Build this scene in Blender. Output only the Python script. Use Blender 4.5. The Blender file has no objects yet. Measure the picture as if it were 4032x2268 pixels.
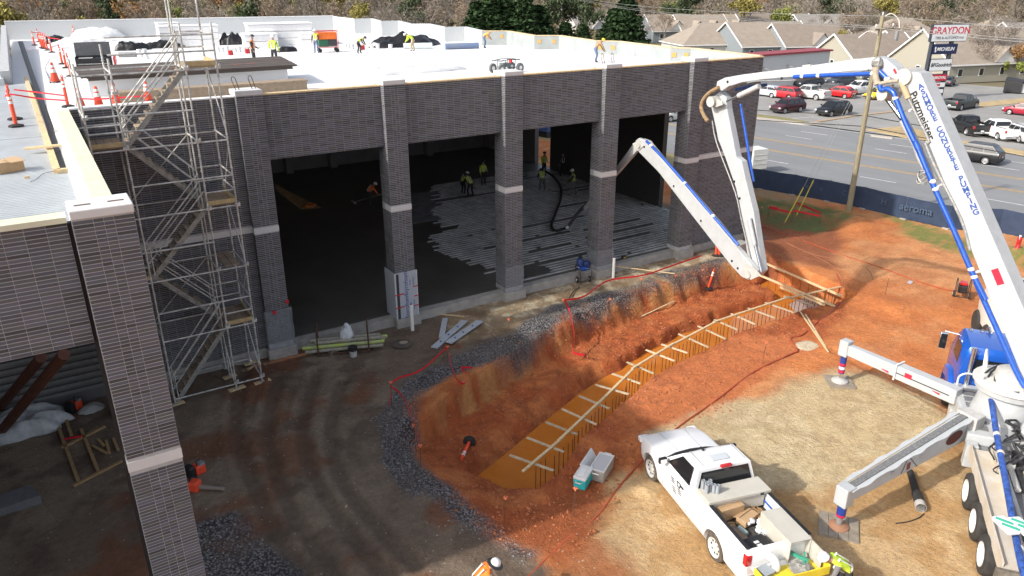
import bpy, bmesh, math, random
import numpy as np
from mathutils import Vector, Matrix
from math import pi, sin, cos, radians
S = bpy.context.scene
COL = S.collection
RND = random.Random(11)

# ---------------------------------------------------------------- camera
cd = bpy.data.cameras.new('camera'); cam = bpy.data.objects.new('camera', cd); COL.objects.link(cam)
cam.matrix_world = Matrix(((0.847627,0.202104,-0.490594,0.000000),(-0.530591,0.320898,-0.784537,0.000000),(-0.001127,0.925299,0.379236,14.200000),(0.000000,0.000000,0.000000,1.000000)))
cd.sensor_width = 36; cd.lens = 26.4903; cd.clip_start = .1; cd.clip_end = 3000
S.camera = cam
# ---------------------------------------------------------------- light
SUN_EL = radians(34.5)
w = bpy.data.worlds.new("World"); S.world = w; w.use_nodes = True
nt = w.node_tree; bg = nt.nodes['Background']; sk = nt.nodes.new('ShaderNodeTexSky')
sk.sky_type = 'NISHITA'; sk.sun_disc = False; sk.sun_elevation = SUN_EL; sk.sun_rotation = radians(270); sk.dust_density = 3.0; sk.air_density = .8
hz = nt.nodes.new('ShaderNodeHueSaturation'); hz.inputs['Saturation'].default_value = .55      # thin bright cloud: a paler sky
nt.links.new(sk.outputs[0], hz.inputs['Color']); nt.links.new(hz.outputs[0], bg.inputs[0]); bg.inputs[1].default_value = 0.15
sl = bpy.data.lights.new('sun', 'SUN'); sl.energy = 2.8; sl.angle = radians(1.2); sl.color = (1, .95, .87)
so = bpy.data.objects.new('sun', sl); COL.objects.link(so)
so.rotation_euler = Vector((cos(SUN_EL), -.03, -sin(SUN_EL))).to_track_quat('-Z', 'Y').to_euler()
so.location = (-30, 5, 40)
S.view_settings.view_transform = 'Standard'; S.view_settings.look = 'None'; S.view_settings.gamma = 1
S.view_settings.use_curve_mapping = False; S.view_settings.exposure = 0.70
S.render.engine = 'CYCLES'
S.cycles.max_bounces = 6; S.cycles.diffuse_bounces = 3; S.cycles.glossy_bounces = 3; S.cycles.transparent_max_bounces = 6

# ---------------------------------------------------------------- materials
MATS = {}
def M(name, col, rough=.7, metal=0., var=.0, sc=6., bump=0., bsc=40., tone=None, objvar=0., spec=.5, col2=None, stretch=None, coat=0., streak=0.):
    """procedural surface: base colour, noise variation, fine relief"""
    if name in MATS: return MATS[name]
    m = bpy.data.materials.new(name); m.use_nodes = True; N = m.node_tree.nodes; L = m.node_tree.links
    b = N['Principled BSDF']; b.inputs['Roughness'].default_value = rough; b.inputs['Metallic'].default_value = metal
    b.inputs['Specular IOR Level'].default_value = spec; b.inputs['Coat Weight'].default_value = coat
    c = (*col, 1)
    b.inputs['Base Color'].default_value = c
    tc = N.new('ShaderNodeTexCoord'); vec = tc.outputs['Object']
    if stretch:
        mp = N.new('ShaderNodeMapping'); mp.inputs['Scale'].default_value = stretch; L.new(vec, mp.inputs[0]); vec = mp.outputs[0]
    out = None
    if var or col2:
        n = N.new('ShaderNodeTexNoise'); n.inputs['Scale'].default_value = sc; n.inputs['Detail'].default_value = 6; n.inputs['Roughness'].default_value = .65; L.new(vec, n.inputs['Vector'])
        mr = N.new('ShaderNodeMapRange'); mr.inputs[1].default_value = .3; mr.inputs[2].default_value = .7; L.new(n.outputs['Fac'], mr.inputs[0])
        mx = N.new('ShaderNodeMix'); mx.data_type = 'RGBA'
        c2 = col2 or tuple(min(1, k * (1 + var)) for k in col); c1 = col if col2 else tuple(k * (1 - var) for k in col)
        mx.inputs['A'].default_value = (*c1, 1); mx.inputs['B'].default_value = (*c2, 1); L.new(mr.outputs[0], mx.inputs['Factor']); out = mx.outputs['Result']
    if tone or objvar:
        hs = N.new('ShaderNodeHueSaturation')
        if out is None: hs.inputs['Color'].default_value = c
        else: L.new(out, hs.inputs['Color'])
        mr2 = N.new('ShaderNodeMapRange'); a = objvar or tone
        mr2.inputs[3].default_value = 1 - a; mr2.inputs[4].default_value = 1 + a
        if objvar: oi = N.new('ShaderNodeObjectInfo'); L.new(oi.outputs['Random'], mr2.inputs[0])
        else: at = N.new('ShaderNodeAttribute'); at.attribute_name = 'tone'; L.new(at.outputs['Fac'], mr2.inputs[0])
        L.new(mr2.outputs[0], hs.inputs['Value']); out = hs.outputs[0]
    if out is not None: L.new(out, b.inputs['Base Color'])
    if bump:
        n2 = N.new('ShaderNodeTexNoise'); n2.inputs['Scale'].default_value = bsc; n2.inputs['Detail'].default_value = 5; L.new(vec, n2.inputs['Vector'])
        bp = N.new('ShaderNodeBump'); bp.inputs['Strength'].default_value = bump; bp.inputs['Distance'].default_value = .02; L.new(n2.outputs['Fac'], bp.inputs['Height']); L.new(bp.outputs[0], b.inputs['Normal'])
    MATS[name] = m
    return m
def emit(name, col, s):
    m = bpy.data.materials.new(name); m.use_nodes = True; b = m.node_tree.nodes['Principled BSDF']
    b.inputs['Base Color'].default_value = (*col, 1); b.inputs['Emission Color'].default_value = (*col, 1); b.inputs['Emission Strength'].default_value = s
    return m
WOOD = M('new_timber', (.62, .47, .27), .75, var=.22, sc=3, stretch=(3, 3, 3), bump=.1)
OLDWOOD = M('weathered_plank', (.22, .165, .12), .85, var=.35, sc=4, bump=.2)
STEEL = M('galvanised_steel', (.36, .36, .34), .5, .45, var=.3, sc=9)
DSTEEL = M('dark_steel', (.06, .06, .065), .55, .5, var=.3, sc=8)
RUST = M('rusted_steel', (.11, .055, .035), .85, .2, var=.4, sc=10)
WHITE = M('white_paint', (.74, .74, .72), .45, var=.06, sc=3)
PUMPW = M('pump_white', (.44, .455, .46), .4, var=.08, sc=2.5, coat=.15)
PUMPG = M('dusty_white', (.38, .37, .34), .6, col2=(.52, .51, .49), sc=4, bump=.1)
BLUE = M('blue_enamel', (.015, .085, .42), .28, .1, var=.25, sc=6, coat=.4)
DBLUE = M('dark_blue_pipe', (.02, .06, .22), .5, var=.6, sc=14)
BLACK = M('black_plastic', (.016, .016, .018), .55, var=.2)
RUBBER = M('rubber', (.028, .027, .026), .9, var=.35, sc=10)
DUSTRUB = M('dusty_rubber', (.09, .075, .06), .95, var=.5, sc=8)
CHROME = M('chrome', (.8, .8, .8), .15, 1.)
GLASS = M('dark_glass', (.012, .014, .017), .08, 0., spec=.8)
CONC = M('concrete', (.36, .34, .31), .85, var=.2, sc=3, bump=.15)
ORANGE = M('safety_orange', (.82, .085, .03), .5, var=.1)
FLAG = M('caution_tape', (.62, .012, .03), .5, var=.1)
HIVIS = M('lime_vest', (.52, .70, .05), .8, var=.1)
ORVEST = M('orange_vest', (.80, .22, .03), .8, var=.1)
REFL = M('reflective_band', (.75, .75, .70), .4)
SKIN = M('skin', (.38, .22, .15), .6)
MEMB = M('roof_membrane', (.80, .80, .80), .55, var=.03, sc=.35, bump=.05, bsc=3)
PVC = M('white_pvc', (.80, .79, .75), .4)
CARD = M('cardboard', (.44, .29, .16), .85, var=.12)
RED = M('red_paint', (.50, .015, .02), .35, coat=.3)
TARP = M('black_sheet', (.012, .012, .013), .38, spec=.6)
WBAG = M('white_sheet', (.72, .72, .72), .55, var=.06)
GREY = M('grey_metal', (.25, .255, .26), .55, .3, var=.15)

# ---------------------------------------------------------------- mesh helpers
WOFF = {}
class MB:
    def __init__(s): s.v = []; s.f = []; s.m = []
    def add(s, vs, fs, mi=0):
        o = len(s.v); s.v += [tuple(p) for p in vs]; s.f += [tuple(i + o for i in f) for f in fs]; s.m += [mi] * len(fs); return s
    def hexa(s, p, mi=0):
        return s.add(p, [(3, 2, 1, 0), (4, 5, 6, 7), (0, 1, 5, 4), (1, 2, 6, 5), (2, 3, 7, 6), (3, 0, 4, 7)], mi)
    def box(s, a, b, mi=0):
        x0, y0, z0 = a; x1, y1, z1 = b
        return s.hexa([(x0, y0, z0), (x1, y0, z0), (x1, y1, z0), (x0, y1, z0), (x0, y0, z1), (x1, y0, z1), (x1, y1, z1), (x0, y1, z1)], mi)
    def cbox(s, c, size, rz=0., mi=0, m=None):
        hx, hy, hz = size[0] / 2, size[1] / 2, size[2] / 2
        m = m or Matrix.Rotation(rz, 3, 'Z'); c = Vector(c)
        return s.hexa([c + m @ Vector(q) for q in ((-hx, -hy, -hz), (hx, -hy, -hz), (hx, hy, -hz), (-hx, hy, -hz), (-hx, -hy, hz), (hx, -hy, hz), (hx, hy, hz), (-hx, hy, hz))], mi)
    def beam(s, p, q, w, h, mi=0, up=(0, 0, 1), w2=None, h2=None):
        p = Vector(p); q = Vector(q); d = (q - p).normalized(); u = Vector(up)
        if abs(d.dot(u)) > .99: u = Vector((1, 0, 0))
        r = d.cross(u).normalized(); u = r.cross(d)
        w2 = w if w2 is None else w2; h2 = h if h2 is None else h2
        a = [p - r * w / 2 - u * h / 2, p + r * w / 2 - u * h / 2, p + r * w / 2 + u * h / 2, p - r * w / 2 + u * h / 2]
        b = [q - r * w2 / 2 - u * h2 / 2, q + r * w2 / 2 - u * h2 / 2, q + r * w2 / 2 + u * h2 / 2, q - r * w2 / 2 + u * h2 / 2]
        return s.hexa(a + b, mi)
    def tube(s, pts, r, n=8, mi=0, cap=True):
        pts = [Vector(p) for p in pts]; k = len(pts); rr = r if isinstance(r, (list, tuple)) else [r] * k
        o = len(s.v); u = None
        for i, p in enumerate(pts):
            d = (pts[min(i + 1, k - 1)] - pts[max(i - 1, 0)])
            d = d.normalized() if d.length > 1e-9 else Vector((0, 0, 1))
            if u is None:
                u = Vector((0, 0, 1)) if abs(d.z) < .9 else Vector((1, 0, 0))
            u = (u - d * u.dot(d))
            u = u.normalized() if u.length > 1e-6 else d.orthogonal().normalized()
            v = d.cross(u)
            s.v += [tuple(p + (u * cos(2 * pi * j / n) + v * sin(2 * pi * j / n)) * rr[i]) for j in range(n)]
        for i in range(k - 1):
            for j in range(n):
                a = o + i * n + j; b = o + i * n + (j + 1) % n
                s.f.append((a, b, b + n, a + n)); s.m.append(mi)
        if cap:
            s.f.append(tuple(o + j for j in reversed(range(n)))); s.m.append(mi)
            s.f.append(tuple(o + (k - 1) * n + j for j in range(n))); s.m.append(mi)
        return s
    def lathe(s, prof, c=(0, 0, 0), n=14, mi=0, axis=None):
        c = Vector(c); m = axis if axis else Matrix.Identity(3); o = len(s.v); k = len(prof)
        for r, z in prof:
            s.v += [tuple(c + m @ Vector((r * cos(2 * pi * j / n), r * sin(2 * pi * j / n), z))) for j in range(n)]
        for i in range(k - 1):
            for j in range(n):
                a = o + i * n + j; b = o + i * n + (j + 1) % n
                s.f.append((a, b, b + n, a + n)); s.m.append(mi)
        s.f.append(tuple(o + j for j in reversed(range(n)))); s.m.append(mi)
        s.f.append(tuple(o + (k - 1) * n + j for j in range(n))); s.m.append(mi)
        return s
    def extr(s, poly, vec, mi=0):
        n = len(poly); v = Vector(vec); a = [Vector(p) for p in poly]
        return s.add(a + [p + v for p in a], [tuple(reversed(range(n))), tuple(range(n, 2 * n))] + [(i, (i + 1) % n, n + (i + 1) % n, n + i) for i in range(n)], mi)
    def loft(s, rings, mi=0, cap=True):
        n = len(rings[0]); o = len(s.v)
        for r in rings: s.v += [tuple(p) for p in r]
        for i in range(len(rings) - 1):
            for j in range(n):
                a = o + i * n + j; b = o + i * n + (j + 1) % n
                s.f.append((a, b, b + n, a + n)); s.m.append(mi)
        if cap:
            s.f.append(tuple(o + j for j in reversed(range(n)))); s.m.append(mi)
            s.f.append(tuple(o + (len(rings) - 1) * n + j for j in range(n))); s.m.append(mi)
        return s
    def ball(s, c, r, sc=(1, 1, 1), n=10, k=6, mi=0, jit=0., half=False):
        c = Vector(c); o = len(s.v); rr = random.Random(int(abs(c.x * 97 + c.y * 31 + c.z * 7) * 100))
        lo = 0 if half else -pi / 2
        for i in range(k + 1):
            a = lo + (pi / 2 - lo) * i / k
            for j in range(n):
                q = r * (1 + rr.uniform(-jit, jit))
                s.v.append((c.x + q * sc[0] * cos(a) * cos(2 * pi * j / n), c.y + q * sc[1] * cos(a) * sin(2 * pi * j / n), c.z + q * sc[2] * sin(a)))
        for i in range(k):
            for j in range(n):
                a = o + i * n + j; b = o + i * n + (j + 1) % n
                s.f.append((a, b, b + n, a + n)); s.m.append(mi)
        return s
    def build(s, name, mats, parent=None, smooth=False, label=None, cat=None, group=None, kind=None, origin=None, bev=0.):
        mats = mats if isinstance(mats, (list, tuple)) else [mats]
        me = bpy.data.meshes.new(name)
        v = np.array(s.v, float).reshape(-1, 3)
        if parent is not None: off = np.array(WOFF.get(parent.name, (0, 0, 0)))
        elif origin is not None: off = np.array(origin, float)
        elif kind: off = np.zeros(3)
        else: off = np.array([(v[:, 0].min() + v[:, 0].max()) / 2, (v[:, 1].min() + v[:, 1].max()) / 2, v[:, 2].min()])
        v = v - off
        me.from_pydata(v.tolist(), [], s.f)
        for m in mats: me.materials.append(m)
        if len(mats) > 1: me.polygons.foreach_set('material_index', s.m)
        if smooth:
            me.polygons.foreach_set('use_smooth', [True] * len(me.polygons))
            if smooth != 2: me.set_sharp_from_angle(angle=radians(38))
        me.update()
        o = bpy.data.objects.new(name, me); COL.objects.link(o)
        if parent is not None:
            o.parent = parent; WOFF[o.name] = WOFF.get(parent.name, (0, 0, 0))
        else: o.location = off
        if bev:
            b = o.modifiers.new('bevel', 'BEVEL'); b.width = bev; b.segments = 2; b.limit_method = 'ANGLE'
        tag(o, label, cat, group, kind)
        return o
def tag(o, label=None, cat=None, group=None, kind=None):
    if label: o['label'] = label
    if cat: o['category'] = cat
    if group: o['group'] = group
    if kind: o['kind'] = kind
    return o
def thing(name, label, cat, loc=(0, 0, 0), rz=0., group=None, world=False, scale=None):
    o = bpy.data.objects.new(name, None); COL.objects.link(o); o.empty_display_size = .3
    o.location = loc; o.rotation_euler = (0, 0, rz)
    if scale: o.scale = (scale,) * 3
    tag(o, label, cat, group)
    if world: WOFF[o.name] = tuple(loc)
    return o
def dup(root, loc=None, rz=None, label=None, group=None, scale=None):
    def cp(o, par):
        c = o.copy(); COL.objects.link(c)
        if par is not None: c.parent = par
        for ch in o.children: cp(ch, c)
        return c
    r = cp(root, None)
    if loc is not None: r.location = loc
    if rz is not None: r.rotation_euler = (0, 0, rz)
    if scale is not None: r.scale = (scale,) * 3 if not isinstance(scale, tuple) else scale
    if label: r['label'] = label
    if group: r['group'] = group
    return r
def set_mat(o, i, m):
    o.material_slots[i].link = 'OBJECT'; o.material_slots[i].material = m
def copy_part(o, loc, rot=None, parent=None, name=None):
    c = o.copy(); COL.objects.link(c); c.location = loc
    if rot is not None: c.rotation_euler = rot
    if parent is not None: c.parent = parent; WOFF[c.name] = WOFF.get(parent.name, (0, 0, 0))
    if name: c.name = name
    return c
def text_mesh(body, size, mat, M4, parent=None, name='lettering', depth=.004, sx=1., align='CENTER', **kw):
    cu = bpy.data.curves.new('t', 'FONT'); cu.body = body; cu.size = size; cu.extrude = depth; cu.align_x = align; cu.align_y = 'CENTER'
    for k, v_ in kw.items(): setattr(cu, k, v_)
    ob = bpy.data.objects.new('t', cu); COL.objects.link(ob)
    dg = bpy.context.evaluated_depsgraph_get(); me = bpy.data.meshes.new_from_object(ob.evaluated_get(dg))
    bpy.data.objects.remove(ob); bpy.data.curves.remove(cu)
    me.transform(Matrix.Diagonal((sx, 1, 1, 1))); me.transform(M4)
    if parent is not None: me.transform(Matrix.Translation(-Vector(WOFF.get(parent.name, (0, 0, 0)))))
    me.materials.clear(); me.materials.append(mat)
    o = bpy.data.objects.new(name, me); COL.objects.link(o)
    if parent is not None: o.parent = parent; WOFF[o.name] = WOFF.get(parent.name, (0, 0, 0))
    return o
def frame(o, x, y):
    """4x4 with origin o, x axis x and y axis as close to y as can be"""
    x = Vector(x).normalized(); y = Vector(y); z = x.cross(y).normalized(); y = z.cross(x)
    return Matrix(((x.x, y.x, z.x, o[0]), (x.y, y.y, z.y, o[1]), (x.z, y.z, z.z, o[2]), (0, 0, 0, 1)))
def sag(p, q, drop, n=10):
    p = Vector(p); q = Vector(q)
    return [p.lerp(q, i / n) - Vector((0, 0, drop * 4 * (i / n) * (1 - i / n))) for i in range(n + 1)]
def smooth_path(pts, n=6):
    P = [Vector(p) for p in pts]; P = [P[0] * 2 - P[1]] + P + [P[-1] * 2 - P[-2]]; out = []
    for i in range(1, len(P) - 2):
        for k in range(n):
            t = k / n; a, b, c, d = P[i - 1], P[i], P[i + 1], P[i + 2]
            out.append(.5 * ((2 * b) + (-a + c) * t + (2 * a - 5 * b + 4 * c - d) * t * t + (-a + 3 * b - 3 * c + d) * t ** 3))
    out.append(P[-2]); return out
def onground(pts, r=0.):
    return [(p[0], p[1], gz(p[0], p[1]) + r) for p in pts]
# ---- terrain: height of the site, with the footing excavation -------------
def sst(a, b, x):
    t = np.clip((x - a) / (b - a), 0, 1); return t * t * (3 - 2 * t)
def vnoise(x, y, sc, seed=0):
    x = np.asarray(x, float) / sc; y = np.asarray(y, float) / sc
    xi = np.floor(x).astype(np.int64); yi = np.floor(y).astype(np.int64); fx = x - xi; fy = y - yi
    fx = fx * fx * (3 - 2 * fx); fy = fy * fy * (3 - 2 * fy)
    def h(i, j):
        n = (i * 374761393 + j * 668265263 + seed * 1442695041) & 0xffffffff
        n = ((n ^ (n >> 13)) * 1274126177) & 0xffffffff
        return ((n ^ (n >> 16)) & 0xffff) / 65535.0
    return (h(xi, yi) * (1 - fx) + h(xi + 1, yi) * fx) * (1 - fy) + (h(xi, yi + 1) * (1 - fx) + h(xi + 1, yi + 1) * fx) * fy
def fbm(x, y, sc, n=4, seed=0):
    s = 0; a = .5; t = 0
    for i in range(n):
        s = s + a * vnoise(x, y, sc / 2 ** i, seed + i * 17); t += a; a *= .55
    return s / t
BOARD = [(10.849,16.56,-0.12), (12.746,17.327,-0.12), (15.114,18.422,-0.12), (18.131,19.866,-0.12), (20.815,20.579,-0.12), (24.086,21.244,-0.12), (29.039,21.356,-0.12), (32.419,20.905,-0.12)]
CREST = [(11.976,22.244,0.05), (13.449,22.946,0.05), (16.075,24.05,0.05), (17.744,24.655,0.05), (20.571,25.43,0.05), (23.211,25.667,0.05), (26.082,25.926,0.05), (29.17,26.451,0.05), (31.715,26.254,0.05)]
TROUGH = [(13.141,22.451,-1.15), (18.69,24.243,-1.15), (21.061,24.208,-1.15), (23.361,24.589,-1.15), (26.683,25.199,-1.15), (30.496,25.763,-1.15)]
BENCH = [(13.543,20.755,-0.95), (17.665,22.262,-0.95), (21.126,22.475,-0.95), (23.35,23.241,-0.95), (27.223,23.486,-0.95), (31.343,23.587,-0.95)]
WLEFT = [(11.798,18.96,-1.4), (13.256,19.608,-1.4), (16.199,20.809,-1.4), (18.332,21.46,-1.4), (19.66,21.955,-1.4), (21.287,22.4,-1.4), (25.985,22.977,-1.4), (29.445,23.294,-1.4)]
WRIGHT = [(11.677,16.08,-0.25), (13.489,17.316,-0.25), (15.52,18.096,-0.25), (17.675,18.926,-0.25), (20.073,19.609,-0.25), (22.212,19.785,-0.25), (24.503,20.275,-0.25), (26.907,20.259,-0.25), (29.556,20.251,-0.25)]
ENDP = [(32.004,25.48,-0.3), (33.024,25.805,-0.3), (32.357,20.599,-0.3), (30.964,20.15,-0.5), (29.614,21.27,-0.6), (30.739,22.966,-0.6), (31.422,25.2,-0.6)]
_B = np.array(BOARD)[:, :2]
_seg = np.hypot(*(_B[1:] - _B[:-1]).T); _cum = np.concatenate([[0], np.cumsum(_seg)]); BL = _cum[-1]
def sd(x, y):
    x = np.asarray(x, float); y = np.asarray(y, float)
    best = np.full(x.shape, 1e9); S_ = np.zeros(x.shape); D_ = np.zeros(x.shape)
    for i in range(len(_seg)):
        a = _B[i]; u = (_B[i + 1] - a) / _seg[i]
        t = (x - a[0]) * u[0] + (y - a[1]) * u[1]
        lo = -1e9 if i == 0 else 0; hi = 1e9 if i == len(_seg) - 1 else _seg[i]
        tc = np.clip(t, lo, hi); px = a[0] + tc * u[0]; py = a[1] + tc * u[1]
        dd = np.hypot(x - px, y - py); k = dd < best
        best = np.where(k, dd, best); S_ = np.where(k, _cum[i] + tc, S_)
        D_ = np.where(k, np.sign(-(x - px) * u[1] + (y - py) * u[0]) * dd, D_)
    return S_, D_
def _line(L):
    p = np.array(L)[:, :2]; s, d = sd(p[:, 0], p[:, 1]); o = np.argsort(s); return s[o], d[o]
_LN = [_line(l) for l in (CREST, TROUGH, BENCH, WLEFT, WRIGHT)]
def inpoly(P, x, y):
    P = np.array(P)[:, :2]; x = np.asarray(x, float); y = np.asarray(y, float); c = np.zeros(x.shape, bool); j = len(P) - 1
    for i in range(len(P)):
        xi, yi = P[i]; xj, yj = P[j]
        if yi != yj:
            c ^= ((yi > y) != (yj > y)) & (x < (xj - xi) * (y - yi) / (yj - yi) + xi)
        j = i
    return c
def pdist(P, x, y):
    """distance inside a polygon, negative outside"""
    P = np.array(P)[:, :2]; x = np.asarray(x, float); y = np.asarray(y, float); m = np.full(x.shape, 1e9)
    for i in range(len(P)):
        a = P[i - 1]; b = P[i]; e = b - a; L2 = e @ e + 1e-9
        t = np.clip(((x - a[0]) * e[0] + (y - a[1]) * e[1]) / L2, 0, 1)
        m = np.minimum(m, np.hypot(x - a[0] - t * e[0], y - a[1] - t * e[1]))
    return np.where(inpoly(P, x, y), m, -m)
def hfun(x, y, rough=True):
    x = np.asarray(x, float); y = np.asarray(y, float)
    c = x * .981 + y * .195
    z = -.7 * sst(37, 50, c) - .8 * sst(53.5, 60, c) + .5 * sst(-5, -20, y) * 0
    s, d = sd(x, y)
    w = [np.interp(s, *l) for l in _LN]
    jig = (fbm(x, y, 1.2, 3, 5) - .5) * .5 if rough else 0
    dj = d + jig * sst(.6, 1.5, d)
    # widths in order from right (negative d) to building side (positive d)
    cr, tr, be, wl, wr = w
    ex = sst(-2.6, 1.0, s) * sst(BL + .3, BL - 1.2, s)
    wx = sst(-.7, .15, s) * sst(BL + .1, BL - .3, s)
    tr = np.minimum(tr, cr - .25); be = np.minimum(be, tr - .3); wl = np.minimum(wl, be - .2)
    e1 = -1.12 * sst(cr + .12, np.maximum(tr, cr - .75), dj)                       # first bank
    e1 = np.where(dj < tr, -1.12 + .2 * sst(tr, be, dj), e1)
    e1 = np.where(dj < be, -.92, e1)
    right = sst(.4, wr - .1, d)                             # fade to the right-hand ground
    e1 = e1 * (1 - right) - .2 * right * sst(wr - 4.5, wr - .4, d)
    e2 = sst(be + .05, wl, dj) * sst(wr - .12, wr + .06, d)
    z = z + e1 * ex
    z = z * (1 - wx * e2) + (-1.55) * wx * e2
    ep = sst(-.05, .2, pdist(ENDP, x, y))
    z = z * (1 - ep) - 1.5 * ep
    # spoil heap and low mounds by the far clay
    for (mx, my, r, h) in MOUNDS:
        q = np.exp(-((x - mx) ** 2 + (y - my) ** 2) / (r * r)); z = z + h * q * (.6 + .8 * (fbm(x, y, 1.1, 3, 9) if rough else .5))
    if rough:
        st = sst(60, 45, c) * sst(-12, -6, x + 6) 
        clay = sst(-.02, -.3, z) * sst(-2, 0, s) * 1.0
        z = z + st * ((fbm(x, y, 2.6, 4, 1) - .5) * .10 + (fbm(x, y, .5, 3, 3) - .5) * (.05 + .16 * clay))
    return z
MOUNDS = [(*(44.083,28.837,-0.2)[:2], 1.6, .5), (*(32.194,18.027,-0)[:2], .9, .22), (*(11.023,14.709,0)[:2], 1.0, .1), (*(46.049,19.085,-0.4)[:2], 1.6, .6), (*(10.42,12.411,0)[:2], .9, .14)]
def gz(x, y):
    return float(hfun(np.array([x]), np.array([y]), False)[0])
# ---------------------------------------------------------------- ground
def axis(a, b, lo, hi, f, c):
    return np.concatenate([np.arange(a, lo, c), np.arange(lo, hi, f), np.arange(hi, b + c, c)])
gx = axis(-46, 62, -3, 35, .1, .6); gy = axis(-16, 96, 6.5, 29, .1, .6)
XX, YY = np.meshgrid(gx, gy); ZZ = hfun(XX, YY)
RUTS = [[(5.294,28.791,0), (3.734,24.159,0), (3.335,19.982,0), (3.475,15.819,0)], [(7.421,26.262,0), (5.723,22.909,0), (5.047,19.601,-0), (5.179,15.435,0), (5.341,14.498,0)],
        [(7.88,24.853,0), (6.371,21.912,0), (5.668,18.517,0), (6.126,14.493,0)], [(5.913,26.455,0), (4.533,23.067,0), (3.981,18.915,0), (4.215,15.205,0)],
        [(12.942,13.725,-0), (10.857,12.972,0), (8.805,12.324,-0)], [(15.591,10.788,0), (15.009,13.343,0), (15.182,15.529,0)],
        [(37.038,19.838,0), (37.128,23.39,0), (36.615,27,-0)], [(35.975,16.202,-0), (36.505,19.509,0), (36.567,23.743,0)], [(25.022,9.623,0), (25.598,12.32,0), (26.09,16.547,0)]]
rut = np.zeros(XX.shape)
for r_ in RUTS:
    P_ = np.array([tuple(p)[:2] for p in smooth_path(r_, 8)]); m = np.full(XX.shape, 1e9)
    for a, b in zip(P_[:-1], P_[1:]):
        e = b - a; t = np.clip(((XX - a[0]) * e[0] + (YY - a[1]) * e[1]) / (e @ e), 0, 1); m = np.minimum(m, np.hypot(XX - a[0] - t * e[0], YY - a[1] - t * e[1]))
    rut = np.maximum(rut, sst(.34, .12, m)); ZZ += .035 * sst(.25, .42, m) * sst(.62, .42, m) * (.4 + .9 * vnoise(XX, YY, .35, 5)); 
ZZ -= .06 * rut
# keep the ground under the floor slab and flat under the wing
ins = sst(28.2, 28.9, YY) * sst(36.5, 34, XX)
ZZ = ZZ * (1 - ins) + -.05 * ins
def soft(poly, wd=.5, amp=.9, seed=0):
    return sst(-wd, wd, pdist(poly, XX, YY) + (fbm(XX, YY, 1.6, 4, seed) - .5) * amp * 2)
def mixc(A, c, m): return A * (1 - m[..., None]) + np.array(c) * m[..., None]
n1 = fbm(XX, YY, 4.5, 5, 21); n2 = fbm(XX, YY, 1.1, 4, 33); n3 = fbm(XX, YY, .4, 3, 5)
A = np.zeros(XX.shape + (3,)) + np.array((.58, .205, .068))
A = mixc(A, (.62, .29, .125), sst(.42, .62, n1))
A = mixc(A, (.42, .125, .042), sst(.54, .38, n2) * .45)
redp = [(9.566,22.066,0), (14.721,23.486,0), (20.529,25.372,-0), (29.868,26.829,0), (33.014,25.983,0), (31.952,20.185,0), (28.978,18.464,-0), (22.361,16.866,0), (17.404,15.568,0), (16.004,16.448,0), (14.126,14.626,0), (11.778,13.594,0), (9.968,12.695,0), (9.009,13.569,0), (8.566,14.506,0), (8.121,17.158,0), (8.432,19.498,0)]
mred = soft(redp, .3, .45, 2)
A = mixc(A, (.40, .105, .034), mred); A = mixc(A, (.50, .165, .055), mred * sst(.45, .65, n2)); A = mixc(A, (.28, .07, .026), mred * sst(.5, .36, n3) * .5)
s_, d_ = sd(XX, YY); crw = np.interp(s_, *_LN[0]); inx = sst(0, 3, s_)
A = mixc(A, (.50, .235, .085), inx * mred * sst(crw - .75, crw - .1, d_) * sst(crw + 1.2, crw + .2, d_) * sst(.35, .55, n2))
flatred = [(26.38,18.148,0), (24.363,19.889,0), (17.377,18.881,0), (15.925,18.068,0), (16.004,16.448,0), (17.404,15.568,0), (22.493,16.783,0), (25.844,17.133,0)]
A = mixc(A, (.55, .18, .068), soft(flatred, .4, .4, 8) * .8)
far = [(41.419,33.966,-0.5), (43.211,28.45,-0.5), (34.05,22.403,0), (32.593,25.485,0), (34.432,28.377,0)]
A = mixc(A, (.26, .085, .04), soft(far, .5, .6, 4) * .85)
tanp = [(15.584,15.979,0), (18.692,15.684,0), (21.387,15.476,0), (24.482,15.726,0), (25.909,14.444,0), (25.45,12.081,0), (24.867,10.878,0), (22.007,10.701,0), (18.175,11.005,0), (16.611,11.645,0), (16.302,13.764,0)]
oran = [(13.169,14.738,0), (14.536,14.619,0), (16.969,14.406,0), (18.603,11.325,0), (22.772,11.037,0), (26.599,10.713,0), (24.849,7.163,0), (18.09,4.24,0), (7.874,10.65,0), (9.01,12.262,0), (10.958,13.101,0)]
mor = soft(oran, .5, .6, 6); A = mixc(A, (.48, .29, .13), mor); A = mixc(A, (.56, .38, .20), mor * sst(.48, .62, n2)); A = mixc(A, (.36, .19, .08), mor * sst(.46, .34, n1) * .7)
mta = soft(tanp, .5, .5, 7); A = mixc(A, (.54, .41, .235), mta); A = mixc(A, (.58, .46, .28), mta * sst(.45, .6, n2)); A = mixc(A, (.45, .315, .17), mta * sst(.48, .38, n3) * .4)
redl = [(8.524,14.436,0), (11.223,14.584,0), (12.339,14.104,0), (10.475,12.834,0), (10.709,11.129,0), (9.418,11.127,0), (9.207,12.906,0)]
A = mixc(A, (.30, .09, .033), soft(redl, .35, .6, 12) * .8)
mud = [(14.998,23.312,0), (11.638,23.229,0), (9.443,22.143,0), (8.266,19.602,0), (7.97,17.53,-0), (8.337,14.554,0), (9.045,12.491,-0), (6.847,10.763,0), (-46, -16, 0), (-46, 96, 0), (36, 96, 0), (36, 28.2, 0), (33, 27.2, 0), (30.394,27.635,-0), (25.14,26.669,0), (18.997,25.793,0)]
mm = soft(mud, .22, .35, 3)
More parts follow.
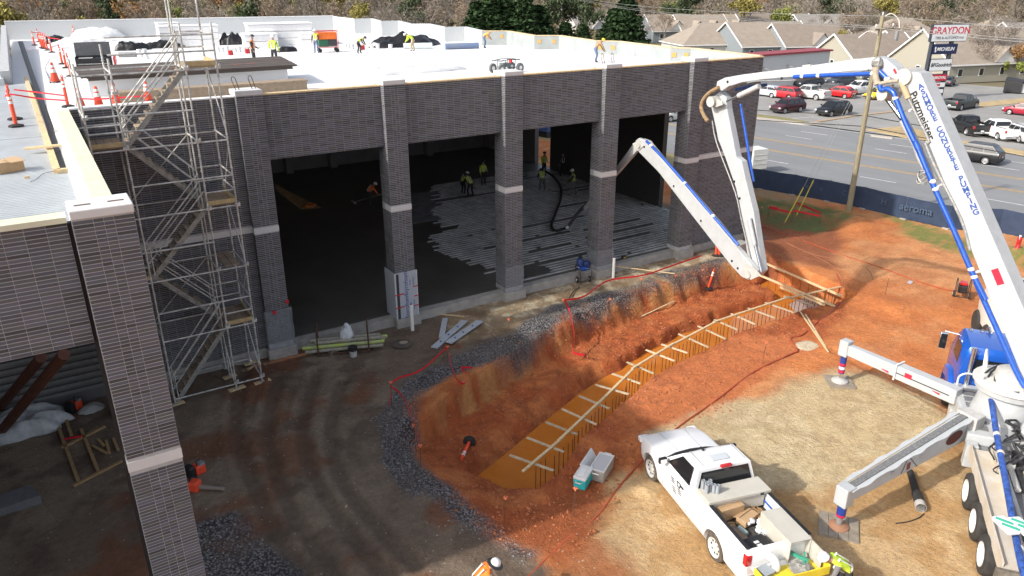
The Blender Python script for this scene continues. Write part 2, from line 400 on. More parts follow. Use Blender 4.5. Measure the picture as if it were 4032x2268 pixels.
mudc = mixc(np.zeros_like(A) + np.array((.185, .138, .10)), (.25, .195, .14), sst(.45, .65, n1)); mudc = mixc(mudc, (.12, .085, .062), sst(.52, .36, n2) * .7); mudc = mixc(mudc, (.20, .075, .035), sst(.60, .72, fbm(XX, YY, 2.6, 4, 55)) * .7)
A = A * (1 - mm[..., None]) + mudc * mm[..., None]
A = mixc(A, (.11, .08, .058), rut * mm * .5)
straw = [(13.755,28.046,-0), (16.861,28.692,0), (18.693,28.356,0), (22.899,28.411,0), (28.257,28.218,0), (31.9,27.872,0), (30.656,26.706,0), (24.843,26.336,-0), (18.944,25.72,-0), (15.62,24.919,0), (13.216,25.519,0)]
ms = soft(straw, .35, .5, 14); A = mixc(A, (.36, .27, .165), ms * .85); A = mixc(A, (.52, .44, .31), ms * sst(.5, .66, n3)); A = mixc(A, (.20, .13, .075), ms * sst(.5, .36, n2) * .7)
GR = np.zeros(XX.shape)
for gp in ([(7.986,21.79,0), (9.37,23.031,0), (9.448,21.814,0), (8.302,19.312,0), (8.081,17.345,0), (7.231,17.091,0), (7.247,19.197,0)],
           [(9.199,22.296,0), (9.871,23.42,0), (12.258,24.411,0), (14.936,25.117,0), (19.004,26.442,-0), (25.14,26.669,0), (24.89,25.799,0), (18.229,24.725,0), (14.626,23.335,0), (11.825,22.924,0)],
           [(7.644,17.97,0), (8.221,17.489,0), (8.805,14.688,0), (8.932,13.256,0), (8.401,13.412,0), (7.795,15.887,-0)],
           [(1.598,18.977,0), (2.521,18.994,0), (3.013,17.896,0), (3.436,15.695,0), (2.985,14.275,0), (1.049,15.49,-0)],
           [(25.695,26.984,0), (30.956,27.281,0), (30.784,26.252,0), (25.943,25.773,0)]):
    GR = np.maximum(GR, soft(gp, .25, .45, 17) * (.55 + .45 * sst(.35, .6, n2)))
A = mixc(A, (.17, .165, .17), GR * .9)
for gp, cc in (([(43.685,36.684,-0.6), (45.665,34.524,-0.6), (46.009,28.326,-0.6), (43.945,28.366,-0.6), (39.929,27.777,-0.5), (38.355,29.529,-0.5), (39.575,32.863,-0.5)], (.12, .14, .045)),
               ([(47.877,28.969,-0.7), (47.053,18.64,-0.7), (44.438,16.607,-0.7), (43.851,20.799,-0.5), (44.59,24.65,-0.5)], (.20, .205, .06)),
               ([(47.1,39.916,-0.7), (47.641,33.963,-0.7), (44.838,33.836,-0.7), (43.685,36.684,-0.6)], (.34, .25, .15))):
    A = mixc(A, cc, soft(gp, .5, .9, 19) * (.5 + .5 * sst(.35, .55, n3)))
cz = XX * .981 + YY * .195
A = mixc(A, (.30, .25, .13), sst(53.5, 55, cz))
A *= (.86 + .28 * n3)[..., None]
ny, nx = XX.shape
me = bpy.data.meshes.new('ground'); nv = nx * ny
idx = np.arange(nv).reshape(ny, nx); quads = np.stack([idx[:-1, :-1], idx[:-1, 1:], idx[1:, 1:], idx[1:, :-1]], -1).reshape(-1, 4)
me.vertices.add(nv); me.vertices.foreach_set('co', np.stack([XX, YY, ZZ], -1).ravel())
me.loops.add(quads.size); me.loops.foreach_set('vertex_index', quads.ravel().astype(np.int32)); me.polygons.add(len(quads))
me.polygons.foreach_set('loop_start', np.arange(0, quads.size, 4, dtype=np.int32)); me.polygons.foreach_set('loop_total', np.full(len(quads), 4, np.int32))
me.polygons.foreach_set('use_smooth', [True] * len(quads)); me.update()
at = me.attributes.new('albedo', 'FLOAT_COLOR', 'POINT'); at.data.foreach_set('color', np.concatenate([A, GR[..., None]], -1).ravel())
def ground_mat():
    m = bpy.data.materials.new('site_soil'); m.use_nodes = True; N = m.node_tree.nodes; L = m.node_tree.links; b = N['Principled BSDF']
    b.inputs['Roughness'].default_value = .93; b.inputs['Specular IOR Level'].default_value = .25
    a = N.new('ShaderNodeAttribute'); a.attribute_name = 'albedo'; g = N.new('ShaderNodeNewGeometry')
    def noise(sc, det=6, ro=.65):
        n = N.new('ShaderNodeTexNoise'); n.inputs['Scale'].default_value = sc; n.inputs['Detail'].default_value = det; n.inputs['Roughness'].default_value = ro; L.new(g.outputs['Position'], n.inputs['Vector']); return n.outputs['Fac']
    def rng(o, a0, a1, b0, b1):
        r = N.new('ShaderNodeMapRange'); r.inputs[1].default_value = a0; r.inputs[2].default_value = a1; r.inputs[3].default_value = b0; r.inputs[4].default_value = b1; L.new(o, r.inputs[0]); return r.outputs[0]
    def math_(op, x, y):
        k = N.new('ShaderNodeMath'); k.operation = op
        for i, q in enumerate((x, y)):
            if isinstance(q, (int, float)): k.inputs[i].default_value = q
            else: L.new(q, k.inputs[i])
        return k.outputs[0]
    v = N.new('ShaderNodeTexVoronoi'); v.inputs['Scale'].default_value = 13; L.new(g.outputs['Position'], v.inputs['Vector'])
    grav = rng(v.outputs['Distance'], .05, .6, 1.9, .35)
    gk = math_('ADD', 1.0, math_('MULTIPLY', a.outputs['Alpha'], math_('SUBTRACT', grav, 1.0)))
    val = math_('MULTIPLY', math_('MULTIPLY', rng(noise(5.5), .3, .7, .82, 1.18), rng(noise(28, 4), .3, .7, .80, 1.20)), gk)
    mul = N.new('ShaderNodeMix'); mul.data_type = 'RGBA'; mul.blend_type = 'MULTIPLY'; mul.inputs['Factor'].default_value = 1
    cr = N.new('ShaderNodeCombineColor')
    for i in range(3): L.new(val, cr.inputs[i])
    L.new(a.outputs['Color'], mul.inputs['A']); L.new(cr.outputs[0], mul.inputs['B'])
    v2 = N.new('ShaderNodeTexVoronoi'); v2.inputs['Scale'].default_value = 3.4; L.new(g.outputs['Position'], v2.inputs['Vector'])
    st = N.new('ShaderNodeMix'); st.data_type = 'RGBA'; L.new(rng(v2.outputs['Distance'], .075, .10, .75, 0), st.inputs['Factor']); L.new(mul.outputs['Result'], st.inputs['A']); st.inputs['B'].default_value = (.5, .42, .33, 1)
    L.new(st.outputs['Result'], b.inputs['Base Color'])
    h = math_('ADD', math_('MULTIPLY', noise(7, 8, .7), 1.0), math_('ADD', math_('MULTIPLY', noise(40, 4), .25), math_('MULTIPLY', math_('MULTIPLY', v.outputs['Distance'], a.outputs['Alpha']), -.9)))
    bp = N.new('ShaderNodeBump'); bp.inputs['Strength'].default_value = 1.0; bp.inputs['Distance'].default_value = .10; L.new(h, bp.inputs['Height']); L.new(bp.outputs[0], b.inputs['Normal'])
    return m
me.materials.append(ground_mat())
ground = bpy.data.objects.new('ground', me); COL.objects.link(ground); ground['kind'] = 'structure'
# loose stones and clods on the soil: nobody could count them
def stones(name, n, area, mat, s0, s1, seed, keep):
    rg = np.random.default_rng(seed); V = []; F = []; c = 0
    base = np.array([(1, 0, 0), (0, 1, 0), (-1, 0, 0), (0, -1, 0), (0, 0, .8), (0, 0, -.5)]); bf = [(0, 1, 4), (1, 2, 4), (2, 3, 4), (3, 0, 4), (1, 0, 5), (2, 1, 5), (3, 2, 5), (0, 3, 5)]
    x = rg.uniform(area[0], area[1], n * 6); y = rg.uniform(area[2], area[3], n * 6); k = keep(x, y, rg); x = x[k][:n]; y = y[k][:n]; z = hfun(x, y)
    for i in range(len(x)):
        s = s0 + (s1 - s0) * rg.random() ** 3; a = rg.uniform(0, 6.28); R_ = np.array([(cos(a), -sin(a), 0), (sin(a), cos(a), 0), (0, 0, 1)])
        V.append((base * rg.uniform(.6, 1.3, (6, 1)) * s) @ R_.T + (x[i], y[i], z[i] + s * .15)); F += [(p + c, q + c, r + c) for p, q, r in bf]; c += 6
    V = np.concatenate(V); m = bpy.data.meshes.new(name); m.from_pydata(V.tolist(), [], F); m.materials.append(mat)
    o = bpy.data.objects.new(name, m); COL.objects.link(o); o['kind'] = 'stuff'; o['label'] = 'loose stones and clods scattered over the ' + ('gravel edge' if 'gravel' in name else 'red clay'); return o
def kg(x, y, rg):
    ix = np.clip(np.searchsorted(gx, x), 0, nx - 1); iy = np.clip(np.searchsorted(gy, y), 0, ny - 1); return rg.random(len(x)) < GR[iy, ix] * 1.1
def kc(x, y, rg):
    ix = np.clip(np.searchsorted(gx, x), 0, nx - 1); iy = np.clip(np.searchsorted(gy, y), 0, ny - 1); s, d = sd(x, y)
    return (rg.random(len(x)) < (mred[iy, ix] * .9) * (ins[iy, ix] < .1)) & ~((d < 1.5) & (d > -.4) & (s > 0) & (s < BL)) & (y < 28)
stones('gravel', 13000, (-1, 26, 8, 28), M('slate_stone', (.20, .195, .20), .9, var=.5, sc=3), .012, .05, 3, kg)
stones('clay_clods', 6500, (4, 36, 9, 27), M('clay_clod', (.36, .115, .045), .95, var=.4, sc=2), .012, .075, 4, kc)
# muddy water standing in the footing
mbw = MB(); ss = np.linspace(-.55, BL - .1, 60); wl_ = np.interp(ss, *_LN[3]) + .25; wr_ = np.interp(ss, *_LN[4]) - .05
def atsd(s, d):
    i = int(np.clip(np.searchsorted(_cum, s) - 1, 0, len(_seg) - 1)); u = (_B[i + 1] - _B[i]) / _seg[i]; p = _B[i] + (s - _cum[i]) * u; return (p[0] - u[1] * d, p[1] + u[0] * d)
WZ = -1.38
vs = []
for i, s in enumerate(ss): vs += [(*atsd(s, wl_[i]), WZ), (*atsd(s, wr_[i]), WZ)]
mbw.add(vs, [(2 * i + 1, 2 * i, 2 * i + 2, 2 * i + 3) for i in range(len(ss) - 1)])
mbw.add([(p[0], p[1], WZ - .004) for p in ENDP], [tuple(range(len(ENDP)))])
mw = M('muddy_water', (.56, .19, .03), .09, spec=.5, col2=(.46, .145, .022), sc=1.3, bump=.03, bsc=6)
mbw.build('water', mw, kind='structure')
# far country, road, parking lot
ZR = -1.5
def rc(c, l, z=ZR): return (c * .981 + l * .1946, c * .1946 - l * .981, z)   # road frame: c across, l along (+ towards the camera side)
mf = MB(); mf.add([(-1500, -900, -1.62), (1700, -900, -1.62), (1700, 1700, -1.62), (-1500, 1700, -1.62)], [(0, 1, 2, 3)])
mf.build('field', M('far_field', (.17, .145, .085), .95, var=.35, sc=.05), kind='structure')
ASPH = M('asphalt', (.21, .215, .22), .9, var=.10, sc=.5, bump=.1, bsc=30, stretch=(1, .25, 1))
ASPL = M('lot_asphalt', (.27, .265, .255), .9, var=.16, sc=.25, bump=.1, bsc=20)
KERB = M('kerb_concrete', (.42, .38, .33), .9, var=.15)
def strip(name, c0, c1, l0, l1, z, mat, thick=0., **k):
    mb = MB()
    if thick: mb.hexa([rc(c0, l0, z - thick), rc(c1, l0, z - thick), rc(c1, l1, z - thick), rc(c0, l1, z - thick), rc(c0, l0, z), rc(c1, l0, z), rc(c1, l1, z), rc(c0, l1, z)])
    else: mb.add([rc(c0, l0, z), rc(c1, l0, z), rc(c1, l1, z), rc(c0, l1, z)], [(0, 3, 2, 1)])
    return mb.build(name, mat, **k)
road = strip('road', 61.0, 85.2, -420, 160, ZR + .03, ASPH, kind='structure')
strip('parking_lot', 85.6, 138, -190, 40, ZR + .045, ASPL, kind='structure')
YEL = M('yellow_road_paint', (.55, .33, .07), .8, var=.25, sc=2); WLN = M('white_road_paint', (.62, .62, .60), .8, var=.2, sc=2)
for c in (69.1, 69.45, 73.75, 74.15): strip('yellow_line', c, c + .13, -420, 160, ZR + .035, YEL, parent=road)
dash = strip('lane_dash', -.07, .07, 0, 3.0, ZR + .035, WLN, parent=road)
for c in (65.1, 77.5, 80.9):
    off = {65.1: -25.7, 77.5: -39.2, 80.9: -39.2}[c]
    for k in range(-8, 9):
        l = off + k * 9.6
        if (c, k) == (65.1, 0): pass
        dd = copy_part(dash, rc(c, l, 0), parent=road)
bpy.data.objects.remove(dash)
strip('white_edge_line', 84.6, 84.72, -420, 160, ZR + .035, WLN, parent=road)
GRASS = M('verge_grass', (.13, .145, .045), .95, col2=(.30, .24, .11), sc=.6, bump=.4, bsc=8)
def patch(name, pts, z, mat, thick=.12):
    mb = MB(); mb.extr([(p[0], p[1], z - thick) for p in pts][::1], (0, 0, thick)); o = mb.build(name, mat, kind='structure'); return o
patch('kerb', [(74.651,62.883,-1.4), (76.23,57.424,-1.4), (77.824,56.24,-1.4), (77.095,55.687,-1.4), (75.278,56.673,-1.4), (73.483,62.161,-1.4)], ZR + .14, KERB)
patch('grass_verge', [(76.202,64.55,-1.4), (77.257,60.766,-1.4), (77.132,57.368,-1.4), (76.23,57.424,-1.4), (74.651,62.883,-1.4)], ZR + .12, GRASS)
patch('grass_verge', [(118.376,82.655,-1.4), (117.646,79.02,-1.4), (115.01,72.928,-1.4), (116.482,73.901,-1.4), (120.756,82.238,-1.4)], ZR + .12, GRASS)
DRYG = M('dry_grass', (.40, .30, .16), .95, var=.25, sc=.8, bump=.4, bsc=8)
patch('dry_verge', [(78.507,50.904,-1.4), (84.192,49.692,-1.4), (82.894,46.58,-1.4), (81.304,41.844,-1.4), (81.251,35.518,-1.4), (80.651,33.011,-1.4), (79.139,32.32,-1.4), (79.927,39.751,-1.4), (78.064,45.837,-1.4)], ZR + .11, DRYG)
patch('dry_verge', [(108.888,54.861,-1.4), (119.053,53.793,-1.4), (124.332,52.977,-1.4), (119.211,50.637,-1.4), (114.229,51.461,-1.4), (105.327,52.669,-1.4)], ZR + .11, DRYG)
patch('kerb', [(76.26,48.704,-1.4), (76.896,46.578,-1.4), (76.186,46.118,-1.4), (75.598,48.255,-1.4)], ZR + .15, KERB)
patch('kerb', [(77.41,56.674,-1.4), (84.901,56.928,-1.4), (94.439,56.137,-1.4), (95.088,56.545,-1.4), (85.604,57.424,-1.4), (77.918,57.216,-1.4)], ZR + .14, M('tan_kerb', (.40, .29, .19), .9))
for a, b in (((77.192,64.898,-1.4), (77.603,64.048,-1.4)), ((77.796,60.239,-1.4), (80.87,59.489,-1.4)), ((85.401,65.345,-1.4), (87.624,64.69,-1.4))):
    mb = MB(); d = (Vector(b) - Vector(a)).normalized(); n = Vector((-d.y, d.x, 0)) * .06; z = Vector((0, 0, ZR + .05)); a = Vector((a[0], a[1], 0)); b = Vector((b[0], b[1], 0)); mb.add([a - n + z, b - n + z, b + n + z, a + n + z], [(0, 1, 2, 3)]); mb.build('stall_line', WLN, kind='structure')
# ---------------------------------------------------------------- the brick building
YF, YP, CW, CD = 28.18, 28.49, .911, .90
XC = [6.15, 11.725, 17.28, 22.765, 28.343]
ZB, ZL, ZT, ZC0, ZC1 = .42, 7.95, 10.31, 10.38, 10.555
BZ0, BZ1 = 5.267, 5.484
XL, XRT = .95, 33.75
def deckz(y): return 9.35 - .0155 * (y - 50)
BLD = thing('commercial_building', 'long dark grey brick commercial building with white roof and open bays, still under construction', 'building', (17, 28.5, 0), world=True)
def brick_mat():
    m = M('grey_brick', (.080, .078, .082), .8, bump=.12, bsc=60); N = m.node_tree.nodes; L = m.node_tree.links; b = N['Principled BSDF']
    at = N.new('ShaderNodeAttribute'); at.attribute_name = 'tone'; oi = N.new('ShaderNodeObjectInfo'); ad = N.new('ShaderNodeMath'); ad.operation = 'ADD'
    fr = N.new('ShaderNodeMath'); fr.operation = 'FRACT'; L.new(at.outputs['Fac'], ad.inputs[0]); L.new(oi.outputs['Random'], ad.inputs[1]); L.new(ad.outputs[0], fr.inputs[0])
    cr = N.new('ShaderNodeValToRGB'); L.new(fr.outputs[0], cr.inputs[0]); e = cr.color_ramp.elements; cr.color_ramp.interpolation = 'CONSTANT'
    cols = [(0, (.082, .083, .084)), (.22, (.108, .108, .112)), (.42, (.088, .088, .106)), (.6, (.120, .118, .142)), (.78, (.060, .061, .064)), (.9, (.100, .108, .124))]
    e[0].color = (*cols[0][1], 1); e[1].position = cols[1][0]; e[1].color = (*cols[1][1], 1)
    for p, c in cols[2:]: q = e.new(p); q.color = (*c, 1)
    L.new(cr.outputs[0], b.inputs['Base Color']); return m
BRICK = brick_mat()
MORT = M('pale_mortar', (.40, .40, .40), .9, var=.1, sc=8)
CASTW = M('white_precast', (.62, .62, .61), .7, var=.05, sc=2, bump=.05)
BRK = []           # (origin, u, n, length, z0, height, owner)
CH, JT, PR = .0741, .0125, .006
def lay(o, u, n, L, z0, z1, owner, pat=None, skip=None):
    """courses of stack-bond bricks on one wall face"""
    if pat is None:
        k = max(1, round(L / .324)); pat = [L / k] * k
    nc = round((z1 - z0) / CH); h = (z1 - z0) / nc
    for c in range(nc):
        z = z0 + c * h
        if skip and z + h > skip[0] - .01 and z < skip[1] + .01: continue
        a = 0
        for p in pat:
            BRK.append((o[0] + u[0] * (a + .004), o[1] + u[1] * (a + .004), u, n, p - .008, z + JT / 2, h - JT, owner)); a += p
SK = (BZ0, BZ1)
cores = []
def core(name, a, b, mats=MORT):
    mb = MB(); mb.box(a, b); return mb.build(name, mats, BLD)
# main elevation columns
QP = [CW * .333, CW * .1667, CW * .1667, CW * .333]
for i, x in enumerate(XC):
    c = core('column', (x, YF, ZB), (x + CW, YF + CD, ZC0))
    lay((x, YF), (1, 0), (0, -1), CW, ZB + .2, ZC0 - .02, c, QP, SK)
    lay((x, YF + CD), (0, -1), (-1, 0), CD, ZB + .2, ZC0 - .02, c, [CD * .36, CD * .36, CD * .28], SK)
    lay((x + CW, YF), (0, 1), (1, 0), CD, ZB + .2, ZL, c, None, SK)
    mb = MB(); mb.box((x - .025, YF - .025, ZC0), (x + CW + .025, YF + CD + .02, ZC1)); mb.build('column_cap', CASTW, BLD, bev=.02)
    mb = MB(); mb.box((x - .014, YF - .014, BZ0), (x + CW + .014, YF + CD - .3, BZ1)); mb.build('stone_band', CASTW, BLD)
    mb = MB(); mb.box((x - .012, YF - .012, ZB - .01), (x + CW + .012, YF + CD, ZB + .19)); mb.build('base_block', M('base_stone', (.42, .42, .42), .8, var=.25, sc=5), BLD)
    mb = MB(); mb.box((x - .12, YF - .16, -.25), (x + CW + .12, YF + CD, ZB - .02)); mb.build('footing', CONC, BLD)
    if i < 4:
        a, b = x + CW, XC[i + 1]
        p = core('fascia_panel', (a, YP, ZL), (b, YP + .28, ZT)); lay((a, YP), (1, 0), (0, -1), b - a, ZL, ZT, p)
        mb = MB(); mb.box((a, YP - .02, ZT), (b, YP + .33, ZT + .05)); mb.build('timber_coping', WOOD, BLD)
        mb = MB(); mb.box((a, YP - .12, -.3), (b, YP + .45, ZB - .03)); mb.build('grade_beam', CONC, BLD)
        mb = MB(); mb.box((a + .5, YP + 1.1, ZL + .1), (b, YP + 1.3, ZL + .3)); mb.build('roof_girder', GREY, BLD)
for a, b in ((XL, XC[0]), (XC[4] + CW, XRT)):
    p = core('wall_panel', (a, YP, ZB), (b, YP + .28, ZT)); lay((a, YP), (1, 0), (0, -1), b - a, ZB, ZT, p, None, SK)
    mb = MB(); mb.box((a, YP - .02, BZ0), (b, YP + .1, BZ1)); mb.build('stone_band', CASTW, BLD)
    mb = MB(); mb.box((a, YP - .06, ZT), (b, YP + .33, ZT + .05)); mb.build('coping', MEMB if a < 2 else WOOD, BLD)
    mb = MB(); mb.box((a, YP - .10, -.6), (b, YP + .4, ZB - .02)); mb.build('grade_beam', CONC, BLD)
lay((XRT, YP), (0, 1), (1, 0), .3, ZB, ZT, p, None, SK)
# wing at the left, nearer the camera
WX0, WX1, WY = .165, 1.14, 14.5
c0 = core('wing_column', (WX0, WY, -.2), (WX1, WY + .9, ZC0))
WC = [.333 * .975, .1667 * .975, .1667 * .975, .333 * .975]
lay((WX0, WY), (1, 0), (0, -1), .975, .02, ZC0 - .02, c0, WC, (5.20, 5.42)); lay((WX0, WY + .9), (0, -1), (-1, 0), .9, .02, ZC0 - .02, c0, [.324, .324, .252], (5.20, 5.42)); lay((WX1, WY), (0, 1), (1, 0), .9, .02, ZC0 - .02, c0, [.324, .324, .252], (5.20, 5.42))
mb = MB(); z1 = 10.545; z0 = ZC0
mb.box((WX0 - .02, WY - .025, z0), (WX1 + .02, WY + .83, z1)); cap = mb.build('column_cap', CASTW, BLD, bev=.02)
for xa in (WX0 + .09, WX0 + .62):
    mb = MB(); mb.box((xa, WY + .3, z1), (xa + .26, WY + .37, z1 + .006)); mb.build('lifting_slot', RUST, cap)
mb = MB(); mb.box((WX0 - .014, WY - .014, 5.20), (WX1 + .014, WY + .9, 5.42)); mb.build('stone_band', CASTW, BLD)
FX0 = -5.5
fp = core('wing_fascia', (FX0, WY + .27, 7.97), (.09, WY + .5, 10.30)); lay((FX0, WY + .27), (1, 0), (0, -1), .09 - FX0, 7.97, 10.30, fp)
mb = MB(); mb.box((.09, WY + .35, 0), (WX0, WY + .5, 10.25)); mb.build('expansion_joint', BLACK, BLD)
PLY = M('primed_plywood', (.64, .63, .47), .7, var=.08, sc=2)
mb = MB(); mb.box((FX0, WY + .2, 10.30), (.1, WY + .62, 10.40)); mb.build('timber_coping', PLY, BLD)
mb = MB(); mb.extr([(.60, 15.38, 10.30), (.95, 15.38, 10.30), (.95, 15.38, 7.97), (.72, 15.38, 7.97), (.72, 15.38, 9.6), (.42, 15.38, 9.58)], (0, 13.05, 0)); mb.build('wing_parapet', M('galvanised_sheet', (.50, .52, .52), .5, .2, var=.2, sc=2), BLD)
for y in np.arange(15.4, 28, 2.44):
    mb = MB(); mb.box((.62, y + .01, 10.302), (.96, min(y + 2.43, 28.4), 10.325)); mb.build('plywood_sheet', PLY, BLD)
# ribbed metal deck of the wing roof: ribs run across
def ribbed(name, x0, x1, y0, y1, z, mat, pitch=.155):
    n = int((y1 - y0) / pitch); mb = MB(); pr = []
    for k in range(n):
        y = y0 + k * pitch; pr += [(y, z), (y + pitch * .38, z), (y + pitch * .48, z + .045), (y + pitch * .9, z + .045)]
    for i in range(len(pr) - 1): mb.add([(x0, *pr[i]), (x1, *pr[i]), (x1, *pr[i + 1]), (x0, *pr[i + 1])], [(0, 1, 2, 3)])
    o = mb.build(name, mat, BLD); o['kind'] = 'stuff'; return o
GALV = M('galvanised_deck', (.56, .59, .60), .42, .25, var=.10, sc=1.2)
ribbed('metal_deck', FX0, .44, 15.05, 28.2, 9.56, GALV)
ribbed('metal_deck', FX0, .08, 28.2, 44, 9.56, GALV)
mb = MB(); mb.box((FX0, 15.0, 9.40), (.44, 28.3, 9.55)); mb.box((FX0, 28.3, 9.40), (.0, 44, 9.55)); mb.build('deck_framing', DSTEEL, BLD)
ribbed('primed_deck', -14, -.9, 46, 74, 8.9, M('brown_primed_deck', (.17, .07, .045), .7, var=.2), .3)
mb = MB(); mb.box((-1.0, 44, 9.2), (-.6, 90, 10.2)); mb.build('side_parapet', M('grey_wrap', (.45, .46, .46), .6, var=.2), BLD)
mb = MB(); mb.box((-7, 43.5, 9.5), (-.9, 46, 9.9)); mb.build('deck_step', GALV, BLD)
# long black gap with its timber kerb
mb = MB()
mb.beam((.20, 22.3, 9.66), (.0, 46, 9.66), .16, .10); mb.beam((.2, 22.3, 9.66), (.46, 22.3, 9.66), .16, .10); mb.build('timber_kerb', WOOD, BLD)
mb = MB(); mb.extr([(.28, 22.45, 9.612), (.42, 22.45, 9.612), (.40, 75, 9.612), (.05, 75, 9.612)], (0, 0, .012)); mb.build('roof_gap', BLACK, BLD)
mb = MB(); mb.beam((-.42, 25.4, 9.76), (.52, 25.2, 9.80), .24, .045); mb.build('timber_plank', WOOD, BLD)
# white roof
SAW = [(33.75, 28.78), (34.1, 34.3), (33.3, 35.2), (33.9, 40.9), (32.9, 42.0), (33.8, 47.5), (32.3, 48.5), (33.35, 54.1), (31.7, 55.2), (33.15, 60.7), (31.4, 61.1), (32.6, 66.7), (31.2, 67.6), (32.5, 73.3), (30.8, 73.6), (32.05, 79.2), (30.3, 79.5), (30.4, 86.3)]
rp = [(.46, 28.8)] + SAW + [(-.55, 92.4), (-.6, 45), (.44, 45)]
mb = MB(); n = len(rp); mb.add([(x, y, deckz(y)) for x, y in rp] + [(x, y, deckz(y) - .5) for x, y in rp], [tuple(range(n)), tuple(range(2 * n - 1, n - 1, -1))] + [(i, n + i, n + (i + 1) % n, (i + 1) % n) for i in range(n)])
ROOF = mb.build('roof', MEMB, BLD)
GALVP = M('parapet_sheathing', (.25, .275, .275), .6, col2=(.33, .355, .355), sc=1.5, bump=.05)
for i in range(len(SAW) - 1):
    a, b = SAW[i], SAW[i + 1]; near = i < 8; m = GALVP if near else M('wall_membrane', (.47, .49, .50), .6, var=.04)
    mb = MB(); zt = 10.34 if near else 10.40
    d = Vector((b[0] - a[0], b[1] - a[1], 0)); nn = Vector((d.y, -d.x, 0)).normalized() * .22; za = deckz(a[1]) - .3; zb = deckz(b[1]) - .3
    A_ = Vector((*a, 0)); B_ = Vector((*b, 0)); e = Vector((0, 0, 1))
    mb.hexa([A_ + e * za, A_ + nn + e * za, B_ + nn + e * zb, B_ + e * zb, A_ + e * zt, A_ + nn + e * zt, B_ + nn + e * zt, B_ + e * zt]); pp = mb.build('parapet_panel', m, BLD)
    if near:
        mb = MB(); mb.beam(A_ + nn * .5 + e * (zt + .025), B_ + nn * .5 + e * (zt + .025), .28, .05); mb.build('timber_coping', WOOD, BLD)
        if i in (1, 5, 7) or i == 3:
            for t in (.2, .8):
                q = A_.lerp(B_, t) - nn.normalized() * .02 + e * (zt - .38)
                mb = MB(); mb.beam(q - d.normalized() * .14, q + d.normalized() * .14, .02, .26); mb.build('timber_block', M('ply_block', (.52, .30, .09), .8), BLD)
    if d.length > 3:
        for k in range(1, 3):
            q = A_.lerp(B_, k / 3) - nn.normalized() * .008; mb = MB(); mb.box((q.x - .015, q.y - .015, za + .3), (q.x + .015, q.y + .015, zt - .01)); mb.build('panel_joint', WHITE if near else m, BLD)
mb = MB(); a = Vector((-.7, 92.4, 0)); b = Vector((30.5, 86.25, 0)); e = Vector((0, 0, 1)); nn = Vector((.2, 1, 0)).normalized() * .3
mb.hexa([a + e * 8, b + e * 8, b + nn + e * 8, a + nn + e * 8, a + e * 10.42, b + e * 10.42, b + nn + e * 10.42, a + nn + e * 10.42]); mb.build('rear_parapet', M('wall_membrane', (.47, .49, .50)), BLD)
mb = MB(); mb.hexa([a + e * 10.42 - nn * .1, b + e * 10.42 - nn * .1, b + nn * 1.1 + e * 10.42, a + nn * 1.1 + e * 10.42, a + e * 10.47 - nn * .1, b + e * 10.47 - nn * .1, b + nn * 1.1 + e * 10.47, a + nn * 1.1 + e * 10.47]); mb.build('coping', MEMB, BLD)
# inside: slab, walls, strips
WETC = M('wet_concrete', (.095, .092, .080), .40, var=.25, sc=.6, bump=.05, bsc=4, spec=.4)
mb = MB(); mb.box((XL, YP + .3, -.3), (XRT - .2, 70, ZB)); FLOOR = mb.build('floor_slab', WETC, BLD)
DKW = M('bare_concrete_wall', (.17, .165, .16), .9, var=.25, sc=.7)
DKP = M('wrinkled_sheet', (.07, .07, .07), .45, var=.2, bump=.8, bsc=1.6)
def iwall(a, b, name='interior_wall', m=DKW): mb = MB(); mb.box(a, b); return mb.build(name, m, BLD)
OA = (33.5,35.285,0.523)[1]; OB0 = (33.5,47.725,1.449)[1]; OB1 = (33.5,49.849,1.056)[1]
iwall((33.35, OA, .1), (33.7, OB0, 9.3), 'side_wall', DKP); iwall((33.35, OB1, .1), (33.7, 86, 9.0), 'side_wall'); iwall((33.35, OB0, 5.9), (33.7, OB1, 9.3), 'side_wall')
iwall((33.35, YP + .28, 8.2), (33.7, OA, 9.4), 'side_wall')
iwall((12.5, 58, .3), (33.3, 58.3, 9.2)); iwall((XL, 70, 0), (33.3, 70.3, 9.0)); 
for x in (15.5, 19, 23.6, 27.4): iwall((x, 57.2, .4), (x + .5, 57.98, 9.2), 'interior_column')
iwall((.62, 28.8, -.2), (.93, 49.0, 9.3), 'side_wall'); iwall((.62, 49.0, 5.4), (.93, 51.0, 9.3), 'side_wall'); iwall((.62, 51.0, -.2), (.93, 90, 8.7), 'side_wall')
for k in range(9):
    mb = MB(); mb.beam((1.2, 33 + 4 * k, 8.55), (33.2, 33 + 4 * k, 8.35), .2, .35); mb.build('roof_joist', GREY, BLD)
LB = sorted([((18.783,28.9,0.507)[1], 17.9), (29.3, 19.5), ((18.09,30.471,0.45)[1], (18.09,30.471,0.45)[0]), ((17.855,31.999,0.45)[1], (17.855,31.999,0.45)[0]), ((17.401,34.666,0.45)[1], (17.401,34.666,0.45)[0]), ((17.617,37.379,0.45)[1], (17.617,37.379,0.45)[0]), ((19.069,38.876,0.45)[1], (19.069,38.876,0.45)[0]), ((20.97,38.832,0.45)[1], (20.97,38.832,0.45)[0]), (47, 23.0)])
mb = MB(); yy = 29.0; rs = random.Random(5)
while yy < 48:
    x = float(np.interp(yy, [q[0] for q in LB], [q[1] for q in LB])) + rs.uniform(-.5, .5)
    while x < 33.2:
        l = rs.uniform(1.5, 6)
        if rs.random() < .93: mb.box((x, yy, ZB), (min(x + l, 33.3), yy + .10, ZB + .05))
        x += l + (.04 if rs.random() < .8 else .3)
    yy += .30
st = mb.build('floor_strip', M('metal_strip', (.48, .48, .47), .5, .2, var=.4, sc=1.5), BLD); st['kind'] = 'stuff'
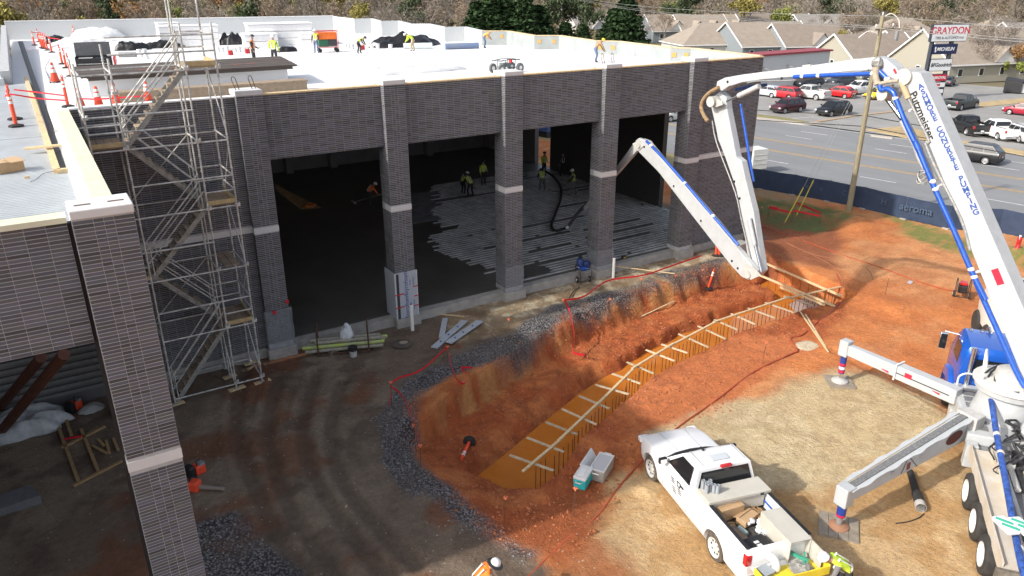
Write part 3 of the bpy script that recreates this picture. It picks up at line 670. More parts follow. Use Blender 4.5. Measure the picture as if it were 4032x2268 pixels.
def flat(name, pts, z, m, th=.012): mb = MB(); mb.extr([(p[0], p[1], z) for p in pts], (0, 0, th)); return mb.build(name, m, BLD)
flat('sky_sheen_slab', [(18.257,40.489,0.43), (21.746,40.315,0.43), (22.969,42.32,0.43), (23.576,44.814,0.43), (23.023,46.528,0.43), (20.971,46.795,0.43)], ZB + .002, M('wet_slab_sheen', (.26, .28, .30), .22, var=.25, sc=2, spec=.6))  # smooth wet floor; its sky reflection is painted in as a paler blue-grey
flat('wet_patch', [(19.048,29.309,0.43), (19.86,29.061,0.43), (20.759,29.303,0.43), (20.737,30.057,0.43), (19.925,30.664,0.43)], ZB + .05, WETC)
flat('sun_strip', [(13.855,54.851,0.43), (14.067,51.84,0.43), (14.628,46.831,0.43), (13.371,47.18,0.43), (13.397,52.96,0.43)], ZB + .002, M('painted_sunlight', (.40, .27, .14), .9, var=.3, sc=2))  # sunbeam on the mud floor, painted as a warm pale strip
# wing interior
RIBW = M('ribbed_panel', (.20, .20, .195), .6, var=.2)
mb = MB()
for k in range(26): mb.box((-5.5, 28.3, .5 + .26 * k), (.55, 28.42, .62 + .26 * k))
r_ = mb.build('wall_strip', RIBW, BLD); r_['kind'] = 'stuff'
iwall((-5.5, 28.44, -.2), (.6, 28.6, 9.5), 'interior_wall'); iwall((.2, 26.6, 0), (.75, 27.2, 8.2), 'interior_column'); iwall((-9.5, 14.6, -.2), (-9.2, 44, 9.6), 'side_wall')  # outermost left wall is unseen, added to stop sun passing under the wing
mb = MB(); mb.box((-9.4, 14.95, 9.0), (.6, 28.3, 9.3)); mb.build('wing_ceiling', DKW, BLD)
mb = MB(); mb.box((FX0 - 4, WY + .3, 7.97), (FX0, WY + .5, 10.3)); mb.build('wing_fascia', MORT, BLD)
# brickwork: the 300 nearest in view one by one, the rest as one mass
def inview(b):
    x = b[0] + b[2][0] * b[4] / 2; y = b[1] + b[2][1] * b[4] / 2; v = cam.matrix_world.inverted() @ Vector((x, y, b[5]))
    if v.z > -.1: return False
    f_ = cd.lens / 36; u_, w_ = v.x / -v.z * f_, v.y / -v.z * f_
    return abs(u_) < .5 and abs(w_) < .281 and (Vector((x, y, b[5])) - cam.location).dot(Vector((*b[3], 0))) < 0
cl = cam.matrix_world.translation
cand = sorted([(((b[0] - cl.x) ** 2 + (b[1] - cl.y) ** 2 + (b[5] - cl.z) ** 2), i) for i, b in enumerate(BRK) if b[7] in (c0, fp) and inview(b)])
single = {}
for _, i in cand[:300]: single.setdefault((round(BRK[i][4], 3), round(BRK[i][6], 4)), []).append(i)
rest = set(range(len(BRK))) - {i for v in single.values() for i in v}
def brick_pts(L, h): return [(0, 0, 0), (L, 0, 0), (L, 0, h), (0, 0, h), (.0035, -PR, .0035), (L - .0035, -PR, .0035), (L - .0035, -PR, h - .0035), (.0035, -PR, h - .0035)]
BF = [(4, 5, 6, 7), (0, 1, 5, 4), (1, 2, 6, 5), (2, 3, 7, 6), (3, 0, 4, 7)]
for (L_, h_), ids in single.items():
    bm = bpy.data.meshes.new('brick'); bm.from_pydata(brick_pts(L_, h_), [], BF); bm.materials.append(BRICK)
    for i in ids:
        b = BRK[i]; o = bpy.data.objects.new('brick', bm); COL.objects.link(o); o.parent = b[7]; of = WOFF[b[7].name]
        o.location = (b[0] - of[0], b[1] - of[1], b[5] - of[2]); o.rotation_euler = (0, 0, math.atan2(b[2][1], b[2][0]))
V = []; T = []; rs = np.random.default_rng(2)
for i in sorted(rest):
    b = BRK[i]; u = np.array(b[2], float); nn = np.array(b[3], float); p = np.array(brick_pts(b[4], b[6])); pr = PR + rs.uniform(-.002, .003)
    p[4:, 1] = -pr
    q = np.empty((8, 3)); q[:, 0] = b[0] + u[0] * p[:, 0] - nn[0] * p[:, 1]; q[:, 1] = b[1] + u[1] * p[:, 0] - nn[1] * p[:, 1]; q[:, 2] = b[5] + p[:, 2]; V.append(q); T.append(rs.random())
V = np.concatenate(V) - np.array(WOFF[BLD.name]); k = len(T); F = (np.arange(k)[:, None, None] * 8 + np.array(BF)[None]).reshape(-1, 4)
bm = bpy.data.meshes.new('brickwork'); bm.from_pydata(V.tolist(), [], F.tolist()); bm.materials.append(BRICK)
at = bm.attributes.new('tone', 'FLOAT', 'FACE'); at.data.foreach_set('value', np.repeat(T, 5))
o = bpy.data.objects.new('brickwork', bm); COL.objects.link(o); o.parent = BLD; o['kind'] = 'stuff'
# dress of single columns: foam wrap, clear film
FOAM = M('blue_grey_foam', (.42, .46, .50), .6, var=.06); INK = M('print_blue', (.03, .05, .28), .6); TAPE = M('red_tape', (.55, .02, .04), .5)
x = XC[1]
wrap = thing('foam_board_wrap', 'blue grey foam insulation boards taped around foot of second open bay column', 'foam wrap', (x, YF, ZB), world=True)
mb = MB(); mb.box((x - .10, YF - .09, ZB), (x + CW + .06, YF - .05, 2.55)); mb.build('front_board', FOAM, wrap)
mb = MB(); mb.box((x - .10, YF - .05, ZB), (x - .06, YF + .95, 2.55)); mb.build('side_board', FOAM, wrap)
mb = MB(); mb.box((x - .085, YF - .1, ZB), (x - .06, YF - .092, 2.55)); mb.box((x + CW + .03, YF - .1, ZB), (x + CW + .055, YF - .092, 2.56)); mb.build('board_edge', WHITE, wrap)
mb = MB(); mb.box((x - .02, YF - .096, ZB), (x + .1, YF - .091, 2.5)); mb.build('exposed_slot', M('slot_shadow', (.05, .05, .055), .9, var=.6, sc=14, stretch=(1, 1, 2)), wrap)
for z in (.95, 1.55): 
    mb = MB(); mb.beam((x - .115, YF - .1, z), (x + .30, YF - .1, z + .02), .01, .05); mb.build('tape', TAPE, wrap)
for z in (1.35, 1.8, .9): mb = MB(); mb.beam((x + CW - .14, YF - .1, z), (x + CW + .08, YF - .1, z + .01), .01, .045); mb.build('tape', TAPE, wrap)
for z in (2.02, .95):
    text_mesh('Styrofoam', .27, INK, frame((x + .42, YF - .095, z), (0, 0, 1), (-1, 0, 0)), wrap, depth=.002)
    for dx, w_ in ((.17, .30), (.21, .26), (.33, .5), (.36, .45)):
        mb = MB(); mb.box((x + .42 + dx, YF - .094, z - w_ / 2), (x + .42 + dx + .012, YF - .091, z + w_ / 2)); mb.build('small_print', INK, wrap)
FILM = M('clear_film', (.34, .37, .40), .25, var=.25, sc=5, bump=.5, bsc=3, spec=.7)
FB = FILM.node_tree.nodes['Principled BSDF']; FB.inputs['Alpha'].default_value = .42
for i, zt in ((0, 2.2), (2, 1.75), (3, 1.6)):
    x = XC[i]; mb = MB(); rs = random.Random(i); e = .05 if i else .09
    rows = []
    for k in range(9):
        z = ZB - .1 + (zt - ZB) * k / 8; f_ = 1 + (.3 if k == 0 else 0); j = [rs.uniform(-.012, .02) for _ in range(6)]
        rows.append([(x - e + j[0], YF + .8, z), (x - e * f_ + j[1], YF - e, z), (x + CW * .33, YF - e * f_ + j[2], z + rs.uniform(-.05, .05) * (k == 8)), (x + CW * .7, YF - e * f_ + j[3], z + rs.uniform(-.05, .12) * (k == 8)), (x + CW + e * f_ + j[4], YF - e, z), (x + CW + e + j[5], YF + .8, z)])
    for k in range(8):
        for q in range(5): mb.add([rows[k][q], rows[k][q + 1], rows[k + 1][q + 1], rows[k + 1][q]], [(0, 1, 2, 3)])
    f_ = mb.build('plastic_film', FILM, smooth=2)
    tag(f_, ['clear plastic film with red tape dots wrapped around foot of column beside scaffold', '', 'clear plastic film around foot of column beside blue compressor gap', 'clear plastic film around foot of column behind white pipe'][i], 'plastic film', 'plastic films around column feet')
    if not i:
        for dx, z in ((.32, 2.0), (.86, 2.35)): mb = MB(); mb.cbox((x + dx, YF - .11, z), (.13, .02, .15), 0); mb.build('tape', TAPE, f_); 
# the tape children above are placed in the film's own frame
for o_ in list(bpy.data.objects):
    if o_.parent and o_.parent.name.startswith('plastic_film'): o_.matrix_parent_inverse = Matrix.Translation(-o_.parent.location)
# rebar lifting loops on two columns
for i in (0, 3):
    for dx in (.12, .70):
        mb = MB(); p = Vector((XC[i] + dx, YF + .45, ZC1)); mb.tube([p, p + Vector((-.10, 0, .35)), p + Vector((-.08, 0, .44)), p + Vector((-.02, 0, .46)), p + Vector((.03, 0, .40)), p + Vector((.12, 0, 0))], .014, 6); mb.build('lifting_loop', RUST, BLD)
# ---------------------------------------------------------------- people
def pose_joints(pose):
    J = {}
    def arms(sl, el, wr, hd):
        for s, k in ((1, 'l'), (-1, 'r')):
            for nm, p in (('sh', sl), ('el', el), ('wr', wr), ('hd', hd)):
                q = p[s] if isinstance(p, dict) else (p[0], p[1] * s, p[2]); J[nm + k] = q
    def legs(hip, kn, an, toe):
        for s, k in ((1, 'l'), (-1, 'r')):
            for nm, p in (('hip', hip), ('kn', kn), ('an', an), ('toe', toe)):
                q = p[s] if isinstance(p, dict) else (p[0], p[1] * s, p[2]); J[nm + k] = q
    if pose == 'stand':
        J.update(pel=(0, 0, .96), sp=(0, 0, 1.16), ch=(.01, 0, 1.38), nk=(.02, 0, 1.52), hd0=(.04, 0, 1.60), hd1=(.045, 0, 1.70))
        arms((.0, .19, 1.42), (.03, .27, 1.15), {1: (.24, .22, 1.02), -1: (.12, -.28, .92)}, {1: (.32, .18, 1.03), -1: (.16, -.28, .84)}); legs((0, .10, .92), (.02, .12, .50), (0, .13, .09), (.15, .15, .04))
    elif pose == 'walk':
        J.update(pel=(0, 0, .95), sp=(.02, 0, 1.15), ch=(.05, 0, 1.37), nk=(.07, 0, 1.51), hd0=(.10, 0, 1.58), hd1=(.11, 0, 1.68))
        arms((.04, .19, 1.41), {1: (.16, .26, 1.17), -1: (-.06, -.27, 1.15)}, {1: (.36, .20, 1.10), -1: (.10, -.28, .98)}, {1: (.43, .15, 1.10), -1: (.17, -.26, .95)})
        legs((0, .10, .91), {1: (.16, .12, .52), -1: (-.04, -.12, .50)}, {1: (.20, .13, .09), -1: (-.26, -.13, .12)}, {1: (.35, .14, .05), -1: (-.13, -.14, .04)})
    else:
        k = .75 if pose == 'stoop' else 1.
        J.update(pel=(-.12, 0, .90), sp=(.02 * k, 0, 1.06 + .04 * (1 - k)), ch=(.24 * k, 0, 1.16 + .3 * (1 - k)), nk=(.36 * k, 0, 1.20 + .4 * (1 - k)), hd0=(.44 * k, 0, 1.22 + .45 * (1 - k)), hd1=(.53 * k, 0, 1.24 + .5 * (1 - k)))
        arms((.26 * k, .19, 1.17 + .3 * (1 - k)), (.36, .25, .92 + .2 * (1 - k)), {1: (.50, .16, .72), -1: (.46, -.2, .80)}, {1: (.55, .12, .66), -1: (.52, -.16, .73)}); legs((-.10, .11, .87), {1: (.08, .15, .48), -1: (0, -.15, .47)}, {1: (0, .17, .09), -1: (-.12, -.16, .09)}, {1: (.15, .18, .04), -1: (.03, -.18, .04)})
    return J
RAD = dict(pel=(.155, .125), sp=(.155, .12), ch=(.185, .13), nk=(.062, .06), hd0=(.088, .082), hd1=(.088, .09), sh=(.082, .075), el=(.058, .055), wr=(.040, .036), hd=(.042, .022), hip=(.105, .105), kn=(.075, .075), an=(.055, .055), toe=(.05, .038))
_PM = {}
def body_mesh(pose):
    if pose in _PM: return _PM[pose]
    J = pose_joints(pose); names = list(J); E = [('pel', 'sp'), ('sp', 'ch'), ('ch', 'nk'), ('nk', 'hd0'), ('hd0', 'hd1')]
    for k in 'lr': E += [('ch', 'sh' + k), ('sh' + k, 'el' + k), ('el' + k, 'wr' + k), ('wr' + k, 'hd' + k), ('pel', 'hip' + k), ('hip' + k, 'kn' + k), ('kn' + k, 'an' + k), ('an' + k, 'toe' + k)]
    P = [Vector(J[n]) for n in names]; R_ = [RAD.get(n, RAD.get(n[:-1])) for n in names]; ed = [(names.index(a), names.index(b)) for a, b in E]
    for k, s in (('l', 1), ('r', -1)):
        h = Vector(J['hd' + k]); d = (h - Vector(J['wr' + k])).normalized(); side = Vector((0, 1, 0)) if abs(d.y) < .8 else Vector((1, 0, 0)); side = (side - d * side.dot(d)).normalized(); bend = d.cross(side)
        for q, (o_, l) in enumerate(((-.032, .062), (-.011, .075), (.011, .070), (.031, .055))):
            P.append(h + side * o_ + d * l * .5); P.append(h + side * o_ + d * l * .9 + bend * .02 * (1 if q % 2 else .7)); R_ += [(.0095, .0095), (.008, .008)]
            n = len(P); ed += [(names.index('hd' + k), n - 2), (n - 2, n - 1)]
        P.append(Vector(J['wr' + k]) + d * .05 - side * s * .045 + bend * .012); R_.append((.010, .010)); ed.append((names.index('hd' + k), len(P) - 1))
    me = bpy.data.meshes.new('p'); me.from_pydata([tuple(p) for p in P], ed, []); ob = bpy.data.objects.new('p', me); COL.objects.link(ob)
    ob.modifiers.new('skin', 'SKIN').use_smooth_shade = True; sub = ob.modifiers.new('s', 'SUBSURF'); sub.levels = 1; sub.render_levels = 1
    for i, r in enumerate(R_): me.skin_vertices[0].data[i].radius = r; me.skin_vertices[0].data[i].use_root = i == 0
    m2 = bpy.data.meshes.new_from_object(ob.evaluated_get(bpy.context.evaluated_depsgraph_get())); bpy.data.objects.remove(ob); m2.name = 'person_body'
    seg = [(P[a], P[b], names[a] if a < len(names) else 'fin', names[b] if b < len(names) else 'fin') for a, b in ed]
    m2.materials.clear()
    for q in range(5): m2.materials.append(SKIN)
    def slot(a, b):
        if 'fin' in (a, b) or b in ('hd0', 'hd1') or b[:2] == 'hd': return 3
        if b[:2] in ('an',) : return 0
        if b[:3] == 'toe': return 4
        if b[:3] in ('hip',) or b[:2] == 'kn': return 0
        if b[:2] in ('el', 'wr'): return 2
        return 1
    mi = []
    for p in m2.polygons:
        c = p.center; best = 9; bs = 1
        for A_, B_, a, b in seg:
            d = B_ - A_; t = max(0, min(1, (c - A_).dot(d) / max(d.length_squared, 1e-9))); dist = (c - A_ - d * t).length / (.16 if b in ('sp', 'ch', 'hipl', 'hipr') else .09)
            if dist < best: best = dist; bs = slot(a, b)
        mi.append(bs)
    m2.polygons.foreach_set('material_index', mi); m2.polygons.foreach_set('use_smooth', [True] * len(mi)); _PM[pose] = (m2, J); return _PM[pose]
JEANS = M('jeans', (.10, .14, .24), .85, var=.2); KHAKI = M('khaki_cloth', (.42, .34, .22), .85, var=.15); DARKC = M('dark_cloth', (.035, .034, .036), .85, var=.2); TANC = M('tan_jacket', (.34, .21, .11), .85, var=.15); GREYC = M('grey_cloth', (.16, .16, .165), .9); BOOT = M('boot_leather', (.09, .065, .05), .8); HATW = M('white_hat', (.78, .78, .77), .35); HATY = M('yellow_hat', (.75, .55, .03), .35); HATB = M('black_hat', (.03, .03, .03), .4); LIMEJ = HIVIS; FACE = M('face_feature', (.05, .03, .025), .5)
def person(loc, facing, pose, label, top, sleeve, legs, hat, scale=1., vest=True, brim=None, boots=None, face=True):
    me, J = body_mesh(pose); t = thing('person', label, 'person', loc, facing, 'workers on the building site', scale=scale)
    b = bpy.data.objects.new('body', me); COL.objects.link(b); b.parent = t
    for i, m in enumerate((legs, top, sleeve, SKIN, boots or BOOT)): set_mat(b, i, m)
    h = Vector(J['hd1']); hd = (h - Vector(J['hd0'])).normalized(); up = hd if pose in ('stand', 'walk') else (hd + Vector((-.55, 0, .8))).normalized()
    if pose == 'stoop': up = (hd + Vector((-.1, 0, 1.2))).normalized()
    if pose == 'bend': up = (hd * .6 + Vector((0, 0, .7))).normalized()
    ax = up.to_track_quat('Z', 'Y').to_matrix()
    if hat is not None:
        mb = MB(); c = h + up * .03
        mb.lathe([(.165 if brim else .135, -.012), (.168 if brim else .138, .0), (.128, .012), (.122, .06), (.095, .105), (.05, .128), (.004, .134)], c, 14, 0, ax)
        if not brim: mb.lathe([(.10, -.012), (.105, .002), (.02, .006)], c + ax @ Vector((0, 0, 0)) + Vector((.09, 0, 0)) * (1 if pose in ('stand', 'walk') else .6), 10, 0, ax)
        hh = mb.build('hard_hat', hat, t, smooth=True)
        if brim:
            mb = MB(); mb.lathe([(.20, -.03), (.215, -.01), (.205, .0), (.17, .012)], c, 16, 0, ax); mb.build('sun_brim', brim, hh, smooth=True)
    if vest:
        mb = MB(); a = Vector(J['pel']).lerp(Vector(J['sp']), .45); c = Vector(J['sp']).lerp(Vector(J['ch']), .55)
        d0 = (c - a).normalized(); f0 = Vector((d0.z, 0, -d0.x)); o = len(mb.v); n = 16
        for zz in (-.028, .028):
            for j in range(n): mb.v.append(tuple(a + d0 * zz + f0 * .128 * cos(2 * pi * j / n) + Vector((0, .165 * sin(2 * pi * j / n), 0))))
        for j in range(n): mb.f.append((o + j, o + (j + 1) % n, o + n + (j + 1) % n, o + n + j)); mb.m.append(0)
        d = (Vector(J['nk']) - Vector(J['sp'])).normalized(); f_ = Vector((d.z, 0, -d.x))
        for s in (1, -1):
            for side in (1, -1):
                mb.beam(a + Vector((0, .09 * s, 0)) + f_ * .118 * side, Vector(J['ch']) + Vector((0, .10 * s, 0)) + f_ * .132 * side + d * .04, .045, .012, 0, f_)
            mb.beam(Vector(J['ch']) + Vector((0, .10 * s, 0)) + f_ * .15 + d * .03, Vector(J['ch']) + Vector((0, .10 * s, 0)) - f_ * .15 + d * .03, .05, .012, 0, d)
        mb.build('reflective_stripe', REFL, t)
    if face:
        mb = MB(); fw = Vector((up.z, 0, -up.x)); mid = Vector(J['hd0']).lerp(h, .55)
        for s in (1, -1): mb.cbox(mid + fw * .094 + Vector((0, .034 * s, 0)) + up * .01, (.012, .022, .012))
        mb.cbox(mid + fw * .098 - up * .062, (.01, .045, .009)); mb.build('face', FACE, t)
        mb = MB(); mb.beam(mid + fw * .092 + up * .01, mid + fw * .115 - up * .03, .018, .018); mb.build('nose', SKIN, t)
    return t
# on the roof
person((29.373,37.348,9.546), radians(-25), 'stoop', 'stooping worker in yellow hard hat, tan jacket and jeans at front edge of white roof', TANC, TANC, JEANS, HATY, .92, vest=False)
person((11.837,48.117,9.379), radians(-30), 'stand', 'worker in black hood and orange vest standing behind plank platform on roof', ORVEST, DARKC, DARKC, HATB, .98)
person((12.708,46.796,9.4), radians(60), 'stand', 'worker in lime jacket and white hard hat seen from behind on roof', LIMEJ, LIMEJ, DARKC, HATW, .98)
person((18.183,55.635,9.263), radians(-120), 'stand', 'worker in black and lime vest standing beside orange generator on roof', HIVIS, DARKC, JEANS, HATW, .90)
person((20.525,53.252,9.3), radians(-40), 'bend', 'worker in black trousers bending over beside white buckets on roof', HIVIS, DARKC, DARKC, HATB, .86)
person((24.492,52.903,9.305), radians(140), 'bend', 'worker in lime shirt and khaki trousers bending in front of black sheeting heap', HIVIS, HIVIS, KHAKI, HATW, .92, vest=False)
person((30.293,52.31,9.314), radians(-20), 'bend', 'worker in orange shirt and jeans bending by the grey parapet', M('orange_shirt', (.75, .40, .06), .8), SKIN, JEANS, None, .92, vest=False)
# inside the bays
person((17.577,45.702,0.42), radians(-10), 'stoop', 'worker in orange jacket holding long float in leftmost open bay', M('orange_jacket', (.85, .14, .02), .7), M('orange_jacket', (.85, .14, .02), .7), DARKC, HATW)
person((24.11,44.856,0.42), radians(20), 'stoop', 'worker in black sleeves and white hat, left of pair by bright slab edge', HIVIS, DARKC, DARKC, HATW)
person((24.217,44.12,0.42), radians(100), 'stoop', 'worker with reflective harness straps, right of a pair by the bright slab edge', HIVIS, DARKC, DARKC, HATB)
person((26.449,46.195,0.42), radians(-90), 'stand', 'worker in lime jacket standing farthest back against dark interior wall', HIVIS, HIVIS, DARKC, HATB)
person((29.197,42.671,0.42), radians(70), 'stoop', 'worker in green vest wading on ribbed floor below bright doorway', HIVIS, DARKC, GREYC, HATB)
person((31.796,46.28,0.42), radians(-80), 'stand', 'worker in green vest silhouetted in the bright doorway', HIVIS, HIVIS, DARKC, HATB)
person((32.98,45.532,0.42), radians(-100), 'stand', 'worker in dark clothes beside wrinkled sheet on inner side wall', DARKC, DARKC, DARKC, HATB)
person((30.354,40.575,0.42), radians(150), 'walk', 'worker in lime vest with crossed straps on ribbed floor beside hose', HIVIS, DARKC, GREYC, HATW)
# near the camera
p_ = (7.05,12.141,1.42); person((p_[0] - .33, p_[1] + .12, 0), radians(-20), 'stoop', 'worker in orange vest and white hard hat with black sun brim', M('orange_vest2', (.85, .20, .02), .75), M('cream_sleeve', (.62, .50, .36), .85), JEANS, HATW, 1.0, brim=HATB)
p_ = (13.995,8.158,1.3); person((p_[0] + .45, p_[1] - .28, 0), radians(148), 'bend', 'worker in lime vest and dark hood leaning into back of white pickup', HIVIS, GREYC, DARKC, HATW, 1.03)
# ---------------------------------------------------------------- things on the roof
mb = MB(); mb.lathe([(.24, 0), (.24, .05), (.10, .09), (.06, .10)], n=8); 
DEL = thing('delineator_post', 'x', 'delineator', (0, 0, 0), group='orange delineator posts on the roofs')
mb.build('base', RUBBER, DEL)
mb = MB(); mb.lathe([(.062, .08), (.058, .98), (.05, 1.0), (.035, 1.06), (.04, 1.1), (.02, 1.14)], n=10); post = mb.build('post', ORANGE, DEL, smooth=True)
for z in (.74, .88): mb = MB(); mb.lathe([(.0635, z), (.0635, z + .09)], n=10); mb.build('reflective_band', REFL, post)
mb = MB(); mb.tube([(-.03, 0, 1.1), (-.04, 0, 1.17), (0, 0, 1.2), (.04, 0, 1.17), (.03, 0, 1.1)], .015, 6); mb.build('handle', ORANGE, DEL)
dl = [(((1.243,80.87,8.872)), 'leftmost delineator post of the far row near rear parapet'), ((1.748,86.728,8.781), 'farthest delineator post of the row on the white roof'), ((1.635,76.372,8.941), 'delineator post at left of the tight far cluster'),
      ((1.732,75.313,8.958), 'second delineator post in the tight far cluster'), ((1.841,74.902,8.964), 'third delineator post in the tight far cluster'), ((1.926,72.661,8.999), 'delineator post at right end of the tight far cluster'), ((2.086,69.631,9.046), 'thick looking delineator post just right of the far cluster'),
      ((2.144,57.111,9.24), 'delineator post with red tape, farthest of the middle group'), ((2.19,53.902,9.29), 'middle delineator post between red tape and plank platform'), ((2.09,48.118,9.379), 'delineator post beside the corner of the plank platform'), ((5.013,91.148,8.712), 'lone delineator post against the grey rear parapet'),
      ((-0.604,30.608,9.61), 'nearest delineator post on ribbed metal deck'), ((-0.617,32.256,9.61), 'second delineator post on ribbed metal deck, behind the nearest'), ((1.178,34.629,9.588), 'delineator post beside scaffold corner at white roof edge')]
for i, (p, lb) in enumerate(dl):
    o = DEL if i == 0 else dup(DEL, p, RND.uniform(0, 3)); o.location = p; o['label'] = lb
    o.scale = (1, 1, 1.02)
CONE = thing('traffic_cone', 'x', 'traffic cone', (0, 0, 0), group='traffic cones on the roof')
mb = MB(); mb.cbox((0, 0, .02), (.38, .38, .04)); mb.build('base', RUBBER, CONE)
mb = MB(); mb.lathe([(.15, .04), (.045, .70), (.02, .72)], n=12); co = mb.build('cone_body', ORANGE, CONE, smooth=True)
for z, h in ((.36, .13), (.54, .08)): mb = MB(); r0 = .15 - .105 * (z - .04) / .66 + .003; r1 = .15 - .105 * (z + h - .04) / .66 + .003; mb.lathe([(r0, z), (r1, z + h)], n=12); mb.build('reflective_collar', REFL, co)
for i, (p, lb, s) in enumerate([((1.227,45.221,9.424), 'tall traffic cone at left of plank platform on roof', 1.35), ((1.425,30.483,10.053), 'traffic cone with white collars, leftmost of the row behind scaffold', 1.0), ((1.99,30.56,10.051), 'traffic cone in middle of the row behind scaffold', 1.0), ((2.547,30.489,10.052), 'traffic cone at right of the row behind scaffold stair', 1.1), ((3.675,31.239,10.041), 'small traffic cone seen through the scaffold stair', 1.0)]):
    o = CONE if i == 0 else dup(CONE); o.location = p; o['label'] = lb; o.scale = (s,) * 3
# red caution tape between the posts
def tape(pts, label, w_=.05, drop=.0):
    mb = MB(); q = smooth_path(pts, 5) if len(pts) > 2 else [Vector(p) for p in pts]
    for a, b in zip(q[:-1], q[1:]): mb.beam(a, b, .008, w_)
    return tag(mb.build('caution_tape', FLAG), label, 'tape')
tape([(-0.736,31.671,10.5), (-0.539,31.049,10.62), (0.213,30.875,10.45), (1.043,30.161,10.4)], 'red caution tape strung from metal deck posts to scaffold')
tape([(-0.434,32.541,10.6), (0.265,32.148,10.5), (1.029,30.701,10.5)], 'upper red caution tape strung from metal deck posts')
tape([(1.265,78.589,10.057), (1.917,79.348,9.995), (2.105,69.575,10.147), (2.698,65.763,10.156), (2.132,50.457,10.343)], 'red caution tape sagging along the far row of roof posts')
tape([(1.297,29.771,10.5), (1.9,29.18,10.5), (2.688,28.766,10.55), (3.379,28.356,10.6)], 'red caution tape strung behind the scaffold stair')
# plank deck standing on a white curb
PW = M('dark_planks', (.085, .068, .058), .85, var=.35, sc=1.5, stretch=(.4, 4, 4), bump=.15)
hat = thing('roof_platform', 'dark plank platform on a white curb near front left of the roof', 'platform', (6.4, 38.9, 9.5), world=True)
mb = MB(); mb.box((2.2, 37.4, 9.5), (10.7, 40.7, 10.30)); mb.build('curb', MEMB, hat)
for k in range(8): mb = MB(); y = 36.75 + k * .57; mb.box((1.94 + .03 * (k % 2), y, 10.40 + .008 * (k % 3)), (11.0 + .07 * k, y + .545, 10.48 + .008 * (k % 3))); mb.build('plank', PW, hat)
mb = MB(); mb.box((2.2, 36.8, 10.28), (10.8, 36.95, 10.39)); mb.box((2.2, 40.6, 10.28), (10.8, 40.75, 10.39)); mb.build('bearer', PW, hat)
for x in (4.3, 5.6, 7.4, 8.4, 9.0): mb = MB(); mb.beam((x, 38.0, 10.503), (x + .4, 38.25, 10.503), .05, .004); mb.build('paint_mark', ORANGE, hat)
mb = MB(); mb.box((3.0, 34.2, 9.55), (10.6, 34.9, 10.0)); mb.box((2.95, 34.15, 10.0), (10.65, 34.95, 10.06)); o = mb.build('timber_curb', M('brown_ply', (.30, .23, .16), .85, var=.2)); tag(o, 'low brown plywood curb in front of plank platform on roof', 'roof curb')
# soft heaps
def heap(name, c, sx, sy, h, mat, label, cat, seed, crumple=.45, n=34, group=None):
    rg = random.Random(seed); mb = MB(); rows = []
    for i in range(n):
        for j in range(n):
            u = -1 + 2 * i / (n - 1); v = -1 + 2 * j / (n - 1); r = math.hypot(u, v)
            f_ = max(0, 1 - r ** 2.2); x = np.array([u * 3 + seed * 7]); y = np.array([v * 3])
            z = h * (f_ ** .6) * (1 - crumple + crumple * 1.6 * float(fbm(x, y, 1.1, 4, seed)[0])) if f_ > 0 else 0
            k = 1 + .25 * float(vnoise(x, y, .8, seed + 3)[0] - .5)
            a, b = (u, v) if r < 1 else (u / r, v / r)
            mb.v.append((c[0] + a * sx * k, c[1] + b * sy * k, c[2] + z))
    for i in range(n - 1):
        for j in range(n - 1): mb.f.append((i * n + j, (i + 1) * n + j, (i + 1) * n + j + 1, i * n + j + 1)); mb.m.append(0)
    return tag(mb.build(name, mat, smooth=2), label, cat, group)
heap('black_tarpaulin', (26.398,58.484,9.219), 3.0, 1.6, 1.0, TARP, 'large glossy black sheeting heap behind bending lime worker', 'tarpaulin', 3, .7)
heap('black_tarpaulin', (15.565,70.218,9.037), 1.1, .8, 1.0, TARP, 'black sheeting bundle left of the big white insulation stack', 'tarpaulin', 4, .7)
heap('black_tarpaulin', (7.561,68.465,9.064), 1.4, .7, .7, TARP, 'black sheeting between white bags and grey roll at left of roof', 'tarpaulin', 5, .7)
heap('black_tarpaulin', (9.996,69.702,9.045), 1.7, .7, .55, TARP, 'flat black sheeting seen through the scaffold posts', 'tarpaulin', 6, .7)
heap('black_tarpaulin', (16.931,58.623,9.216), .8, .4, .4, TARP, 'small black sheeting roll right of the lime jacket worker', 'tarpaulin', 8, .6)
heap('black_tarpaulin', (2.832,82.936,8.839), 1.2, .8, .7, TARP, 'black sheeting at the far delineator posts', 'tarpaulin', 9, .6)
heap('white_bag_pile', (4.513,75.699,8.952), 2.6, 1.5, .75, WBAG, 'broad pile of white sacks at left of the roof', 'sacks', 11, .6)
heap('white_bag_pile', (6.656,71.485,9.017), 1.4, 1.0, .7, WBAG, 'smaller white sack beside black sheeting at left of roof', 'sacks', 12, .6)
heap('white_bag_pile', (7.117,89.985,8.73), 2.6, 1.2, 1.1, WBAG, 'white wrapped pile near rear parapet at left', 'sacks', 13, .5)
heap('white_bag_pile', (14.564,94.233,8.664), 4.5, 1.0, .8, WBAG, 'long white sheet pile behind the scaffold posts', 'sacks', 14, .6)
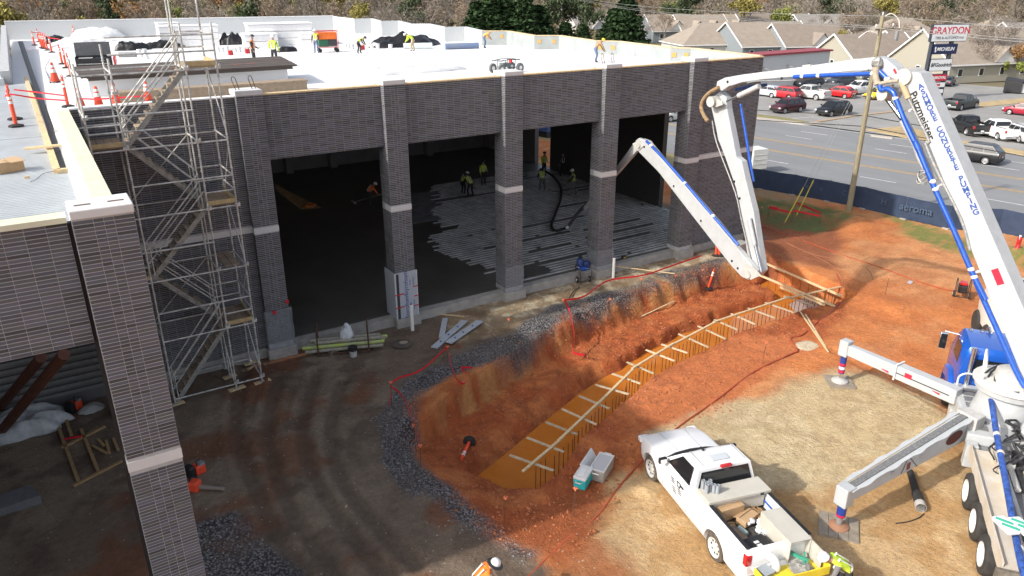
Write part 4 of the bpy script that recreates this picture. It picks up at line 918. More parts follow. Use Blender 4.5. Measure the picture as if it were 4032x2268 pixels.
# wrapped insulation stacks
def stack(name, c, sx, sy, h, rz, label, seed, pieces=0):
    t = thing(name, label, 'insulation stack', c, rz, 'white wrapped insulation stacks on the roof'); rg = random.Random(seed)
    k = max(1, int(h / .45))
    for i in range(k):
        z0 = h * i / k; j = rg.uniform(-.04, .04); mb = MB(); mb.box((-sx / 2 + j, -sy / 2 + j, z0 + .01), (sx / 2 + j, sy / 2 + j, z0 + h / k - .01)); mb.build('insulation_bundle', WBAG, t, bev=.05)
    mb = MB(); mb.cbox((0, 0, h + .03), (sx * 1.03, sy * 1.03, .06)); mb.build('top_sheet', MEMB, t, bev=.02)
    return t
stack('insulation_stack', (18.913,67.366,9.081), 5.2, 2.6, 1.7, radians(-10), 'largest white wrapped insulation stack right of the black bundle', 1)
stack('insulation_stack', (16.73,65.422,9.111), 2.6, 2.2, 1.0, radians(-8), 'lower white insulation stack in front of the largest one', 2)
stack('insulation_stack', (12.351,71.101,9.023), 4.6, 2.2, 1.6, radians(-6), 'white insulation stack seen between scaffold posts', 3)
stack('insulation_stack', (21.209,65.41,9.111), 2.2, 1.6, .9, radians(-12), 'small white insulation stack behind the generator', 4)
stack('insulation_stack', (12,79.111,8.899), 1.8, 1.6, 1.6, 0, 'narrow white insulation stack left of the scaffold top landing', 5)
# buckets
BKT = thing('white_bucket', 'x', 'bucket', group='white buckets standing on the roof')
mb = MB(); mb.lathe([(.14, 0), (.155, .36), (.162, .365), (.162, .39), (.02, .392)], n=12); mb.build('pail', WBAG, BKT, smooth=True)
mb = MB(); mb.tube([(-.16, 0, .33), (-.12, -.1, .25), (0, -.16, .2), (.12, -.1, .25), (.16, 0, .33)], .006, 5); mb.build('handle', STEEL, BKT)
BSP = [(7.329,62.563,9.155), (7.733,62.875,9.15), (6.935,58.703,9.215), (7.243,58.457,9.219), (12.609,61.557,9.171), (12.748,60.762,9.183), (13.405,62.302,9.159), (13.504,60.143,9.193), (13.957,60.726,9.184), (14.061,59.687,9.2), (21.463,58.559,9.217), (21.883,58.971,9.211), (21.865,58.224,9.223), (23.332,58.536,9.218), (23.068,57.222,9.238), (23.738,58.195,9.223), (23.434,56.917,9.243), (23.839,55.399,9.266)]
for i, p in enumerate(BSP):
    o = BKT if i == 0 else dup(BKT); o.location = p; o.rotation_euler.z = i
    W5 = ('first', 'second', 'third', 'fourth', 'fifth', 'sixth')
    o['label'] = 'lone white bucket in front of black sheeting heap' if i == 17 else (W5[i] + ' white bucket in the group seen through the scaffold' if i < 4 else W5[i - 4] + ' white bucket from left in row beside black hooded worker' if i < 10 else W5[i - 10] + ' white bucket from left in cluster left of crouching worker' if i < 13 else W5[i - 13] + ' white bucket from left in cluster right of crouching worker')
def gascan(p, label):
    t = thing('fuel_can', label, 'fuel can', p); mb = MB(); mb.cbox((0, 0, .16), (.34, .24, .32)); mb.build('can', RED, t, bev=.05); mb = MB(); mb.tube([(.1, 0, .32), (.18, 0, .42), (.26, 0, .44)], .022, 6); mb.build('spout', BLACK, t); mb = MB(); mb.tube([(-.12, 0, .31), (-.1, 0, .38), (.04, 0, .38), (.06, 0, .31)], .018, 6); mb.build('handle', RED, t)
gascan((12.67,57.856,9.228), 'red fuel can among the white buckets on roof'); gascan((14.066,58.756,9.214), 'red fuel can beside the black hooded worker'); gascan((22.148,56.802,9.245), 'red fuel can right of the crouching worker'); gascan((13.216,70.368,9.034), 'red fuel can behind the scaffold posts')
def roll(p, q, r, mat, label): mb = MB(); mb.tube([p, q], r, 14); o = mb.build('membrane_roll', mat, smooth=True); return tag(o, label, 'roll', 'membrane rolls on the roof')
GRROLL = M('slate_roll', (.20, .23, .28), .6, col2=(.12, .18, .34), sc=.9)
roll((27.184,52.889,9.525), (29.717,52.309,9.534), .22, GRROLL, 'blue grey membrane roll lying by right parapet')
roll((5.843,61.079,9.338), (6.849,60.508,9.347), .17, GREY, 'short dark grey roll beside the black gang box')
roll((24.861,55.313,9.488), (26.854,54.417,9.502), .22, M('pale_roll', (.58, .64, .66), .6), 'pale membrane roll in front of black sheeting heap')
roll((7.176,77.901,9.118), (9.16,77.59,9.122), .2, M('pale_roll2', (.66, .69, .70), .6), 'pale grey roll near the rear of the roof')
roll((16.313,39.895,9.627), (19.201,38.818,9.643), .13, GRROLL, 'long blue grey strip roll behind white draped bundle')
heap('white_draped_bundle', (17.661,38.42,9.529), 3.2, .55, .42, WBAG, 'long bundle under white plastic near front edge of roof', 'bundle', 21, .6)
# gang box with its lid up
gb = thing('tool_chest', 'black wheeled tool chest with its lid open on white roof', 'tool chest', (3.65,52.683,9.308), radians(-8))
mb = MB(); mb.box((-.95, -.4, .18), (.95, -.36, .62)); mb.box((-.95, .36, .18), (.95, .4, .72)); mb.box((-.95, -.4, .18), (-.91, .4, .68)); mb.box((.91, -.4, .18), (.95, .4, .68)); mb.box((-.95, -.4, .15), (.95, .4, .19)); mb.build('chest', BLACK, gb)
mb = MB(); mb.cbox((0, .52, 1.05), (1.9, .07, .85), m=Matrix.Rotation(radians(-18), 3, 'X')); mb.build('lid', M('scuffed_lid', (.07, .072, .078), .6, var=.3), gb, bev=.02)
mb = MB(); mb.box((.1, -.3, .2), (.7, .3, .58)); mb.build('blue_tote', M('blue_tote', (.06, .15, .24), .5), gb)
mb = MB(); mb.box((-.8, -.3, .2), (-.05, .3, .6)); mb.build('tool_tray', WBAG, gb)
for x in (-.7, .7):
    mb = MB(); mb.tube([(x - .06, -.3, .1), (x + .06, -.3, .1)], .1, 12); mb.build('wheel', RUBBER, gb)
mb = MB(); mb.beam((-.85, -.55, .3), (.85, -.55, .3), .05, .05); mb.build('push_bar', STEEL, gb)
mb = MB(); mb.beam((1.1, -.4, .35), (1.15, .2, .55), .12, .4); mb.build('side_tool', RED, gb)
# generator
gn = thing('generator', 'orange generator on a wheeled cart beside standing worker', 'generator', (19.248,56.22,9.254), radians(-12))
mb = MB(); mb.cbox((0, 0, 1.15), (1.35, .6, .5)); mb.build('engine_cover', M('gen_orange', (.75, .16, .02), .45, var=.15), gn, bev=.06)
mb = MB(); mb.cbox((-.3, 0, .65), (.7, .5, .5)); mb.build('alternator', M('gen_green', (.02, .13, .07), .5), gn, bev=.04); mb = MB(); mb.cbox((.35, 0, .68), (.6, .5, .5)); mb.build('engine', DSTEEL, gn, bev=.04)
mb = MB()
for x in (-.75, .75):
    for y in (-.35, .35): mb.tube([(x, y, .25), (x, y, 1.5)], .022, 6)
for y in (-.35, .35):
    for z in (.35, 1.48): mb.tube([(-.75, y, z), (.75, y, z)], .022, 6)
for x in (-.75, .75): mb.tube([(x, -.35, 1.48), (x, .35, 1.48)], .022, 6)
mb.build('cart_frame', RED, gn)
for x in (-.62, .62):
    for y in (-.33, .33): mb = MB(); mb.tube([(x, y - .04, .15), (x, y + .04, .15)], .15, 12); mb.build('wheel', RUBBER, gn)
# wheeled cart behind the third column
wc = thing('roof_cart', 'low wheeled roofing cart standing behind cap of third bay column', 'cart', (21.866,35.483,9.575), radians(8), scale=.66)
def wheel(mb, c, r, w_, ax='y'): d = Vector((0, w_ / 2, 0)) if ax == 'y' else Vector((w_ / 2, 0, 0)); c = Vector(c); mb.tube([c - d, c - d * .5, c + d * .5, c + d], [r * .9, r, r, r * .9], 14)
mb = MB()
for y in (-.5, .5): mb.tube([(-1.1, y, .95), (0, y, 1.08), (1.0, y, .98)], .025, 6)
for x in (-1.1, -.5, .5, 1.0): mb.tube([(x, -.5, 1.0), (x, .5, 1.0)], .025, 6)
for x in (-.5, .5):
    for y in (-.5, .5): mb.tube([(x, y, 1.0), (x - .05, y, .35)], .028, 6)
mb.tube([(-1.2, 0, .35), (1.1, 0, .35)], .03, 6); mb.build('cart_frame', DSTEEL, wc)
mb = MB(); mb.cbox((-.15, 0, .62), (.8, .5, .3)); mb.build('hopper', M('cart_green', (.13, .16, .15), .6), wc); mb = MB(); mb.cbox((.5, .1, .85), (.12, .3, .3)); mb.build('red_valve', RED, wc)
for x in (-1.0, .95):
    for y in (-.55, .55): mb = MB(); wheel(mb, (x, y, .38), .38, .22); ww = mb.build('wheel', M('grey_tyre', (.16, .16, .16), .9), wc, smooth=True); mb = MB(); wheel(mb, (x, y, .38), .17, .24); mb.build('rim', WHITE, ww)
# cardboard box and small things on the metal deck
bx = thing('cardboard_box', 'open brown cardboard box lying on ribbed metal deck', 'cardboard box', (-0.886,23.177,9.62), radians(20))
mb = MB(); mb.box((-.34, -.22, 0), (.34, .22, .26)); mb.build('carton', CARD, bx)
for a in ((-.34, -.22, .265, -.02, .26, .02), (.02, -.34, .27, .36, .2, .05)): mb = MB(); mb.hexa([(a[0], a[1], .262), (a[3], a[1], .262), (a[3], a[4], .30), (a[0], a[4], .30), (a[0], a[1], .27), (a[3], a[1], .27), (a[3], a[4], .308), (a[0], a[4], .308)]); mb.build('flap', M('card_light', (.52, .36, .21), .85), bx)
mb = MB(); mb.box((.341, -.1, .08), (.346, .12, .2)); mb.build('shipping_label', WHITE, bx)
mb = MB(); mb.cbox(tuple(np.array((-0.475,22.022,9.65))), (.12, .05, .05), .2); tag(mb.build('timber_offcut', WOOD), 'small pale wood offcut on ribbed metal deck near box', 'wood block')
mb = MB(); mb.tube(smooth_path([(-0.418,21.572,9.62), (-0.272,21.839,9.62), (-0.111,22.332,9.63), (0.138,22.48,9.63), (0.409,22.421,9.65)]), .006, 5); tag(mb.build('thin_cable', BLACK), 'thin black cable lying across ribbed metal deck', 'cable')
mb = MB(); mb.tube(smooth_path([(1.338,50.113,10.148), (1.139,54.638,9.328), (1.02,48.528,9.423), (1.107,44.626,9.483), (1.886,47.526,9.438), (3.633,51.022,9.384), (4.357,51.453,9.377)]), .02, 5); tag(mb.build('grey_hose', STEEL), 'grey hose looping round tall cone on roof', 'hose')
sw = thing('cutoff_saw', 'red cut off saw lying on white roof behind plank platform', 'saw', (4.499,48.812,9.368), .2); mb = MB(); mb.cbox((0, 0, .12), (.35, .22, .2)); mb.build('saw_body', RED, sw, bev=.03); mb = MB(); mb.tube([(-.5, -.02, .1), (-.5, .02, .1)], .16, 14); mb.beam((-.45, 0, .1), (0, 0, .14), .04, .08); mb.build('blade_arm', GREY, sw)
# ---------------------------------------------------------------- scaffold stair tower
SC = thing('scaffold_stair_tower', 'tall steel scaffold stair tower with timber landings standing against the brick wall', 'scaffold', (3.3, 27.3, 0), world=True)
SX = [1.25, 2.2, 4.35, 5.3]; SYS = [26.42, 28.22]; LV = [.28, 2.57, 4.80, 7.04, 9.30, 11.60]
SCM = M('scaffold_tube', (.52, .51, .48), .5, .25, var=.45, sc=6)
for ix, x in enumerate(SX):
    for iy, y in enumerate(SYS):
        top = [11.9, 12.0, 12.95, 12.95][ix] if iy == 0 else [11.9, 12.3, 14.15, 13.9][ix]
        mb = MB(); mb.tube([(x, y, .06), (x, y, top)], .030, 8)
        for k in range(int(top / .5)):
            z = .3 + k * .5; mb.lathe([(.026, z - .01), (.052, z - .008), (.052, z + .008), (.026, z + .01)], (x, y, 0), 8)
        po = mb.build('standard', SCM, SC)
        mb = MB(); mb.box((x - .075, y - .075, .045), (x + .075, y + .075, .06)); mb.tube([(x, y, .06), (x, y, .28)], .018, 6); mb.build('base_jack', SCM, po)
for x, y in ((4.35, 26.42), (5.3, 26.42), (5.3, 28.22), (4.35, 27.5), (2.2, 26.42)):
    mb = MB(); mb.cbox((x, y, .02), (.62 if y < 27 else .5, .22, .045), .15); mb.build('sole_board', WOOD, SC)
mb = MB(); mb.tube([(4.35, 27.5, .04), (4.35, 27.5, 12.7)], .026, 8); mb.build('standard', SCM, SC)
mb = MB(); mb.tube([(4.35, 27.9, 11.6), (4.4, 27.9, 14.2)], .026, 8); mb.build('standard', SCM, SC)
def led(a, b, n='ledger', r=.028): mb = MB(); mb.tube([a, b], r, 7); return mb.build(n, SCM, SC)
for z in LV:
    for y in SYS: led((SX[0] if z > 3 else 2.2, y, z - .06), (SX[3], y, z - .06))
    for x in SX: led((x, SYS[0], z - .02), (x, SYS[1], z - .02), 'transom')
for z in LV:
    for h in (.5, 1.0):
        if z + h > 12.9 or z < 1: continue
        right = z in (2.57, 7.04, 11.60)
        xs = (SX[2], SX[3]) if right else (SX[0], SX[1])
        for y in SYS: led((xs[0], y, z + h), (xs[1], y, z + h), 'guard_rail')
        xe = xs[1] if right else xs[0]; led((xe, SYS[0], z + h), (xe, SYS[1], z + h), 'guard_rail')
        led((SX[1], SYS[0], z + h), (SX[2], SYS[0], z + h), 'guard_rail') if h == 1.0 or z > 9 else None
for a, b in (((5.32, 26.42, .3), (5.32, 28.22, 2.5)), ((5.32, 28.22, 2.6), (5.32, 26.42, 4.7)), ((5.32, 26.42, 4.9), (5.32, 28.22, 7.0)), ((5.32, 28.22, 7.1), (5.32, 26.42, 9.2)), ((4.3, 26.42, .3), (4.3, 27.5, 2.4)), ((2.2, 28.26, 2.6), (4.35, 28.26, 4.7)), ((2.2, 28.26, 7.1), (4.35, 28.26, 9.2)), ((1.25, 28.2, 9.3), (1.25, 26.45, 11.5)), ((5.32, 26.42, 9.4), (5.32, 28.22, 11.5))): led(a, b, 'brace', .02)
PLK = M('landing_plank', (.27, .20, .14), .85, var=.3, sc=2)
for z in LV[1:]:
    right = z in (2.57, 7.04, 11.60)
    if z == 4.80:
        for k in range(2): mb = MB(); mb.box((4.42 + .26 * k + .2, 26.5, z), (4.42 + .26 * k + .44, 28.1, z + .04)); mb.build('plank', PLK, SC)
    xs = (SX[2] + .02, SX[3] - .02) if right else (SX[0] + .02, SX[1] - .02)
    n = 4; w_ = (xs[1] - xs[0]) / n
    for k in range(n): mb = MB(); mb.box((xs[0] + k * w_ + .006, 26.46, z + .004 * (k % 2)), (xs[0] + (k + 1) * w_ - .006, 28.18, z + .05 + .004 * (k % 2))); mb.build('plank', PLK if z < 11 else M('pale_plank', (.44, .33, .19), .8, var=.2), SC)
    mb = MB(); mb.box((xs[0], 26.40, z + .06), (xs[1], 26.44, z + .2)); mb.build('toe_board', M('toe_board_wood', (.45, .34, .18), .8, var=.2), SC)
    xe = xs[1] if right else xs[0]; mb = MB(); mb.box((xe - .02, 26.46, z + .06), (xe + .02, 28.18, z + .2)); mb.build('toe_board', M('toe_board_wood', (.45, .34, .18), .8, var=.2), SC)
def flight(x0, z0, x1, z1, yc, wd=.62):
    n = 11; a = Vector((x0, yc, z0)); b = Vector((x1, yc, z1)); mb = MB()
    STM = M('stair_steel', (.30, .295, .27), .6, .3, var=.35, sc=5)
    for s in (-1, 1):
        mb = MB(); mb.beam(a + Vector((0, s * wd / 2, -.05)), b + Vector((0, s * wd / 2, -.05)), .03, .16); mb.build('stringer', STM, SC)
        for h in (.55, 1.0):
            q = Vector((0, s * (wd / 2 + .02), h)); mb = MB(); mb.tube([a + q, b + q], .022, 7); mb.build('handrail', SCM, SC)
        for t in (.05, .95): mb = MB(); p = a.lerp(b, t) + Vector((0, s * (wd / 2 + .02), 0)); mb.tube([p, p + Vector((0, 0, 1.0))], .02, 6); mb.build('rail_post', SCM, SC)
    for k in range(n):
        p = a.lerp(b, (k + .6) / n); mb = MB(); mb.cbox(p, (.24, wd - .04, .035)); mb.build('stair_tread', M('tread_ply', (.30, .235, .17), .85, var=.4, sc=3, objvar=.3), SC)
        sg = 1 if x1 > x0 else -1; mb = MB(); mb.cbox(p + Vector((sg * .11, 0, .085)), (.015, wd - .04, .15)); mb.build('riser', M('riser_ply', (.20, .165, .13), .85, var=.3, objvar=.25), SC)
flight(2.25, .05, 4.32, 2.57, 26.85); flight(4.32, 2.62, 2.25, 4.8, 27.75); flight(2.25, 4.85, 4.32, 7.04, 26.85); flight(4.32, 7.1, 2.25, 9.3, 27.75); flight(2.25, 9.35, 4.32, 11.6, 26.85)
for x, y, z in ((4.35, 26.42, 2.6), (5.3, 26.42, 2.6), (4.35, 26.42, 7.0), (5.3, 26.42, 7.0), (4.35, 26.42, 4.8), (5.3, 26.42, 4.8), (4.35, 26.42, 9.3), (2.2, 26.42, 9.3), (4.35, 26.42, 11.6), (5.3, 26.42, 11.6), (2.2, 26.42, 11.0), (1.25, 26.42, 10.3), (5.3, 26.42, .3), (4.35, 26.42, .3)):
    mb = MB(); mb.cbox((x, y - .04, z), (.13, .13, .09)); mb.cbox((x + .07, y - .07, z + .03), (.05, .05, .14), .4); mb.build('coupler', SCM, SC)
led((.4, 26.9, 9.95), (2.4, 26.9, 9.95), 'tie_tube', .028); led((.62, 26.3, 9.95), (.62, 27.4, 9.9), 'tie_tube', .028)
# ---------------------------------------------------------------- concrete boom pump truck
PO = Vector((24.0, 9.15, 0)); PA = radians(35.8)
PUMP = thing('concrete_pump_truck', 'white concrete boom pump truck with blue cab, spread outriggers and folded boom over the site', 'pump truck', tuple(PO), world=True)
_pm = Matrix.Rotation(PA, 3, 'Z')
def W(x, y, z): return tuple(PO + _pm @ Vector((x, y, z)))
WX = Vector(W(1, 0, 0)) - PO; WY_ = Vector(W(0, 1, 0)) - PO
def wbox(mb, a, b, mi=0):
    x0, y0, z0 = a; x1, y1, z1 = b
    return mb.hexa([W(*p) for p in ((x0, y0, z0), (x1, y0, z0), (x1, y1, z0), (x0, y1, z0), (x0, y0, z1), (x1, y0, z1), (x1, y1, z1), (x0, y1, z1))], mi)
def wpart(name, boxes, mat, par=None, bev=0.): 
    mb = MB()
    for a, b in boxes: wbox(mb, a, b)
    return mb.build(name, mat, par or PUMP, bev=bev)
wpart('chassis', [((-8.0, -.45, .75), (4.8, -.2, 1.05)), ((-8.0, .2, .75), (4.8, .45, 1.05)), ((-7.8, -1.1, 1.05), (1.4, 1.1, 1.16))], GREY)
wpart('deck', [((-1.7, -1.2, 1.16), (1.7, 1.2, 1.5))], PUMPW, bev=.04)
TREAD = M('tread_plate', (.20, .20, .20), .6, .3, var=.5, sc=18)
for x in (.85, .45, .05):
    wpart('step_plate', [((x, .62, 1.505), (x + .30, 1.02, 1.52))], TREAD)
for x, y in ((-.5, .75), (-.9, .78), (-1.35, .80)): wpart('step_plate', [((x, y - .2, 1.505), (x + .28, y + .35, 1.52))], TREAD)
wpart('tread_strip', [((1.1, .3, 1.505), (1.35, 1.1, 1.52))], TREAD)
wpart('control_panel', [((.15, .35, 1.52), (.35, .6, 1.7))], BLACK)
wpart('side_skirt', [((.2, 1.19, .55), (1.5, 1.22, 1.45))], PUMPW)
wpart('toolbox', [((.3, .95, .35), (.62, 1.3, .95)), ((.75, .95, .35), (1.05, 1.3, .95))], PUMPG, bev=.02)
# turret pedestal and slewing ring
mb = MB(); mb.lathe([(.95, 1.5), (.85, 1.9), (.80, 2.35), (.98, 2.38), (1.0, 2.55), (.90, 2.58)], PO, 28); mb.build('turret_pedestal', PUMPW, PUMP, smooth=True)
mb = MB(); mb.lathe([(1.06, 2.585), (1.08, 2.60), (1.08, 2.66), (1.0, 2.67), (.8, 2.68)], PO, 28); mb.build('slewing_ring', M('ring_white', (.58, .57, .53), .55, var=.15), PUMP, smooth=True)
mb = MB(); mb.lathe([(.55, 2.68), (.5, 3.0), (.3, 3.1)], PO, 18); mb.build('turret_head', PUMPG, PUMP, smooth=True)
rg = random.Random(31); mb = MB()
for k in range(7):
    a = k * .9; p = [PO + Vector((cos(a + .5 * i) * (.4 + .1 * i), sin(a + .5 * i) * (.4 + .1 * i), 2.75 + .18 * sin(i + k))) for i in range(5)]; mb.tube(smooth_path(p, 4), .032, 6)
mb.build('hydraulic_hoses', DSTEEL, PUMP)
mb = MB(); mb.tube(smooth_path([PO + Vector((-.7, .55, 2.6)), PO + Vector((-.75, .6, 3.3)), PO + Vector((-.2, .85, 3.45)), PO + Vector((.2, .9, 2.7))]), .035, 8); mb.build('grab_rail', WHITE, PUMP)
# boom: every section is a plate girder lying in one upright plane through the turret
BD = Vector(((24.579,27.169,6.88)[0] - PO.x, (24.579,27.169,6.88)[1] - PO.y, 0)).normalized(); BN = Vector((-BD.y, BD.x, 0))
def girder(name, pts, o0, o1, mat=PUMPW, bev=.03, par=None):
    mb = MB(); poly = [Vector(p) + BN * o0 for p in pts]; mb.extr(poly, BN * (o1 - o0)); ob = mb.build(name, mat, par or PUMP, bev=bev)
    bm = bmesh.new(); bm.from_mesh(ob.data); bmesh.ops.recalc_face_normals(bm, faces=bm.faces); bm.to_mesh(ob.data); bm.free(); return ob
T1 = Vector((24.17,14.133,11.208)); B1 = Vector((24.052,10.389,5.937)); ax = (B1 - T1).normalized(); ROOT = T1 + ax * ((T1.z - 3.0) / -ax.z); up1 = Vector((0, 0, 1)) - ax * ax.z; up1 = up1.normalized()
if up1.dot(BD) > 0: up1 = -up1            # the back of the girder, away from the building
s1 = [T1 - ax * .15 - up1 * .22, T1 - ax * .28 + up1 * .06, T1 - ax * .1 + up1 * .30, T1 + ax * 1.5 + up1 * .34, ROOT + up1 * .46, ROOT + ax * .5 + up1 * .2, ROOT + ax * .4 - up1 * .35, ROOT - up1 * .40, T1 + ax * 1.2 - up1 * .30]
SEC1 = girder('boom_section', s1, -.30, .30)
girder('boom_section', [(24.44,22.75,9.979), (24.44,22.724,10.277), (24.427,22.308,10.464), (24.4,21.449,10.664), (24.309,18.565,11.226), (24.248,16.622,11.629), (24.216,15.615,11.808), (24.205,15.244,11.752), (24.194,14.891,11.559), (24.183,14.549,11.216), (24.187,14.681,11.117), (24.203,15.18,11.256), (24.215,15.57,11.394), (24.246,16.547,11.25), (24.301,18.317,10.93), (24.364,20.315,10.598), (24.398,21.402,10.36), (24.419,22.077,10.129), (24.43,22.412,9.917)], -.24, .20)
girder('boom_section', [(24.454,23.173,9.22), (24.451,23.076,9.594), (24.44,22.73,9.836), (24.427,22.329,9.64), (24.424,22.236,9.209), (24.416,21.958,8.579), (24.399,21.415,7.319), (24.389,21.114,7.211), (24.371,20.546,6.05), (24.359,20.162,5.308), (24.348,19.792,4.281), (24.332,19.284,2.954), (24.339,19.527,2.619), (24.349,19.85,2.569), (24.358,20.134,3.214), (24.38,20.814,5.047), (24.393,21.24,6.03), (24.419,22.076,7.257), (24.434,22.546,7.868), (24.442,22.801,8.45)], -.36, -.02)
S4 = girder('boom_section', [(24.595,27.678,6.653), (24.591,27.544,6.967), (24.58,27.196,7.141), (24.568,26.795,7.12), (24.521,25.319,6.3), (24.413,21.867,4.47), (24.367,20.407,3.594), (24.334,19.351,3.004), (24.334,19.366,2.732), (24.344,19.684,2.477), (24.357,20.083,2.491), (24.377,20.72,2.78), (24.469,23.643,4.522), (24.536,25.795,5.823)], .03, .30)
girder('boom_section', [(24.586,27.384,6.994), (24.592,27.559,6.7), (24.644,29.217,5.07), (24.719,31.63,2.753), (24.735,32.114,2.258), (24.735,32.129,2.505), (24.72,31.647,3.025), (24.645,29.252,5.485), (24.605,27.992,6.89), (24.598,27.759,7.062)], -.22, -.02)
def bt(name, pts, r, mat, off, sm=3, par=None, n=10):
    p = [Vector(q) + BN * off for q in pts]; mb = MB(); mb.tube(smooth_path(p, sm) if sm else p, r, n); return mb.build(name, mat, par or PUMP, smooth=True)
# blue delivery pipe
bt('delivery_pipe', [(24.315,18.746,10.86), (24.281,17.668,11.013), (24.245,16.528,11.154), (24.214,15.547,11.284)], .075, BLUE, .33)
bt('delivery_pipe', [(24.209,15.372,11.412), (24.201,15.141,11.26), (24.197,15.004,11.17)], .08, BLUE, .33)
bt('delivery_pipe', [(24.203,15.178,10.96), (24.2,15.088,10.812), (24.193,14.882,10.87), (24.186,14.651,10.792), (24.181,14.487,10.568), (24.165,13.993,9.868), (24.144,13.324,9.032), (24.153,13.588,9.389), (24.121,12.582,7.998), (24.094,11.727,6.891), (24.069,10.922,5.797), (24.05,10.313,5.064), (24.063,10.721,5.517), (24.038,9.943,4.483), (24.007,8.953,3.2), (23.996,8.615,2.836)], .085, BLUE, .42)
bt('delivery_pipe', [(24.416,21.958,9.401), (24.403,21.568,8.416), (24.391,21.168,7.366), (24.388,21.065,7.085), (24.378,20.774,6.367)], .06, BLUE, -.5)
bt('delivery_pipe', [(24.564,26.679,7.14), (24.522,25.347,6.538), (24.476,23.873,5.758), (24.416,21.966,4.701), (24.365,20.355,3.853)], .062, BLUE, .40)
bt('delivery_pipe', [(24.42,22.103,9.974), (24.397,21.364,10.186), (24.371,20.537,10.34)], .06, DBLUE, -.3)
for p, o in (((24.303,18.364,10.918), .33), ((24.281,17.677,11.012), .33), ((24.214,15.547,11.284), .33), ((24.197,15.003,11.163), .33), ((24.196,14.975,10.842), .40), ((24.182,14.528,10.615), .42), ((24.126,12.729,8.25), .42), ((24.121,12.59,8.032), .42), ((24.07,10.954,5.859), .42), ((24.065,10.804,5.654), .42), ((24.476,23.87,5.734), .40), ((24.416,21.966,4.701), .40), ((24.552,26.312,6.998), .40)):
    mb = MB(); q = Vector(p) + BN * o; mb.ball(q, .105, (1, 1, .8), 10, 6); mb.build('pipe_clamp', WHITE, PUMP, smooth=True)
for p in ((24.165,13.971,10.289), (24.12,12.537,8.115), (24.066,10.84,5.733)):
    q = Vector(p); mb = MB(); mb.tube([q + BN * .42, q + BN * .25 - up1 * .0 + Vector((0, 0, .05)), q + BN * .25 + up1 * .3], .04, 7); mb.build('pipe_bracket', WHITE, PUMP)
# rams
bt('ram_rod', [(24.198,15.026,10.519), (24.174,14.26,9.864)], .075, CHROME, .12, 0); bt('ram_cylinder', [(24.175,14.308,9.909), (24.156,13.707,9.246), (24.149,13.476,8.879), (24.13,12.878,8.182)], .14, PUMPW, .12, 0)
bt('ram_rod', [(24.422,22.159,9.529), (24.401,21.488,9.851)], .05, CHROME, .1, 0); bt('ram_cylinder', [(24.403,21.543,9.823), (24.371,20.534,10.32)], .11, PUMPW, .1, 0)
bt('ram_rod', [(24.586,27.385,6.6), (24.568,26.795,6.366)], .03, CHROME, .2, 0); bt('ram_cylinder', [(24.569,26.837,6.385), (24.536,25.799,5.859)], .06, PUMPW, .2, 0)
bt('ram_cylinder', [(24.36,20.205,5.016), (24.346,19.749,4.008)], .09, PUMPW, .12, 0); bt('ram_rod', [(24.346,19.749,4.008), (24.33,19.229,2.972)], .05, CHROME, .12, 0)
bt('leather_sleeve', [(24.433,22.513,10.059), (24.449,23.007,9.781), (24.459,23.344,9.425), (24.461,23.397,9.099), (24.454,23.194,8.806), (24.446,22.94,8.613)], .085, M('tan_sleeve', (.27, .18, .10), .8, var=.45, sc=10), .28)
bt('hose_run', [(24.445,22.908,8.618), (24.433,22.526,7.732), (24.391,21.19,5.901), (24.377,20.741,4.97), (24.346,19.758,2.944)], .028, STEEL, .06)
bt('canvas_sleeve', [(24.21,15.413,11.513), (24.209,15.369,11.203), (24.205,15.241,10.971)], .11, M('canvas_sleeve', (.36, .31, .24), .9, var=.2), .42)
bt('canvas_sleeve', [(24.205,15.244,10.988), (24.193,14.871,11.097), (24.182,14.538,11.166)], .06, M('canvas_sleeve', (.36, .31, .24), .9), .42)
bt('canvas_sleeve', [(24.181,14.49,11.12), (24.176,14.329,10.898), (24.17,14.142,10.645)], .09, M('hose_sleeve', (.42, .33, .20), .9), .33)
bt('hose_bundle', [(24.171,14.168,10.676), (24.158,13.761,10.18), (24.139,13.151,9.412), (24.143,13.288,9.37), (24.125,12.711,8.571), (24.091,11.641,7.271), (24.077,11.167,6.406)], .045, M('hose_steel', (.30, .30, .29), .6, .3, var=.4, sc=12), .33)
bt('hose_run', [(24.387,21.062,10.388), (24.37,20.522,10.519), (24.331,19.267,10.658), (24.286,17.835,10.902), (24.222,15.811,11.372)], .03, GREY, .22)
mb = MB(); q = Vector((24.212,15.477,11.629)) + BN * .3; mb.ball(q, .18, (1, 1, 1.2), 8, 5, jit=.15); mb.build('joint_valve', STEEL, PUMP)
mb = MB(); q = Vector((24.137,13.101,8.526)) + BN * .4
for k in range(5): mb.tube([q + Vector((.10 * cos(a), .16 * sin(a), .22 * cos(a * .7 + k) - .2)) for a in np.linspace(0, 6.2, 12)], .02, 5)
mb.build('coiled_lines', STEEL, PUMP)
for p, r in (((24.442,22.801,9.448), .22), ((24.345,19.713,2.738), .17), ((24.583,27.286,6.828), .13), ((24.179,14.415,11.298), .26), ((24.199,15.059,10.674), .2)):
    q = Vector(p); mb = MB(); mb.tube([q - BN * .42, q + BN * .40], r, 16); mb.build('pivot_pin', PUMPG, PUMP, smooth=True)
girder('link_plate', [(24.448,22.999,9.265), (24.443,22.845,9.532), (24.436,22.601,9.585), (24.426,22.28,9.514), (24.424,22.231,9.388), (24.434,22.553,9.256), (24.446,22.923,9.185)], .21, .25, PUMPG, 0)
girder('link_plate', [(24.207,15.304,10.395), (24.206,15.302,10.681), (24.2,15.109,10.915), (24.192,14.853,11.012), (24.193,14.873,10.731), (24.198,15.03,10.536)], .1, .22, PUMPG, .02)
